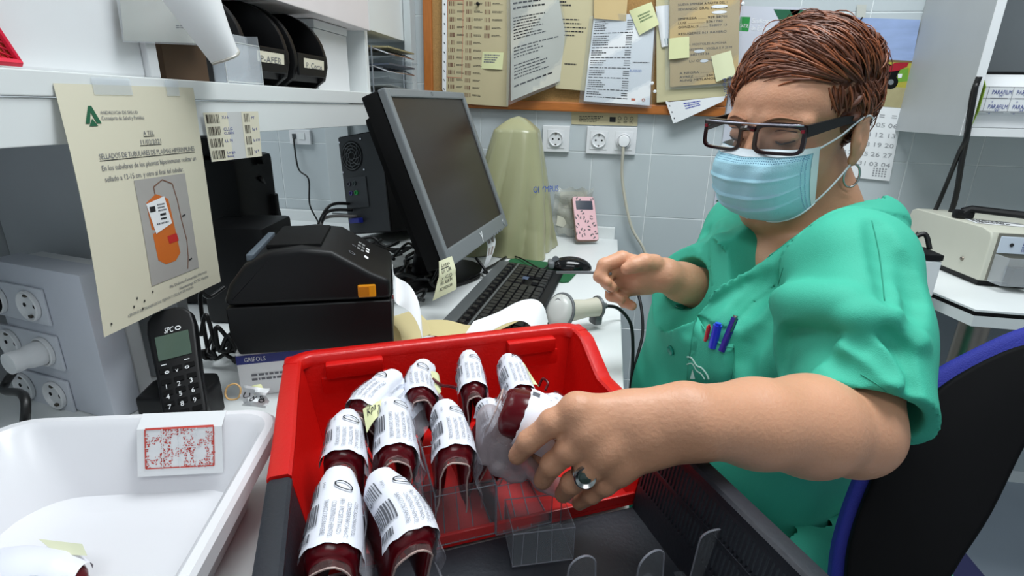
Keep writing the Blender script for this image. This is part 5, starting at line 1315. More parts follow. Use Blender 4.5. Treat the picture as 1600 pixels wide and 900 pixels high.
# ================================================================== white tray
def rrect(w, h, r, n=6, cx=0, cy=0):
    P = []
    for sx, sy, a0 in ((1, -1, -90), (1, 1, 0), (-1, 1, 90), (-1, -1, 180)):
        for k in range(n+1):
            a = math.radians(a0+90*k/n); P.append((cx+sx*(w/2-r)+r*math.cos(a), cy+sy*(h/2-r)+r*math.sin(a)))
    return P
TRZ = .838
_tr = at(446, 636, Z=TRZ); _nr = at(300, 903, Z=TRZ)
ty = nrm(_tr-_nr); tx = V(ty[1], -ty[0], 0)          # ty away from the camera, tx to the right
def tray():
    W, D = .275, .40
    c = _tr-tx*W/2-ty*D/2; fr = Fr((c[0], c[1], ZD), tx, ty, (0, 0, 1)); H = TRZ-ZD
    t = thing('tray', 'deep white plastic tray in the lower left with a red-printed card at its far wall', 'tray', fr.o)
    bm = BM(); rings = []
    spec = [(-.034, 0, .03), (-.031, .004, .03), (-.014, H-.018, .034), (-.012, H-.016, .034), (-.0, H-.018, .034), (0, H-.004, .034), (-.003, H, .034), (-.010, H, .030), (-.016, H-.006, .030), (-.036, .014, .045), (-.050, .005, .045)]
    for off, z, r in spec:
        rings.append([bm.verts.new(fr.p(a, b, z)) for a, b in rrect(W+2*off, D+2*off, max(.02, r), 6)])
    n = len(rings[0])
    for A, B in zip(rings[:-1], rings[1:]):
        for k in range(n): bm.faces.new((A[k], A[(k+1) % n], B[(k+1) % n], B[k]))
    bm.faces.new(rings[-1]); bm.faces.new(rings[0][::-1])
    tm = mat('milky_plastic', (232, 232, 236), .28, var=.01, sss=.0)
    obj('tray_body', bm, tm, t, 35)
    s = thing('printed_card', 'white card with a blurred red stamp leaning over the far rim of the white tray', 'card', at(288, 676, Z=.82))
    # follows the far inner wall, top folded over the rim
    a = at(225, 630, Z=TRZ+.001); b = at(345, 632, Z=TRZ+.001)
    ya = float(np.dot(a-fr.o, fr.y)); xa = float(np.dot(a-fr.o, fr.x)); xb = float(np.dot(b-fr.o, fr.x))
    y1 = D/2-.004; 
    f = lambda u, v: fr.p(xa+.012+(xb-xa)*u, y1-.0125*min(1, v*6)-.018*v-.003, H+.0030-v*.055)
    S = Sheet(f, xb-xa, .068); S.body('card', M_paperw, s, 4, 6, .0004)
    rd = [mat('stamp_red%d_ink' % k, c_, .6) for k, c_ in enumerate(((200, 70, 60), (222, 130, 115), (235, 170, 160)))]
    r = random.Random(2)
    for k in range(1100):
        u, v = .10+.80*(r.random()), .17+.69*r.random()
        if math.sin(u*24)+math.sin(v*17+u*9)+.6*math.sin(u*71) < -.25: continue
        w_ = r.uniform(.006, .018); h_ = r.uniform(.012, .05)
        S.rect(u, v, u+w_, v+h_*.5, rd[r.choice((0, 0, 1, 2))], 'red_stamp')
    for a0, b0 in (((.1, .17), (.9, .16)), ((.1, .86), (.9, .86)), ((.1, .17), (.1, .86)), ((.9, .16), (.9, .86))): S.stroke(a0, b0, .0014, rd[0], 'red_stamp')
    for q in (.3, .5, .68): S.stroke((.1, q), (.9, q), .0009, M_paperw, 'stamp_grid', .0009)
    for q in (.3, .5, .7): S.stroke((q, .17), (q, .86), .0009, M_paperw, 'stamp_grid', .0009)
    S.flush(s)
    return fr
trf = tray()
# ================================================================== crates
CA = math.radians(28.2)
cx_, cy_ = V(math.cos(CA), math.sin(CA), 0), V(math.sin(CA), -math.cos(CA), 0)   # cx to the right along the far wall, cy towards the camera
_c0 = at(464, 560, Z=.872)
CF = Fr((_c0[0], _c0[1], ZD+.0005), cx_, cy_, (0, 0, 1))          # left far corner, left handed for y -> use with care
CW = .345
M_red = mat('red_crate_plastic', (205, 18, 14), .32, var=.05, bump=.15, bscale=300)
M_dk = mat('slate_crate_plastic', (40, 43, 50), .42, var=.08, bump=.15, bscale=300)
RH = .872-ZD
def crate(name, lab, y0, y1, m, far, near, dip, floor_z, slots, near_h=None, rimw=.013):
    t = thing(name, lab, 'crate', CF.p(CW/2, (y0+y1)/2, 0))
    tap = .018
    def wallpt(side, s, z, inner):
        """side 0 left 1 right: a point on the wall surface at distance s along cy"""
        k = z/RH; off = tap*(1-k)+(.0045 if inner else 0)
        x = off if side == 0 else CW-off
        return CF.p(x, s, z)
    N = 22
    for side in (0, 1):
        bm = BM(); V_ = []
        hs = [(y0+(y1-y0)*i/N) for i in range(N+1)]
        zt = [RH-dip(s, side) for s in hs]
        z0 = floor_z
        def strip_(i0, i1, za, zb):
            for i in range(i0, i1):
                pts = []
                for inner in (0, 1):
                    for s_, zz in ((i, za(i)), (i+1, za(i+1)), (i+1, zb(i+1)), (i, zb(i))): pts.append(wallpt(side, hs[s_], zz, inner))
                vs = [bm.verts.new(p) for p in pts]
                for q in ((0, 1, 2, 3), (7, 6, 5, 4), (0, 4, 5, 1), (3, 2, 6, 7), (1, 5, 6, 2), (0, 3, 7, 4)): bm.faces.new([vs[j] for j in q])
        if slots and side in slots:
            za, zb, rows = slots[side]
            strip_(0, N, lambda i: z0, lambda i: za)
            obj('side_wall', bm, m, t, 30); bm = BM()
            strip_(0, N, lambda i: zb, lambda i: zt[i])
            # upright bars between the slots
            o = obj('side_wall', bm, m, t, 30); bm = BM(); nb_ = 46
            for k in range(nb_):
                s_ = y0+(y1-y0)*(k+.5)/nb_
                a = wallpt(side, s_, za, 0); b = wallpt(side, s_, zb, 0); nrm_in = CF.x*(1 if side == 0 else -1)
                wv = CF.y*.0013
                pts = [a-wv, a+wv, b+wv, b-wv]; pts += [p+nrm_in*.0045 for p in pts]
                vs = [bm.verts.new(p) for p in pts]
                for q in ((0, 1, 2, 3), (7, 6, 5, 4), (0, 4, 5, 1), (3, 2, 6, 7), (1, 5, 6, 2), (0, 3, 7, 4)): bm.faces.new([vs[j] for j in q])
            zm = (za+zb)/2
            a0, a1 = wallpt(side, y0, zm, 0), wallpt(side, y1, zm, 0); nrm_in = CF.x*(1 if side == 0 else -1)
            pts = [a0-V(0, 0, .003), a1-V(0, 0, .003), a1+V(0, 0, .003), a0+V(0, 0, .003)]; pts += [p+nrm_in*.0045 for p in pts]
            vs = [bm.verts.new(p) for p in pts]
            for q in ((0, 1, 2, 3), (7, 6, 5, 4), (0, 4, 5, 1), (3, 2, 6, 7), (1, 5, 6, 2), (0, 3, 7, 4)): bm.faces.new([vs[j] for j in q])
            tag(obj('slot_bars', bm, m, t), kind='stuff')
        else:
            strip_(0, N, lambda i: z0, lambda i: zt[i]); obj('side_wall', bm, m, t, 30)
        # rim flange
        bm = BM(); rings = []
        for i in range(N+1):
            p = wallpt(side, hs[i], zt[i], 0); ox = CF.x*(-1 if side == 0 else 1); z = V(0, 0, 1)
            rings.append([bm.verts.new(q) for q in (p-ox*.0055-z*.006, p-ox*.0055+z*.0005, p-ox*.003+z*.003, p+ox*(rimw-.003)+z*.003, p+ox*rimw+z*.0005, p+ox*rimw-z*.014, p+ox*(rimw-.003)-z*.014, p+ox*(rimw-.0035)-z*.002, p+ox*.001-z*.002)])
        n = len(rings[0])
        for A, B in zip(rings[:-1], rings[1:]):
            for k in range(n): bm.faces.new((A[k], A[(k+1) % n], B[(k+1) % n], B[k]))
        bm.faces.new(rings[0]); bm.faces.new(rings[-1][::-1]); obj('rim', bm, m, t, 40)
    obj('crate_floor', box(BM(), CF, tap, CW-tap, y0+.0, y1-.0, floor_z-.004 if floor_z > .004 else 0, floor_z), m, t)
    if far:
        bm = BM(); hh = RH
        lo = [CF.p(tap-.002, y0+tap, floor_z), CF.p(CW-tap+.002, y0+tap, floor_z)]; hi = [CF.p(.002, y0, hh), CF.p(CW-.002, y0, hh)]
        pts = [lo[0], lo[1], hi[1], hi[0]]; pts += [p+CF.y*.0045 for p in pts]
        vs = [bm.verts.new(p) for p in pts]
        for q in ((0, 1, 2, 3), (7, 6, 5, 4), (0, 4, 5, 1), (3, 2, 6, 7), (1, 5, 6, 2), (0, 3, 7, 4)): bm.faces.new([vs[j] for j in q])
        obj('end_wall', bm, m, t)
        # far rim with rounded corners
        bm = BM(); R_ = .024; path = [CF.p(-.0, y0+R_+.012, hh)]
        pth = []
        for k in range(7):
            a = math.pi/2*k/6; pth.append(CF.p(R_-R_*math.cos(a)-.006, y0+R_-R_*math.sin(a)-.004, hh))
        for k in range(6, -1, -1):
            a = math.pi/2*k/6; pth.append(CF.p(CW-R_+R_*math.cos(a)+.006, y0+R_-R_*math.sin(a)-.004, hh))
        rings = []
        for i, p in enumerate(pth):
            a = pth[max(0, i-1)]; b = pth[min(len(pth)-1, i+1)]; tt = nrm(b-a); ox = V(-tt[1], tt[0], 0)
            z = V(0, 0, 1)
            rings.append([bm.verts.new(q) for q in (p-ox*.010-z*.010, p-ox*.010+z*.001, p-ox*.007+z*.0035, p+ox*.005+z*.0035, p+ox*.008+z*.0005, p+ox*.008-z*.016, p+ox*.005-z*.016, p+ox*.004-z*.003)])
        n = len(rings[0])
        for A, B in zip(rings[:-1], rings[1:]):
            for k in range(n): bm.faces.new((A[k], A[(k+1) % n], B[(k+1) % n], B[k]))
        bm.faces.new(rings[0]); bm.faces.new(rings[-1][::-1]); obj('rim', bm, m, t, 50)
        # recessed stacking ledges near both corners
        for xa in (.030, CW-.030-.065):
            fw = Fr(CF.p(0, y0+.0045+.0035, 0), CF.x, CF.y, CF.z)
            obj('ledge', box(BM(), fw, xa, xa+.065, -.004, .010, RH-.024, RH-.006, .003), m, t, 40)
            obj('corner_block', box(BM(), fw, xa-.006, xa+.071, -.004, .004, RH-.050, RH-.024, .003), m, t, 40)
    if near:
        h_ = near_h or .012
        bm = BM(); box(bm, CF, tap, CW-tap, y1-.004, y1, floor_z, floor_z+h_, .001); obj('front_lip', bm, m, t)
    return t
def dip_red(s, side):
    if side == 1: return .028*max(0, min(1, (s-.035)/.06))
    return .004*max(0, min(1, (s-.10)/.06))
def dip_gray(s, side):
    if side == 1: return .024-.018*max(0, min(1, (s-.34)/.05)) if 0 else .020
    return .006
YS = .212
crate('red_crate', 'red plastic crate holding the far rows of blood bags', 0, YS, M_red, True, True, dip_red, .014, None, .010)
crate('dark_crate', 'slate grey plastic crate in front of the red one, half empty with slotted walls', YS+.0015, .44, M_dk, False, True, dip_gray, .008, {1: (.036, .092, 2)}, .08)
# ================================================================== blood bags
M_blood = mat('dark_blood_bag', (84, 4, 14), .22, var=.25, scale=30, coat=.1, spec=.35)
M_bloodd = mat('inner_bag', (42, 5, 9), .35, var=.2)
M_seam = clear('bag_seam', rgb=(190, 150, 148), opac=.10, rough=.2, edge=.2)
M_film = clear('bag_film', rgb=(215, 215, 225), opac=.05, rough=.15, edge=.22)
M_label = mat('bag_label', (236, 238, 248), .45, var=.02)
M_bar = mat('barcode_ink', (88, 90, 98), .6, var=0)
def bag(lab, A, B, roll=0, ra=.020, rb=.013, Lw=.165, seed=0, name='blood_bag', group='labelled blood bags standing in the crates', note=None, printed=True, M_='', z_down=None, arch=0.0, lt0=.06, lt1=.975, flap=True):
    """A near end of the ridge, B far end"""
    r = random.Random(seed)
    A, B = V(*A), V(*B); ax = nrm(B-A); L = float(np.linalg.norm(B-A))
    up = V(0, 0, 1) if z_down is None else V(*z_down); up = nrm(up-ax*np.dot(up, ax)); sd = nrm(np.cross(ax, up))   # sd to the right when looking from near to far
    up, sd = up*math.cos(roll)+sd*math.sin(roll), sd*math.cos(roll)-up*math.sin(roll)
    wob = [r.uniform(-1, 1) for _ in range(6)]
    def sect(s, t, off):
        """s -1..1 across, t 0 near .. 1 far"""
        rad = (ra*(1-t)+rb*t)*.80
        if t > .8: rad *= 1-.35*((t-.8)/.2)**2
        arc = s*Lw/2; q = rad*math.pi/2
        R_ = rad+off
        if abs(arc) < q:
            a = arc/rad; x = R_*math.sin(a); z = R_*math.cos(a)-rad
        else:
            sg = 1 if arc > 0 else -1; e = abs(arc)-q
            x = sg*(R_+e*.035+.0035*wob[0]*math.sin(e*90+wob[1]+sg)); z = -rad-e
        x += .003*wob[2]*math.sin(t*5+wob[3]); z += .0025*math.sin(t*6+wob[4]) + (-.010*max(0, t-.75)/.25 if t > .75 else 0)
        z += arch*math.sin(math.pi*t)
        return A+ax*(L*t)+sd*x+up*z
    t_ = thing(name, lab, 'blood bag', A-up*.05, group)
    ns, nt = 26, 14; V_ = []; F_ = []
    T = .0150
    def thick(s, t):
        e = max(0, 1-abs(2*t-1)**7); w_ = max(0, 1-abs(s)**8)
        return T*math.sqrt(e*w_)*(.85+.3*math.sin(6*t+3*s+wob[5])*.3)
    for k in (0, 1):
        for j in range(nt+1):
            t = j/nt
            t = (0.5-0.5*math.cos(math.pi*t))
            for i in range(ns+1):
                s = -1+2*i/ns; h = thick(s, t)
                V_.append(sect(s, t, -.0062+ (h*.5 if k == 0 else -h*.5)))
    NN = (ns+1)*(nt+1); g = lambda i, j, k: k*NN+j*(ns+1)+i
    for j in range(nt):
        for i in range(ns):
            F_.append((g(i, j, 0), g(i+1, j, 0), g(i+1, j+1, 0), g(i, j+1, 0))); F_.append((g(i, j, 1), g(i, j+1, 1), g(i+1, j+1, 1), g(i+1, j, 1)))
    for i in range(ns): F_.append((g(i, 0, 0), g(i, 0, 1), g(i+1, 0, 1), g(i+1, 0, 0))); F_.append((g(i, nt, 0), g(i+1, nt, 0), g(i+1, nt, 1), g(i, nt, 1)))
    for j in range(nt): F_.append((g(0, j, 0), g(0, j+1, 0), g(0, j+1, 1), g(0, j, 1))); F_.append((g(ns, j, 0), g(ns, j, 1), g(ns, j+1, 1), g(ns, j+1, 0)))
    from_vf('bag_body', V_, F_, M_blood, t_, True)
    # pale welded seam past both ends
    V_ = []; F_ = []
    for kk, ta, tb in ((0, -.07, .02), (1, .98, 1.05)):
        base = len(V_)
        for t in (ta, tb):
            for i in range(ns+1):
                s = -1+2*i/ns; V_.append(sect(s*1.02, t, -.0062)+up*.001*math.sin(i*1.3+seed))
        for i in range(ns): F_.append((base+i, base+i+1, base+ns+2+i, base+ns+1+i))
    o = from_vf('welded_seam', V_, F_, M_seam, t_, True)
    bm = BM(); tube(bm, [sect((-1+2*i/24)*1.02, -.07, -.0062)+up*.001*math.sin(i*1.3+seed) for i in range(25)], .0008, 5); obj('seam_edge', bm, mat('seam_edge', (190, 165, 158), .35), t_)
    # label wrapped over the ridge
    u0 = -.36; u1 = .74
    def f(u, v): return sect(u0+(u1-u0)*u, lt1-(lt1-lt0)*v, .0026+.0003*math.sin(9*v+seed))
    S = Sheet(f, Lw/2*(u1-u0), L*(lt1-lt0))
    V2 = []; F2 = []; a_, b_ = 26, 18
    for j in range(b_+1):
        for i in range(a_+1):
            v = j/b_; cut = .06*math.sin(i*.9+seed)*(1 if j == b_ else 0)*.4
            V2.append(S.P(i/a_, v-abs(cut)))
    for j in range(b_):
        for i in range(a_): F2.append((j*(a_+1)+i, (j+1)*(a_+1)+i, (j+1)*(a_+1)+i+1, j*(a_+1)+i+1))
    from_vf('label', V2, F2, M_label, t_, True)
    if flap:
        ff_ = lambda u, v: sect(.30+.66*u, 1.0-1.08*v, .0035+.006*u*u+.0022*math.sin(7*v+9*u+seed))
        Sheet(ff_, Lw*.33, L).body('plastic_film', M_film, t_, 10, 12, .0004)
    if printed:
        ll = .0010
        S.bars(.05, .22, .22, .42, M_bar, 9, seed=seed, off=.0012, nv=5); 
        S.bars(.02, .52, .24, .78, M_bar, 10, seed=seed+5, off=.0012, nv=5)
        S.bars(.05, .84, .20, .93, M_bar, 7, seed=seed+7, off=.0012, nv=5)
        lgt = mat('fine_print', (180, 183, 192), .6); mid = mat('mid_print', (140, 143, 152), .6)
        for k in range(5): S.text(('BANCO DE SANGRE', 'CONCENTRADO HEMATIES', 'Rh POSITIVO', 'CONSERVAR 2 A 6 C', 'CPD SAG-MANITOL')[k], .27+.05*k, .50+.03*(k % 2), .030, lgt if k % 2 else mid, vertical=True, wmax=.40, off=.0012)
        S.text('8414', .245, .26, .02, M_inkg, vertical=True, off=.0012)
        for k in range(4): S.text(('VOLUMEN 280 ML', 'CADUCIDAD 42 DIAS', 'NO ABRIR', 'ANTICOAGULANTE')[k], .60+.09*k, .20+.1*k, .028, lgt, vertical=True, wmax=.35, off=.0012)
        S.ring(.385, .33, .0062, .0036, .0010, M_ink, ang=math.radians(25+r.uniform(-15, 15)), off=.0016)
        S.flush(t_)
    return t_, sect, S
def Z(px, py, z): return at(px, py, Z=z)
bg = {}
# far row, from the left
bag('blood bag lying askew at the left end of the far row, its label slanting', Z(548, 634, .878), Z(606, 566, .890), -.45, .021, .015, seed=1)
bag('blood bag second from the left in the far row', Z(652, 614, .872), Z(655, 553, .884), -.10, .018, .012, seed=2)
bag('blood bag in the middle of the far row, its top just under the red rim', Z(742, 606, .874), Z(731, 537, .886), .0, .017, .012, seed=3)
bag('blood bag at the right of the far row with a yellow tag hanging from it', Z(818, 608, .872), Z(793, 540, .882), .0, .018, .012, seed=4)
# second row
bag('blood bag at the left of the middle row, beside the red side wall', Z(530, 716, .868), Z(545, 628, .882), .05, .022, .014, seed=5)
bag('blood bag second from the left in the middle row, right of the yellow tag', Z(622, 702, .870), Z(614, 606, .884), .12, .022, .013, seed=6)
bag('blood bag in the centre of the middle row with a ragged lower label edge', Z(716, 706, .868), Z(698, 612, .884), .08, .022, .013, seed=7)
bag('blood bag mostly hidden behind the lifted one', Z(792, 672, .862), Z(762, 610, .876), .15, .020, .013, seed=8)
bag('blood bag at the right of the middle row, just above the lifting fingers', Z(892, 650, .860), Z(852, 604, .872), .2, .018, .012, seed=9)
# front row
bag('blood bag at the front left, nearest to the white tray', Z(512, 868, .866), Z(528, 716, .884), .02, .0245, .015, seed=10)
bag('blood bag at the front, second from the left, with an open arch below', Z(652, 842, .864), Z(602, 716, .884), .10, .0245, .014, seed=11)
# held bag
hb, hsect, hS = bag('blood bag lifted out of the crate by the near hand', at(792, 622, d=.475), at(905, 668, d=.475), 0, .030, .028, .125, seed=12, group=None, z_down=tuple(UP*.62+RT*.15+FW*-.78), printed=False, arch=.004, lt0=.26, lt1=.9, flap=False)
hS.rect(.12, .80, .2, .95, M_bar); hS.rect(.15, .55, .55, .57, M_inkg); hS.flush(hb)
# bunched clear pocket and tubing under the lifted bag
t = thing('tubing_pouch', 'cloudy clear pouch of folded tubing hanging under the lifted blood bag', 'pouch', at(785, 700, d=.50))
F_ = Field(at(790, 690, d=.49)-V(.07, .07, .07), at(790, 690, d=.49)+V(.10, .07, .07), .0018)
r = random.Random(4)
for (a, b, ra_) in (((760, 655), (757, 712), .0095), ((773, 662), (778, 728), .0105), ((790, 690), (800, 738), .0105), ((765, 648), (785, 690), .010), ((815, 718), (850, 752), .0085), ((848, 752), (905, 776), .0095), ((780, 730), (812, 742), .008)):
    F_.cap(at(*a, d=.486), at(*b, d=.492), ra_, ra_*.9, .0035)
F_.build('pouch_body', clear('cloudy_pouch', rgb=(185, 172, 176), opac=.38, rough=.35), t, 2)
# bag in the tray
a = at(126, 876, Z=ZD+.045); b = at(-30, 872, Z=ZD+.05)
bag('blood bag lying in the white tray at the lower left corner', b, a, 0, .030, .016, .085, seed=20, group=None, printed=False)
s = thing('yellow_tag', 'pale yellow tag behind the blood bag in the white tray', 'tag', at(110, 858, Z=ZD+.04)); quad_sheet(at(60, 842, Z=ZD+.048), at(128, 850, Z=ZD+.046), at(136, 868, Z=ZD+.04), at(90, 866, Z=ZD+.044)).body('tag_paper', mat('pale_tag', (218, 220, 190), .6), s, 4, 2)
# yellow paper tags
def ytag(lab, pts, d, words=None):
    P = [at(px, py, d=dd) for (px, py), dd in zip(pts, d)]
    s = thing('yellow_tag', lab, 'tag', P[0]); S = quad_sheet(*P, curl=.003); S.body('tag_paper', M_note, s, 4, 4)
    if words:
        for k, w_ in enumerate(words): S.text(w_, .10+.08*k, .32+.36*k, .24, M_ink, 'handwriting', wmax=.7)
    S.flush(s)
ytag('yellow tag with handwritten letters between the bags at the left', [(564, 622), (600, 606), (592, 650), (573, 676)], (.515, .530, .497, .484), ('C-E-K-', 'Kpa -'))
ytag('yellow tag on the right side of the second bag of the far row', [(673, 580), (686, 586), (690, 612), (680, 620)], (.585, .590, .575, .570))
ytag('yellow tag on the right side of the far right bag', [(812, 566), (820, 574), (842, 604), (826, 602)], (.60, .60, .575, .575))
# red tubing
def rtube(lab, pts, r_=.0018):
    o = obj('blood_tubing', tube(BM(), spline(pts, 8), r_, 8), M_blood, None, True); tag(o, lab, 'tubing')
rtube('red tubing looping between the far row and the middle row', [at(676, 592, d=.58), at(690, 602, d=.575), at(706, 604, d=.57), at(728, 612, d=.565), at(742, 612, d=.57)])
rtube('red tubing hanging down beside the centre bag of the middle row', [at(742, 705, d=.50), at(744, 735, d=.50), at(736, 760, d=.505), at(732, 772, d=.51)])
rtube('red tubing behind the right bag of the middle row', [at(842, 604, d=.60), at(848, 592, d=.60), at(856, 598, d=.595), at(852, 610, d=.59)], .0015)
# ================================================================== clear bag holders
M_acr = clear('acrylic', opac=.015, rough=.05, edge=.10); M_edge = mat('holder_glint', (150, 152, 162), .2, var=0, alpha=.55)  # second material is a pale colour standing in for glints on holder edges
def holder(lab, P, yaw, w=.062, d=.05, h=.055, tilt=0):
    fr = yawfr(P, yaw)
    if tilt: fr = Fr(fr.o, fr.x, nrm(fr.y*math.cos(tilt)+fr.z*math.sin(tilt)), nrm(fr.z*math.cos(tilt)-fr.y*math.sin(tilt)))
    t = thing('bag_holder', lab, 'holder', P, 'clear plastic bag holders')
    th = .0012
    for a in ((-w/2, w/2, -d/2, -d/2+th, 0, h), (-w/2, w/2, d/2-th, d/2, 0, h*.75), (-w/2, -w/2+th, -d/2+th, d/2-th, 0, h*.9), (w/2-th, w/2, -d/2+th, d/2-th, 0, h*.9)): obj('holder_wall', box(BM(), fr, *a), M_acr, t)
    obj('holder_floor', box(BM(), fr, -w/2, w/2, -d/2, d/2, -th, -.0001), M_acr, t)
    bm = BM()
    for z, q in ((0, 1), (h*.9, 1)): tube(bm, [fr.p(*p) for p in ((-w/2, -d/2, z), (w/2, -d/2, z), (w/2, d/2, z), (-w/2, d/2, z))], .0007, 5, closed=True)
    for a in (-1, 1):
        for b in (-1, 1): tube(bm, [fr.p(a*w/2, b*d/2, 0), fr.p(a*w/2, b*d/2, h*.9)], .0006, 5)
    for k in (-1, 0, 1): tube(bm, [fr.p(k*w*.25-.006, -d/2, 0), fr.p(k*w*.25+.006, d/2, 0)], .0006, 5)
    obj('edge_glint', bm, M_edge, t)
    return t
fy = math.degrees(CA)
zf = ZD+.0155; zg = ZD+.0105
holder('empty clear plastic holder standing in the dark crate below the lifted bag', at(840, 850, Z=zg), fy-8, tilt=0, w=.056, d=.044, h=.040)
for k, (px, py, lab) in enumerate(((715, 800, 'clear plastic holder under the centre bag of the middle row'), (622, 800, 'clear plastic holder under the second bag from the left in the middle row'), (800, 785, 'clear plastic holder under the lifted bag, on the red floor'))): holder(lab, at(px, py, Z=zf), fy, w=.056, d=.075, h=.062)
for k, (px, py, lab) in enumerate(((905, 925, 'clear plastic tab standing at the bottom edge, left of three'), (1010, 920, 'clear plastic tab standing at the bottom edge, middle of three'), (1108, 905, 'clear plastic tab standing in the dark crate, rightmost and largest of three'))):
    c = at(px, py+18, Z=zg); fr = yawfr(c, fy+(0, 10, -14)[k])
    t = thing('bag_holder', lab, 'holder', c, 'clear plastic bag holders')
    w_ = (.030, .034, .040)[k]; h_ = (.050, .052, .066)[k]
    pr = [(-w_/2, 0), (w_/2, 0)]+[(w_/2*.8*math.cos(a), h_-.012+.012*math.sin(a)) for a in np.linspace(0, math.pi, 12)]
    obj('clear_tab', prism(BM(), Fr(fr.o, fr.x, fr.z, -fr.y), pr, -.0007, .0007), M_acr, t)
    obj('edge_glint', tube(BM(), [fr.p(a, 0, b) for a, b in pr], .0009, 5, closed=True), M_edge, t)
    obj('holder_floor', box(BM(), fr, -w_/2-.004, w_/2+.004, -.02, .02, 0, .0012), M_acr, t)
# ================================================================== the person
M_skin = mat('skin', (206, 152, 120), .48, var=.08, scale=25, bump=.25, bscale=260, sss=.12)
M_scrub = mat('teal_scrub_cloth', (56, 174, 146), .75, var=.03, scale=6, bump=.25, bscale=900)
M_scrubd = mat('teal_stitching', (34, 140, 116), .8, var=0)
per = thing('person', 'person in teal scrubs, light blue face mask and dark glasses reaching into the red crate', 'person', (.36, .80, 0))
# ---- head frame: x to the person's left, y forward, z up
az, pt, rl = math.radians(225.6), math.radians(8), math.radians(-1.2)
hf_ = V(math.cos(az)*math.cos(pt), math.sin(az)*math.cos(pt), -math.sin(pt)); hl_ = V(math.cos(az+math.pi/2), math.sin(az+math.pi/2), 0); hu_ = np.cross(hf_, -hl_)
if hu_[2] < 0: hu_ = -hu_
hl2 = math.cos(rl)*hl_+math.sin(rl)*hu_; hu2 = math.cos(rl)*hu_-math.sin(rl)*hl_
HC = V(.264, .858, 1.137)
HF = Fr(HC, hl2, hf_, hu2); HA = np.array([HF.x, HF.y, HF.z])
h = HF.p
# ---- torso frame
taz = math.radians(208); TFv = V(math.cos(taz), math.sin(taz), 0); TLv = V(math.cos(taz+math.pi/2), math.sin(taz+math.pi/2), 0)
NB = V(.325, .860, 1.0)                       # base of the neck
TO = Fr(NB, TLv, TFv, (0, 0, 1)); TA = np.array([TO.x, TO.y, TO.z])
SL = at(1330, 425, d=.645); EL = at(1328, 668, d=.545); WL_ = at(1085, 657, d=.455)
SR = TO.p(-.165, -.01, -.055); ER = at(1140, 470, d=.89); WR = at(1038, 430, d=.80)
K = dict(k=.004)
# hands: chains of joints with radii
def fingers():
    c = []
    # near (left) hand, fingers closed over the lifted bag
    D = .448
    kn = [at(902, 640, d=D-.004), at(914, 676, d=D-.006), at(938, 708, d=D-.004), at(965, 732, d=D+.006)]
    c.append(([kn[0], at(862, 662, d=D), at(826, 690, d=D+.006), at(808, 712, d=D+.018)], [.0115, .0105, .0098, .0082]))
    c.append(([kn[1], at(888, 705, d=D-.002), at(862, 726, d=D+.006), at(848, 750, d=D+.022)], [.0118, .0108, .0098, .0085]))
    c.append(([kn[2], at(918, 737, d=D+.0), at(893, 755, d=D+.010), at(880, 772, d=D+.028)], [.0112, .0102, .0094, .0080]))
    c.append(([kn[3], at(945, 757, d=D+.010), at(924, 772, d=D+.020), at(905, 785, d=D+.036)], [.0102, .0092, .0084, .0072]))
    th = [at(1010, 650, d=D+.022), at(940, 660, d=D+.045), at(880, 690, d=D+.052), at(838, 716, d=D+.050)]
    return kn, c, th
kn, fch, thb = fingers()
lo = V(-.08, .28, .55); hi = V(.50, 1.16, 1.29)
HB = .0026
F_ = Field(lo, hi, HB)
# torso core inside the clothes
F_.ell(TO.p(0, -.01, -.13), (.13, .08, .12), .02, TA); F_.ell(TO.p(0, .0, -.30), (.13, .09, .15), .03, TA)
F_.cap(TO.p(-.10, -.01, -.06), TO.p(.09, -.01, -.06), .045, .045, .03); F_.cap(TO.p(.06, -.01, -.06), SL, .045, .048, .02)
# chest skin in the neckline
F_.ell(TO.p(0, .045, -.085), (.12, .075, .075), .03, TA)
# neck
F_.cap(TO.p(0, -.015, -.03), h(0, -.025, -.06), .062, .056, .03)
F_.ell(h(0, .035, -.125), (.046, .05, .030), .025, HA)
# head
F_.ell(h(0, -.014, .040), (.077, .096, .088), .01, HA)
F_.ell(h(0, .028, -.030), (.061, .072, .082), .02, HA)
F_.ell(h(0, .050, .030), (.062, .052, .050), .02, HA)
F_.ell(h(0, .046, -.081), (.045, .042, .033), .025, HA)
for s in (-1, 1):
    F_.ell(h(s*.033, .060, -.040), (.024, .026, .028), .015, HA)
    F_.cap(h(s*.050, .078, .012), h(s*.012, .096, .016), .010, .010, .012)
    F_.ell(h(s*.033, .104, -.003), (.019, .013, .011), .010, HA, 's')
    F_.ell(h(s*.033, .083, -.004), (.0145, .0130, .0125), .003, HA)
    F_.cap(h(s*.045, .088, -.004), h(s*.021, .092, -.007), .0040, .0035, .004)
    F_.ell(h(s*.080, -.014, -.018), (.0075, .019, .031), .004, HA)
    F_.ell(h(s*.0885, -.008, -.014), (.005, .011, .017), .004, HA, 's')
    F_.ell(h(s*.083, -.004, -.022), (.004, .004, .008), .003, HA)
    F_.cap(h(s*.082, -.002, .006), h(s*.083, -.024, .010), .0035, .004, .003)
    F_.ell(h(s*.078, -.008, -.046), (.0055, .008, .009), .004, HA)
F_.cap(h(0, .098, .004), h(0, .122, -.038), .0085, .0115, .010)
for s in (-1, 1): F_.ell(h(s*.012, .112, -.041), (.009, .010, .008), .006, HA)
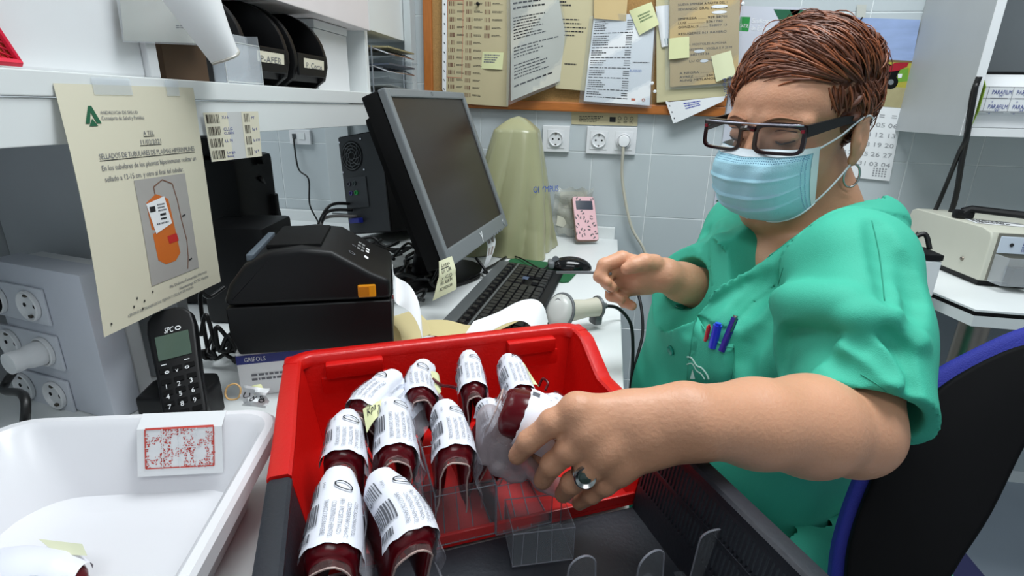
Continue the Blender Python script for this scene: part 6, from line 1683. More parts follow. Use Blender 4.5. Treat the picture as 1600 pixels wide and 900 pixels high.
# near arm
M1 = EL+(WL_-EL)*.30
F_.cap(SL, EL, .048, .048, .03)
F_.chain([EL, M1, EL+(WL_-EL)*.65, WL_], [.0435, .048, .0395, .0300], .012)
F_.ell(EL+nrm(EL-WL_)*.010+V(0, 0, -.008), (.036, .036, .036), .02)
HK = (kn[0]+kn[1]+kn[2]+kn[3])/4
for k in range(4): F_.chain([WL_+(kn[k]-HK)*.45+(HK-WL_)*.06, WL_+(kn[k]-WL_)*.55+(FW*.004), kn[k]], [.022, .0185, .0125], .010)
F_.cap(WL_, WL_+(HK-WL_)*.45+FW*.012, .026, .022, .012)
for P, R in fch: F_.chain(P, R, .0035, pad=.012); F_.ell(P[0]-FW*.001, (.0125,)*3, .012)
F_.chain(thb, [.020, .0155, .012, .0095], .006)
for P, R in fch:
    F_.ell(P[1]-FW*.0015+UP*.002, (R[1]*1.06,)*3, .004)
for k in range(3):                                    # tendons between the knuckles
    m_ = (kn[k]+kn[k+1])/2; F_.ell(m_+FW*.002-nrm(kn[k]-WL_)*.012, (.014, .014, .012), .012)
# far arm
F_.cap(SR, ER, .046, .044, .03); F_.chain([ER, ER+(WR-ER)*.35, ER+(WR-ER)*.75, WR], [.040, .038, .029, .0240], .012)
d0 = .80
pk = [at(972, 404, d=.790), at(970, 420, d=.800), at(974, 438, d=.810), at(982, 452, d=.822)]
F_.cap(WR, at(1000, 427, d=.80), .0235, .0225, .012)
F_.ell(at(998, 428, d=.806), (.030, .020, .025), .012)
for k in range(4): F_.cap(at(1010, 424+6*k, d=.80+.006*k), pk[k], .019, .0115, .008)
F_.chain([at(1022, 412, d=.785), at(1006, 410, d=.772), at(990, 415, d=.768), at(979, 420, d=.768)], [.0145, .0125, .0105, .0090], .005)     # thumb
F_.chain([pk[0], at(944, 414, d=.785), at(937, 432, d=.785), at(948, 441, d=.780)], [.0118, .0102, .0095, .0078], .003, pad=.012)
F_.chain([pk[1], at(950, 424, d=.797), at(947, 441, d=.795), at(957, 449, d=.786)], [.0112, .0098, .009, .0075], .003, pad=.012)
F_.chain([pk[2], at(955, 446, d=.812), at(955, 462, d=.806), at(970, 468, d=.798)], [.0108, .0098, .009, .0075], .003, pad=.012)
F_.chain([pk[3], at(965, 463, d=.826), at(975, 472, d=.818), at(988, 478, d=.806)], [.0100, .0090, .0085, .0072], .003, pad=.012)
body = F_.build('body', M_skin, per, 2)
# nails of the near hand
nm = mat('nail', (215, 160, 140), .25, var=.02)
for P, R in fch:
    pass
# ---- rings and earring
def ringm(name, c, ax, r, th, m, parent):
    ax = nrm(ax); u = nrm(np.cross(ax, UP)); v = np.cross(ax, u)
    return obj(name, tube(BM(), [c+u*r*math.cos(a)+v*r*math.sin(a) for a in np.linspace(0, 2*math.pi, 24, endpoint=False)], th, 8, closed=True), m, parent, True)
silver = mat('silver', (190, 192, 190), .2, metal=1, var=.05)
P, R = fch[2]
rc = P[1]*.75+P[2]*.25
t = thing('ring', 'large silver ring with an oval dark stone on the near hand', 'ring', rc)
ringm('ring_band', rc, P[1]-P[2], .0112, .0018, silver, t)
rp = rc-FW*.0125+UP*.002; rf = Fr(rp, RT, UP, -FW)
obj('ring_bezel', lathe(BM(), rf, [(.0085, -.003), (.0098, 0), (.0085, .002), (.0065, .001), (.0055, .0005)], 24, False), silver, t, 40)
obj('stone', lathe(BM(), rf, [(.006, .0002), (.0045, .002), (.0001, .0028)], 20, False), mat('dark_stone', (60, 75, 70), .08), t, 40)
t = thing('ring', 'thin silver ring on the far hand', 'ring', at(955, 455, d=.80)); ringm('ring_band', at(955, 455, d=.809), V(0, 0, 1)*.8+RT*.3, .0106, .0013, silver, t)
ec = h(.080, -.010, -.068)
t = thing('earring', 'silver hoop earring in the near ear', 'earring', ec)
ea = nrm(HF.x*.75+HF.y*.5); u = nrm(np.cross(ea, HF.z)); obj('hoop', tube(BM(), [ec+HF.z*.016*math.cos(a)+u*.011*math.sin(a) for a in np.linspace(0, 2*math.pi, 28, endpoint=False)], .0016, 8, closed=True), silver, t, True)
# ---- eyebrows and lashes
bm = BM(); hb_ = mat('brow_hair', (142, 98, 72), .8, var=.1)
for s in (-1, 1): bm = BM(); obj('eyebrow', tube(bm, spline([h(s*.013, .1055, .0165), h(s*.030, .1015, .0215), h(s*.052, .086, .0155)], 6), [.0045, .0055, .0062, .0062, .006, .0056, .005, .0046, .004, .0036, .003, .0022, .0015], 8, flat=.35), hb_, per, True)
bm = BM()
for s in (-1, 1): tube(bm, spline([h(s*.0195, .0915, -.0085), h(s*.033, .0975, -.0115), h(s*.047, .0895, -.0075)], 6), .0011, 6)
for s in (-1, 1): tube(bm, spline([h(s*.021, .0935, .0035), h(s*.033, .0965, .0055), h(s*.047, .0875, .003)], 6), .0007, 6)
obj('lashes', bm, mat('lash', (52, 34, 28), .7), per, True)
# ---- hair
M_hair = mat('auburn_hair', (98, 52, 30), .45, var=.55, scale=45, stretch=(1, 1, 1))
M_hair2 = mat('auburn_hair_light', (140, 76, 40), .40, var=.4, scale=60)
Fh = Field(HC-V(.15, .15, .12), HC+V(.15, .15, .17), .0022)
Fh.ell(h(0, -.014, .038), (.081, .094, .088), .01, HA)
Fh.ell(h(.004, -.040, .055), (.076, .074, .070), .02, HA)
Fh.ell(h(-.012, .030, .074), (.058, .048, .031), .02, HA)
Fh.ell(h(.02, -.060, .090), (.040, .034, .026), .015, HA)
Fh.cap(h(.072, .012, .03), h(.077, .006, -.002), .008, .004, .01)
Fh.cap(h(-.074, .012, .03), h(-.080, .006, -.002), .010, .005, .01)
def hairline(F, X, Y, Z):
    X = X-HC[0]; Y = Y-HC[1]; Z = Z-HC[2]
    x = X*HF.x[0]+Y*HF.x[1]+Z*HF.x[2]; y = X*HF.y[0]+Y*HF.y[1]+Z*HF.y[2]; z = X*HF.z[0]+Y*HF.z[1]+Z*HF.z[2]
    n_ = .0022*np.sin(x*260+y*90)+.0018*np.sin(z*240+x*150+y*200)+.0012*np.sin(z*500+y*420)
    a = (y-z*.95-.012+.018*np.cos(x*30))*.70          # forehead cut
    b = (-.060-z)                                     # nape cut
    c = (y-.026-.1*np.maximum(z-.02, 0)*3)             # in front of the ears
    cut = np.where(z < .055, np.maximum(a, c), a)
    # ear notch
    e = .022-np.sqrt((y+.008)**2+(z+.022)**2); e = np.where(np.abs(x) > .05, e, -1)
    return np.maximum(np.maximum(np.maximum(F+n_, cut), b), e)
Fh.fn(HC-V(.16, .16, .16), HC+V(.16, .16, .18), hairline)
hair = Fh.build('hair', M_hair, per, 2)
def locks():
    r = np.random.default_rng(3)
    acc = {0: ([], []), 1: ([], [])}
    cen = V(0, -.015, .040); rad = V(.081, .094, .087)
    def surf(d, off=0):
        d = d/np.linalg.norm(d); q = d/rad; s_ = 1/np.sqrt((q**2).sum()); p = cen+d*s_
        n_ = nrm((p-cen)/rad**2); return p+n_*off, n_
    cnt = 0
    while cnt < 5300:
        d = r.normal(size=3); d = nrm(d)
        p, n_ = surf(d)
        if p[2] < -.045+.0*p[1] or (p[1]-p[2]*.95 > .000) or (p[1] > .012 and p[2] < .05): continue
        if abs(p[0]) > .05 and (p[1]+.008)**2+(p[2]+.022)**2 < .034**2: continue
        front = p[1] > -.035 and p[2] > .055
        wv_ = .35*math.sin(p[0]*70+p[1]*45)+.25*math.sin(p[2]*90-p[1]*60)
        if front: fl = V(-.75, .55+wv_+.08*r.normal(), .1); L = r.uniform(.05, .10); lift = r.uniform(.002, .011)
        elif p[2] > .09: fl = V(.5+wv_, -.5+wv_, .2)+.10*r.normal(size=3); L = r.uniform(.03, .055); lift = r.uniform(.002, .012)
        elif p[1] > -.03: fl = V(.1, -.35+wv_, -1)+.08*r.normal(size=3); L = r.uniform(.025, .04); lift = r.uniform(.001, .004)
        else: fl = V(.1+wv_, -.15+wv_, -1)+.10*r.normal(size=3); L = r.uniform(.025, .05); lift = r.uniform(.002, .007)
        if cnt > 5240: L = r.uniform(.035, .06); lift = r.uniform(.008, .018); fl = fl+V(0, .3, 0) if p[2] > .07 else fl
        n = 7; pts = []; q = p.copy(); base = .0015+.0045*r.random()*(1.0 if p[2] > .03 else .3)
        cur = r.normal()*.12+.5*math.sin(p[0]*50+p[2]*60)
        dd = nrm(fl-n_*np.dot(fl, n_))
        for k in range(n+1):
            t = k/n
            pp, nn = surf(q-cen+0)
            off = base+lift*math.sin(math.pi*min(1, t*.9))+(.003*t if front else 0)
            pts.append(h(*(pp+nn*off)))
            dd = nrm(dd-nn*np.dot(dd, nn)); side = np.cross(nn, dd); dd = nrm(dd+side*cur*.25)
            q = pp+dd*L/n
            if q[1]-q[2]*.95 > .018 and q[1] > 0 and k > 2 and r.random() < .7: break
        if len(pts) < 4: continue
        m = len(pts); w_ = r.uniform(.0005, .0012)
        Vv, Ff = acc[0 if r.random() < .62 else 1]; b0 = len(Vv)
        ring = 5; prev = None
        for k in range(m):
            tt = nrm(pts[min(k+1, m-1)]-pts[max(k-1, 0)]); 
            rad_ = w_*math.sin(math.pi*min(.97, .15+.83*k/(m-1)))+.0002
            out = nrm(pts[k]-h(*cen)); sdv = nrm(np.cross(tt, out)); out = np.cross(sdv, tt)
            for j in range(ring):
                a = 2*math.pi*j/ring; Vv.append(pts[k]+sdv*rad_*1.5*math.cos(a)+out*rad_*.6*math.sin(a))
        for k in range(m-1):
            for j in range(ring): Ff.append((b0+k*ring+j, b0+k*ring+(j+1) % ring, b0+(k+1)*ring+(j+1) % ring, b0+(k+1)*ring+j))
        Ff.append(tuple(b0+j for j in range(ring))[::-1]); Ff.append(tuple(b0+(m-1)*ring+j for j in range(ring)))
        cnt += 1
    for k in (0, 1):
        o = from_vf('hair_strands', acc[k][0], acc[k][1], (M_hair, M_hair2)[k], per, True); o['kind'] = 'stuff'
locks()
# ---- glasses
def glasses():
    t = thing('glasses', 'dark burgundy rectangular glasses worn over the mask', 'glasses', h(0, .12, 0))
    fm = mat('burgundy_acetate', (34, 8, 14), .14, var=.3, scale=80, coat=.5)
    gy, gz = .122, -.001
    def rim(cx, s):
        W_, H_ = .0320, .0198
        n = 36; bm = BM(); rings = []
        for k in range(n):
            a = 2*math.pi*k/n; sx = math.copysign(abs(math.cos(a))**.42, math.cos(a)); sz = math.copysign(abs(math.sin(a))**.42, math.sin(a))
            it = (sx*(W_-.0045), sz*(H_-.0048)+(-.0012)); ot = (sx*W_, sz*H_)
            bow = lambda x: -.9*(x**2)
            rr = []
            for (x_, z_), yy in ((it, .002), (ot, .002), (ot, -.002), (it, -.002)):
                X_ = cx+x_; rr.append(bm.verts.new(h(X_, gy+yy-1.6*X_*X_-.12*(z_), gz+z_)))
            rings.append(rr)
        for k in range(n):
            A, B = rings[k], rings[(k+1) % n]
            for j in range(4): bm.faces.new((A[j], A[(j+1) % 4], B[(j+1) % 4], B[j]))
        obj('rim', bm, fm, t, 50)
        bm = BM(); vs = []
        for k in range(n):
            a = 2*math.pi*k/n; sx = math.copysign(abs(math.cos(a))**.42, math.cos(a)); sz = math.copysign(abs(math.sin(a))**.42, math.sin(a))
            x_, z_ = sx*(W_-.0044), sz*(H_-.0047)-.0012; X_ = cx+x_; vs.append(bm.verts.new(h(X_, gy-1.6*X_*X_-.12*z_, gz+z_)))
        bm.faces.new(vs); obj('lens', bm, clear('lens_glass', opac=.04, rough=.02), t)
    rim(.0405, 1); rim(-.0405, -1)
    obj('bridge', tube(BM(), spline([h(-.009, gy+.0, gz+.010), h(0, gy+.002, gz+.012), h(.009, gy, gz+.010)], 4), [.0038]*9, 8), fm, t, 40)
    bm = BM(); tube(bm, [h(x, gy+.0025-1.6*x*x, gz+.0175) for x in np.linspace(-.069, .069, 13)], .0011, 6); obj('top_line', bm, mat('pale_line', (190, 190, 205), .15, metal=.6), t, True)
    for s in (-1, 1):
        a = h(s*.0710, gy-.0085, gz+.010); b = h(s*.076, .03, gz+.012); c_ = h(s*.0815, -.004, gz+.010)
        bm = BM(); vs = []
        for p, hh in ((a, .0075), (b, .0055), (c_, .0035)):
            vs.append([bm.verts.new(p+HF.x*s*q[0]*.0018+HF.z*q[1]*hh) for q in ((-1, -1), (1, -1), (1, 1), (-1, 1))])
        for A, B in zip(vs[:-1], vs[1:]):
            for j in range(4): bm.faces.new((A[j], A[(j+1) % 4], B[(j+1) % 4], B[j]))
        bm.faces.new(vs[0][::-1]); bm.faces.new(vs[-1]); obj('temple_arm', bm, M_black, t, 30)
        obj('hinge_mark', box(BM(), Fr(h(s*.0685, gy-.0062, gz+.010), HF.x, HF.y, HF.z), -.002, .002, -.0015, .0015, -.0018, .0018), mat('hinge_red', (140, 16, 40), .3), t)
glasses()
# ---- face mask
def mask():
    t = thing('face_mask', 'light blue pleated surgical face mask with white ear loops', 'face mask', h(0, .13, -.07))
    mb = mat('mask_blue', (172, 220, 236), .75, var=.02, bump=.3, bscale=700); mw = mat('mask_white', (222, 232, 238), .7)
    cen = [(0, .1210, -.016), (.18, .1370, -.034), (.36, .1400, -.056), (.55, .1340, -.082), (.75, .1170, -.105), (.90, .0960, -.119), (1, .0800, -.125)]
    def cl(v):
        v = min(max(v, 0), 1)
        for (a, y0, z0), (b, y1, z1) in zip(cen[:-1], cen[1:]):
            if v <= b:
                q = (v-a)/(b-a); q = q*q*(3-2*q)*.35+q*.65; return y0+(y1-y0)*q, z0+(z1-z0)*q
        return cen[-1][1:]
    def f(u, v):
        U = 2*u-1; y, z = cl(v); w_ = abs(U)
        sy = .056-.010*v; sz = -.019-.078*v
        e = w_**3.2
        yy = y*(1-e)+sy*e; zz = z*(1-w_**2)+sz*w_**2
        top = max(0, 1-v/.25); nose = top*math.exp(-(U/.22)**2)*.004-top*(1-math.exp(-(U/.3)**2))*.010*(1-e)
        pl = 0
        for q, a_ in ((.34, .0040), (.52, .0038), (.70, .0030)):
            dlt = (v-q)/.06
            if 0 <= dlt < 1: pl += a_*(1-dlt)
            elif -1.2 < dlt < 0: pl += -a_*.35*(1+dlt/1.2)
        yy += (pl*(1-w_**3)*.9)+nose+.0012*math.sin(14*U+9*v)*(1-e)
        return h(.0630*math.sin(U*math.pi/2*.93)/math.sin(math.pi/2*.93), yy+.001, zz)
    S = Sheet(f, .17, .13)
    NU, NV = 48, 60
    Vv = [f(i/NU, j/NV) for j in range(NV+1) for i in range(NU+1)]+[f(i/NU, j/NV)-HF.y*.0012 for j in range(NV+1) for i in range(NU+1)]
    N_ = (NU+1)*(NV+1); Ff = []
    for j in range(NV):
        for i in range(NU): a = j*(NU+1)+i; Ff.append((a, a+1, a+NU+2, a+NU+1)); Ff.append((N_+a, N_+a+NU+1, N_+a+NU+2, N_+a+1))
    from_vf('mask_panel', Vv, Ff, mb, t, True)
    # white bound edges
    def band(name, pts, off=.0008):
        Vb = []; Fb = []
        for p0, p1 in pts: Vb += [S.P(*p0)+nrm(S.P(*p0)-h(0, .02, -.06))*off, S.P(*p1)+nrm(S.P(*p1)-h(0, .02, -.06))*off]
        for k in range(len(pts)-1): Fb.append((2*k, 2*k+1, 2*k+3, 2*k+2))
        from_vf(name, Vb, Fb, mw, t, True)
    band('top_band', [((q, .002), (q, .085)) for q in np.linspace(.0, 1, 40)])
    band('side_band', [((.968, q), (1.0, q)) for q in np.linspace(0, 1, 24)]); band('side_band', [((0.0, q), (.032, q)) for q in np.linspace(0, 1, 24)])
    bm = BM(); tube(bm, [S.P(q, 1.0)+HF.y*.0005 for q in np.linspace(0, 1, 40)], .0014, 6); obj('bottom_edge', bm, mw, t, True)
    st = mat('mask_stitch', (120, 165, 200), .7, var=0)
    for row in (.10, .125, .15):
        for k in range(58):
            u = .05+.9*k/57; a, b_ = (u, row), (u+.008, row); p = [S.P(a[0], a[1])+HF.y*.0012, S.P(b_[0], b_[1])+HF.y*.0012]
            S._add('stitching', st, [p[0]+HF.z*.0005, p[0]-HF.z*.0005, p[1]-HF.z*.0005, p[1]+HF.z*.0005], [(0, 1, 2, 3)])
    for k in range(26):
        for u in (.925, .945):
            v = .10+.86*k/25; p = S.P(u, v)+HF.y*.0008+HF.x*.0006; S._add('stitching', st, [p+HF.z*.001-HF.y*.0006, p-HF.z*.001-HF.y*.0006, p-HF.z*.001+HF.y*.0006, p+HF.z*.001+HF.y*.0006], [(0, 1, 2, 3)])
    S.flush(t)
    for s in (-1, 1):
        u_ = 1 if s > 0 else 0
        a = S.P(u_, .03); b_ = S.P(u_, .985)
        obj('ear_loop', tube(BM(), spline([a, h(s*.075, .030, -.008), h(s*.0815, .006, .006), h(s*.086, -.012, .012), h(s*.084, -.032, .006)], 8), .0013, 6), mw, t, True)
        obj('ear_loop', tube(BM(), spline([b_, h(s*.072, .030, -.078), h(s*.078, .004, -.056), h(s*.078, -.020, -.040), h(s*.082, -.036, -.020)], 8), .0013, 6), mw, t, True)
mask()
# ---- scrub top
def scrubs():
    lo = V(-.02, .36, .50); hi = V(.62, 1.22, 1.10)
    G = Field(lo, hi, .0032)
    P = TO.p
    G.ell(P(-.03, -.01, -.12), (.185, .115, .13), .03, TA)
    G.cap(P(-.15, -.025, -.07), P(-.05, -.02, -.015), .060, .055, .05); G.cap(P(.055, -.01, -.008), SL+V(.0, .0, .0), .048, .060, .04)
    G.cap(P(-.05, -.015, -.008), P(.05, -.015, -.008), .050, .050, .03)
    G.ell(P(.01, .085, -.075), (.10, .075, .07), .04, TA)
    G.ell(P(.085, .095, -.185), (.100, .122, .110), .04, TA); G.ell(P(-.080, .092, -.185), (.105, .120, .115), .04, TA)
    G.ell(P(-.02, .075, -.33), (.195, .17, .17), .06, TA); G.ell(P(0, .06, -.50), (.22, .20, .12), .05, TA)
    G.ell(at(1118, 496, d=.80), (.074, .074, .080), .05)
    G.cap(P(.07, -.012, -.065), SL, .062, .060, .03)
    ad = nrm(EL-SL); HE = SL+(EL-SL)*.93
    G.chain([SL, SL+(EL-SL)*.45+V(.004, 0, 0), HE+V(.004, 0, .0)], [.062, .067, .074], .035)
    G.cap(P(.13, .05, -.10), SL+(EL-SL)*.45+TFv*.02, .06, .045, .05)
    HR = WR+(ER-WR)*.30; bd = nrm(WR-ER)
    G.chain([SR, at(1150, 430, d=.90), HR], [.072, .064, .054], .04)
    # folds
    def surf(px, py):
        r = ray(px, py)
        for t in np.arange(.42, 1.0, .004):
            q = CO+r*t; ix = np.round((q-G.lo)/G.h).astype(int)
            if np.all(ix >= 0) and np.all(ix < G.n) and G.F[tuple(ix)] < 0: return q, nrm(r)
        return None
    def fold(pts, r_, h_, up=True, k_=.012):
        """a ridge (or a groove) of the given height following points on the cloth"""
        q = [surf(*p[:2]) for p in spline([(a, b, 0) for a, b in pts], 3)]; q = [x for x in q if x is not None]
        c = [x[0]+x[1]*(r_-h_) if up else x[0]-x[1]*(r_-h_) for x in q]
        n = len(c)
        for i in range(n-1):
            if np.linalg.norm(c[i+1]-c[i]) > .05: continue
            e = math.sin(math.pi*(i+.5)/(n-1))**.5; G.cap(c[i], c[i+1], r_*max(.45, e), r_*max(.45, e), k_, 'u' if up else 's')
    fold([(1232, 592), (1238, 552), (1262, 526), (1300, 514)], .022, .016, False, .014)
    fold([(1208, 585), (1225, 550), (1250, 525)], .020, .012, False, .016)
    fold([(1170, 500), (1225, 470), (1290, 478), (1340, 492)], .016, .008, True, .022)
    fold([(1318, 500), (1370, 496), (1405, 505), (1440, 540)], .010, .0075, True, .014)
    fold([(1385, 520), (1408, 560), (1425, 612)], .010, .007, False, .012)
    fold([(1320, 545), (1358, 565), (1395, 600)], .012, .006, True, .014)
    fold([(1330, 530), (1370, 548), (1398, 580)], .009, .005, False, .012)
    fold([(1300, 560), (1345, 590), (1375, 630)], .010, .004, False, .012)
    fold([(1370, 345), (1385, 400), (1392, 470)], .012, .004, False, .016)
    fold([(1415, 400), (1428, 460), (1440, 520)], .010, .004, False, .014)
    fold([(1200, 430), (1170, 465), (1150, 500)], .014, .005, False, .018)
    fold([(1165, 440), (1110, 470), (1070, 520)], .012, .006, False, .016)
    fold([(1150, 432), (1110, 448), (1066, 476)], .010, .005, True, .014)
    fold([(1180, 520), (1160, 550), (1165, 590)], .012, .005, False, .016)
    fold([(1100, 360), (1085, 400), (1068, 450)], .012, .005, False, .016)
    fold([(1130, 350), (1120, 400), (1100, 440)], .012, .005, True, .016)
    G.chain([SL, SL+(EL-SL)*.5+V(.002, 0, 0), SL+(EL-SL)*.86+V(.003, 0, 0)], [.055, .058, .060], .010)
    # hem cuts
    def cuts(F, X, Y, Z):
        d = (X-HE[0])*ad[0]+(Y-HE[1])*ad[1]+(Z-HE[2])*ad[2]
        near = ((X-EL[0])**2+(Y-EL[1])**2+(Z-EL[2])**2 < .16**2) & ((X-SL[0])*ad[0]+(Y-SL[1])*ad[1]+(Z-SL[2])*ad[2] > .06)
        # only cut around the sleeve axis
        ax = np.sqrt(np.maximum((X-HE[0])**2+(Y-HE[1])**2+(Z-HE[2])**2-d*d, 0))
        F = np.where((ax < .105), np.maximum(F, np.where(near, d, -1)), F)
        d2 = (X-HR[0])*bd[0]+(Y-HR[1])*bd[1]+(Z-HR[2])*bd[2]; ax2 = np.sqrt(np.maximum((X-HR[0])**2+(Y-HR[1])**2+(Z-HR[2])**2-d2*d2, 0))
        F = np.where(ax2 < .08, np.maximum(F, d2), F)
        # cloth waves
        n_ = .0016*np.sin(38*X+22*Z+3*np.sin(18*Y))+.0012*np.sin(60*Z-30*Y+2*np.sin(25*X))
        return F+n_
    G.fn(lo, hi, cuts)
    # hollow of the near sleeve and the far one
    G.cap(HE-ad*.04+V(.002, 0, 0), HE+ad*.10+V(.004, 0, 0), .053, .072, .002, 's'); G.cap(HR-bd*.0, HR+bd*.10, .042, .050, .002, 's')
    # V neckline: wedge opening, point low on the chest
    vt = P(-.045, .17, -.175)
    # edges of the V from both sides of the neck
    n1, n2 = P(.072, .0, .010), P(-.072, .0, .010)
    def wedge(F, X, Y, Z, grow=0.0, only=False):
        x = (X-TO.o[0])*TO.x[0]+(Y-TO.o[1])*TO.x[1]+(Z-TO.o[2])*TO.x[2]; y = (X-TO.o[0])*TO.y[0]+(Y-TO.o[1])*TO.y[1]+(Z-TO.o[2])*TO.y[2]; z = Z-TO.o[2]
        zb = -.095; q = (z-zb)/(.05-zb)
        cxv = .030*(1-q)
        hw = .077*np.clip(q, 0, 1.1)
        e = np.abs(x-cxv)-hw
        e = np.maximum(e*.8, zb-z); e = np.maximum(e, -.020-y)       # only the front
        # back of the neck: round hole
        rr = np.sqrt(x*x+(y+.005)**2)-.068
        e2 = np.maximum(rr, -.012-z)
        return np.minimum(e, e2)-grow
    def neck(F, X, Y, Z):
        w0 = wedge(F, X, Y, Z)
        # raised band along the edge
        F = F-np.where((w0 < .028) & (w0 > -.01), .0030, 0)
        return np.maximum(F, -w0)
    G.fn(lo, hi, neck)
    return G.build('scrub_top', M_scrub, per, 3), G
top_o, G = scrubs()
# casting rays on the top to place small things on the cloth
dg = None
from mathutils.bvhtree import BVHTree
def bvh_of(o):
    me = o.data; n = len(me.vertices); co = np.empty(n*3, np.float32); me.vertices.foreach_get('co', co); co = co.reshape(-1, 3)+WL[o.name]
    return BVHTree.FromPolygons([tuple(c) for c in co], [tuple(p.vertices) for p in me.polygons])
BT = bvh_of(top_o)
def hit(px, py, lift=0):
    r = ray(px, py); loc, n, i, d = BT.ray_cast(Vector(CO), Vector(nrm(r)))
    if loc is None: return at(px, py, d=.62), -FW
    n = V(*n); n = n if np.dot(n, r) < 0 else -n
    return V(*loc)+n*lift, n
def on_cloth(pts, lift=.0008): return [hit(px, py, lift)[0] for px, py in pts]
# seams
def seam(name, pts, r=.0006, m=None, n=6):
    dense = [tuple(p[:2]) for p in spline([(a, b, 0) for a, b in pts], n)]
    return obj(name, tube(BM(), on_cloth(dense, .0002), r, 5), m or M_scrubd, per, True)
for P_ in ([(1262, 352), (1228, 380), (1200, 402)], [(1362, 345), (1374, 400), (1382, 470)], [(1345, 585), (1385, 612), (1412, 655), (1425, 690)], [(1250, 352), (1248, 330)], [(1224, 418), (1216, 445)]): seam('seam', P_)
# buttons
for k, (px, py) in enumerate(((1062, 481), (1049, 547))):
    c, n = hit(px, py, .0008); u = nrm(np.cross(n, UP)); fr = Fr(c, u, np.cross(n, u), n)
    b = obj('button', lathe(BM(), fr, [(.0075, 0), (.0078, .0016), (.0068, .0026), (.0050, .0018), (.0001, .0018)], 22, False), mat('button_teal', (20, 140, 120), .3), per, 40)
# pocket with pens
def pocket():
    G_ = [[hit(px, py, .0035)[0] for px, py in row] for row in (
        [(1093, 494), (1104, 514), (1118, 530), (1133, 537), (1146, 538)],
        [(1086, 520), (1098, 534), (1114, 545), (1130, 551), (1146, 552)],
        [(1080, 560), (1094, 568), (1111, 574), (1128, 578), (1146, 580)],
        [(1077, 600), (1092, 602), (1109, 604), (1127, 606), (1146, 608)])]
    Vv = [p for row in G_ for p in row]; Ff = []
    nvr = len(Vv); Vv += [p+FW*.004 for p in Vv]
    for j in range(3):
        for i in range(4): a = j*5+i; Ff.append((a, a+5, a+6, a+1)); Ff.append((nvr+a, nvr+a+1, nvr+a+6, nvr+a+5))
    for i in range(4): Ff.append((i, i+1, nvr+i+1, nvr+i)); Ff.append((15+i, nvr+15+i, nvr+16+i, 16+i))
    for j in range(3): Ff.append((5*j, nvr+5*j, nvr+5*j+5, 5*j+5)); Ff.append((5*j+4, 5*j+9, nvr+5*j+9, nvr+5*j+4))
    from_vf('chest_pocket', Vv, Ff, M_scrub, per, True)
    for row in ([(1146, 538), (1147, 570), (1147, 600)], [(1095, 500), (1108, 522), (1133, 541), (1146, 543)], [(1093, 494), (1086, 520), (1080, 560)]):
        d = [tuple(p[:2]) for p in spline([(a, b_, 0) for a, b_ in row], 6)]; obj('pocket_seam', tube(BM(), on_cloth(d, .0042), .0007, 5), M_scrubd, per, True)
    emb = mat('emblem_white', (190, 225, 215), .6)
    for k, (row, w_) in enumerate((([(1077, 556), (1084, 558), (1092, 570), (1100, 574), (1108, 584), (1111, 592)], .0012), ([(1077, 568), (1085, 567), (1092, 578), (1099, 583), (1105, 592)], .0010))):
        d = [tuple(p[:2]) for p in spline([(a, b_, 0) for a, b_ in row], 6)]; obj('emblem_line', tube(BM(), on_cloth(d, .0042), w_, 6), emb, per, True)
    bm = BM(); q = on_cloth([(1086, 576), (1090, 591), (1082, 591)], .0046); bm.faces.new([bm.verts.new(p) for p in q]); obj('emblem_line', bm, emb, per)
pocket()
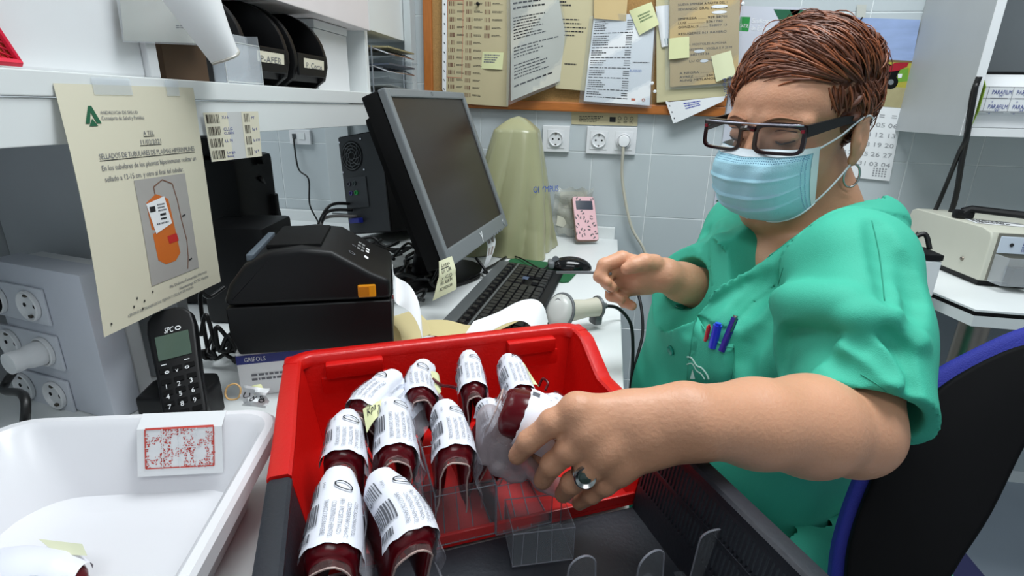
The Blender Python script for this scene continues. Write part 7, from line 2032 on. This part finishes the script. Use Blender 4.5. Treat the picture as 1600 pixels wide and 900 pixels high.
def pen(lab, a, b, da, r, m, tip=None, cap=None):
    ca, n = hit(*a, .001); cb = ca+(at(*b, d=float(np.dot(ca-CO, FW))-.004)-at(*a, d=float(np.dot(ca-CO, FW))))
    t = thing('pen', lab, 'pen', ca); ca = ca+n*(r*.6); cb = cb+n*(r+.002)
    x = cb-ca; obj('pen_barrel', tube(BM(), [ca-x*.6, cb], r, 14), m, t, 40)
    obj('pen_end', tube(BM(), [cb+nrm(x)*.0003, cb+nrm(x)*.003], r*.7 if tip is None else tip, 12), cap or m, t, 40)
    obj('pen_clip', box(BM(), Fr(cb-FW*r, RT, nrm(x), -FW), -.0012, .0012, -.02, 0, 0, .0012), cap or m, t)
pm = lambda n, c: mat(n, c, .18, coat=.5)
pen('red ballpoint pen in the chest pocket, leftmost of the three', (1106, 524), (1111, 510), .6, .0030, pm('pen_red', (190, 25, 30)), tip=.0015)
pen('thick blue pen in the middle of the chest pocket', (1119, 530), (1127, 508), .6, .0058, pm('pen_blue_body', (40, 60, 215)))
pen('dark violet-blue pen standing highest in the chest pocket', (1137, 530), (1152, 498), .6, .0046, pm('pen_violet', (48, 34, 140)), cap=silver)
# far hand pen
obj_ = obj('stylus', tube(BM(), [at(870, 425.5, d=.86), at(935, 426, d=.80), at(955, 428, d=.785)], .0022, 8), M_grey, None, True); tag(obj_, 'thin grey pen held between the fingers of the far hand', 'pen')
# ---- trousers and legs
def legs():
    G = Field(V(-.30, .40, 0.0), V(.62, 1.12, .60), .006)
    G.ell(V(.36, .76, .50), (.19, .21, .10), .03); 
    for hy, ky, x1 in ((.66, .56, -.0), (.86, .90, .02)):
        G.chain([V(.34, hy, .50), V(.10, (hy+ky)/2, .53), V(x1-.02, ky, .52)], [.095, .085, .068], .03)
        G.chain([V(x1-.02, ky, .52), V(x1+.02, ky, .30), V(x1+.02, ky, .10)], [.068, .062, .052], .03)
    G.build('trousers', M_scrub, per, 2)
    for ky, x1 in ((.56, .0), (.90, .02)):
        s = Field(V(x1-.25, ky-.08, -.0), V(x1+.12, ky+.08, .14), .005)
        s.chain([V(x1+.03, ky, .035), V(x1-.06, ky, .040), V(x1-.14, ky, .032)], [.036, .040, .032], .02); s.cap(V(x1+.02, ky, .05), V(x1+.02, ky, .10), .036, .040, .01)
        s.fn(V(-1, -1, -1), V(2, 2, 1), lambda F, X, Y, Z: np.maximum(F, .004-Z))
        s.build('shoe', M_paperw, per, 2)
legs()
bpy.context.view_layer.update()
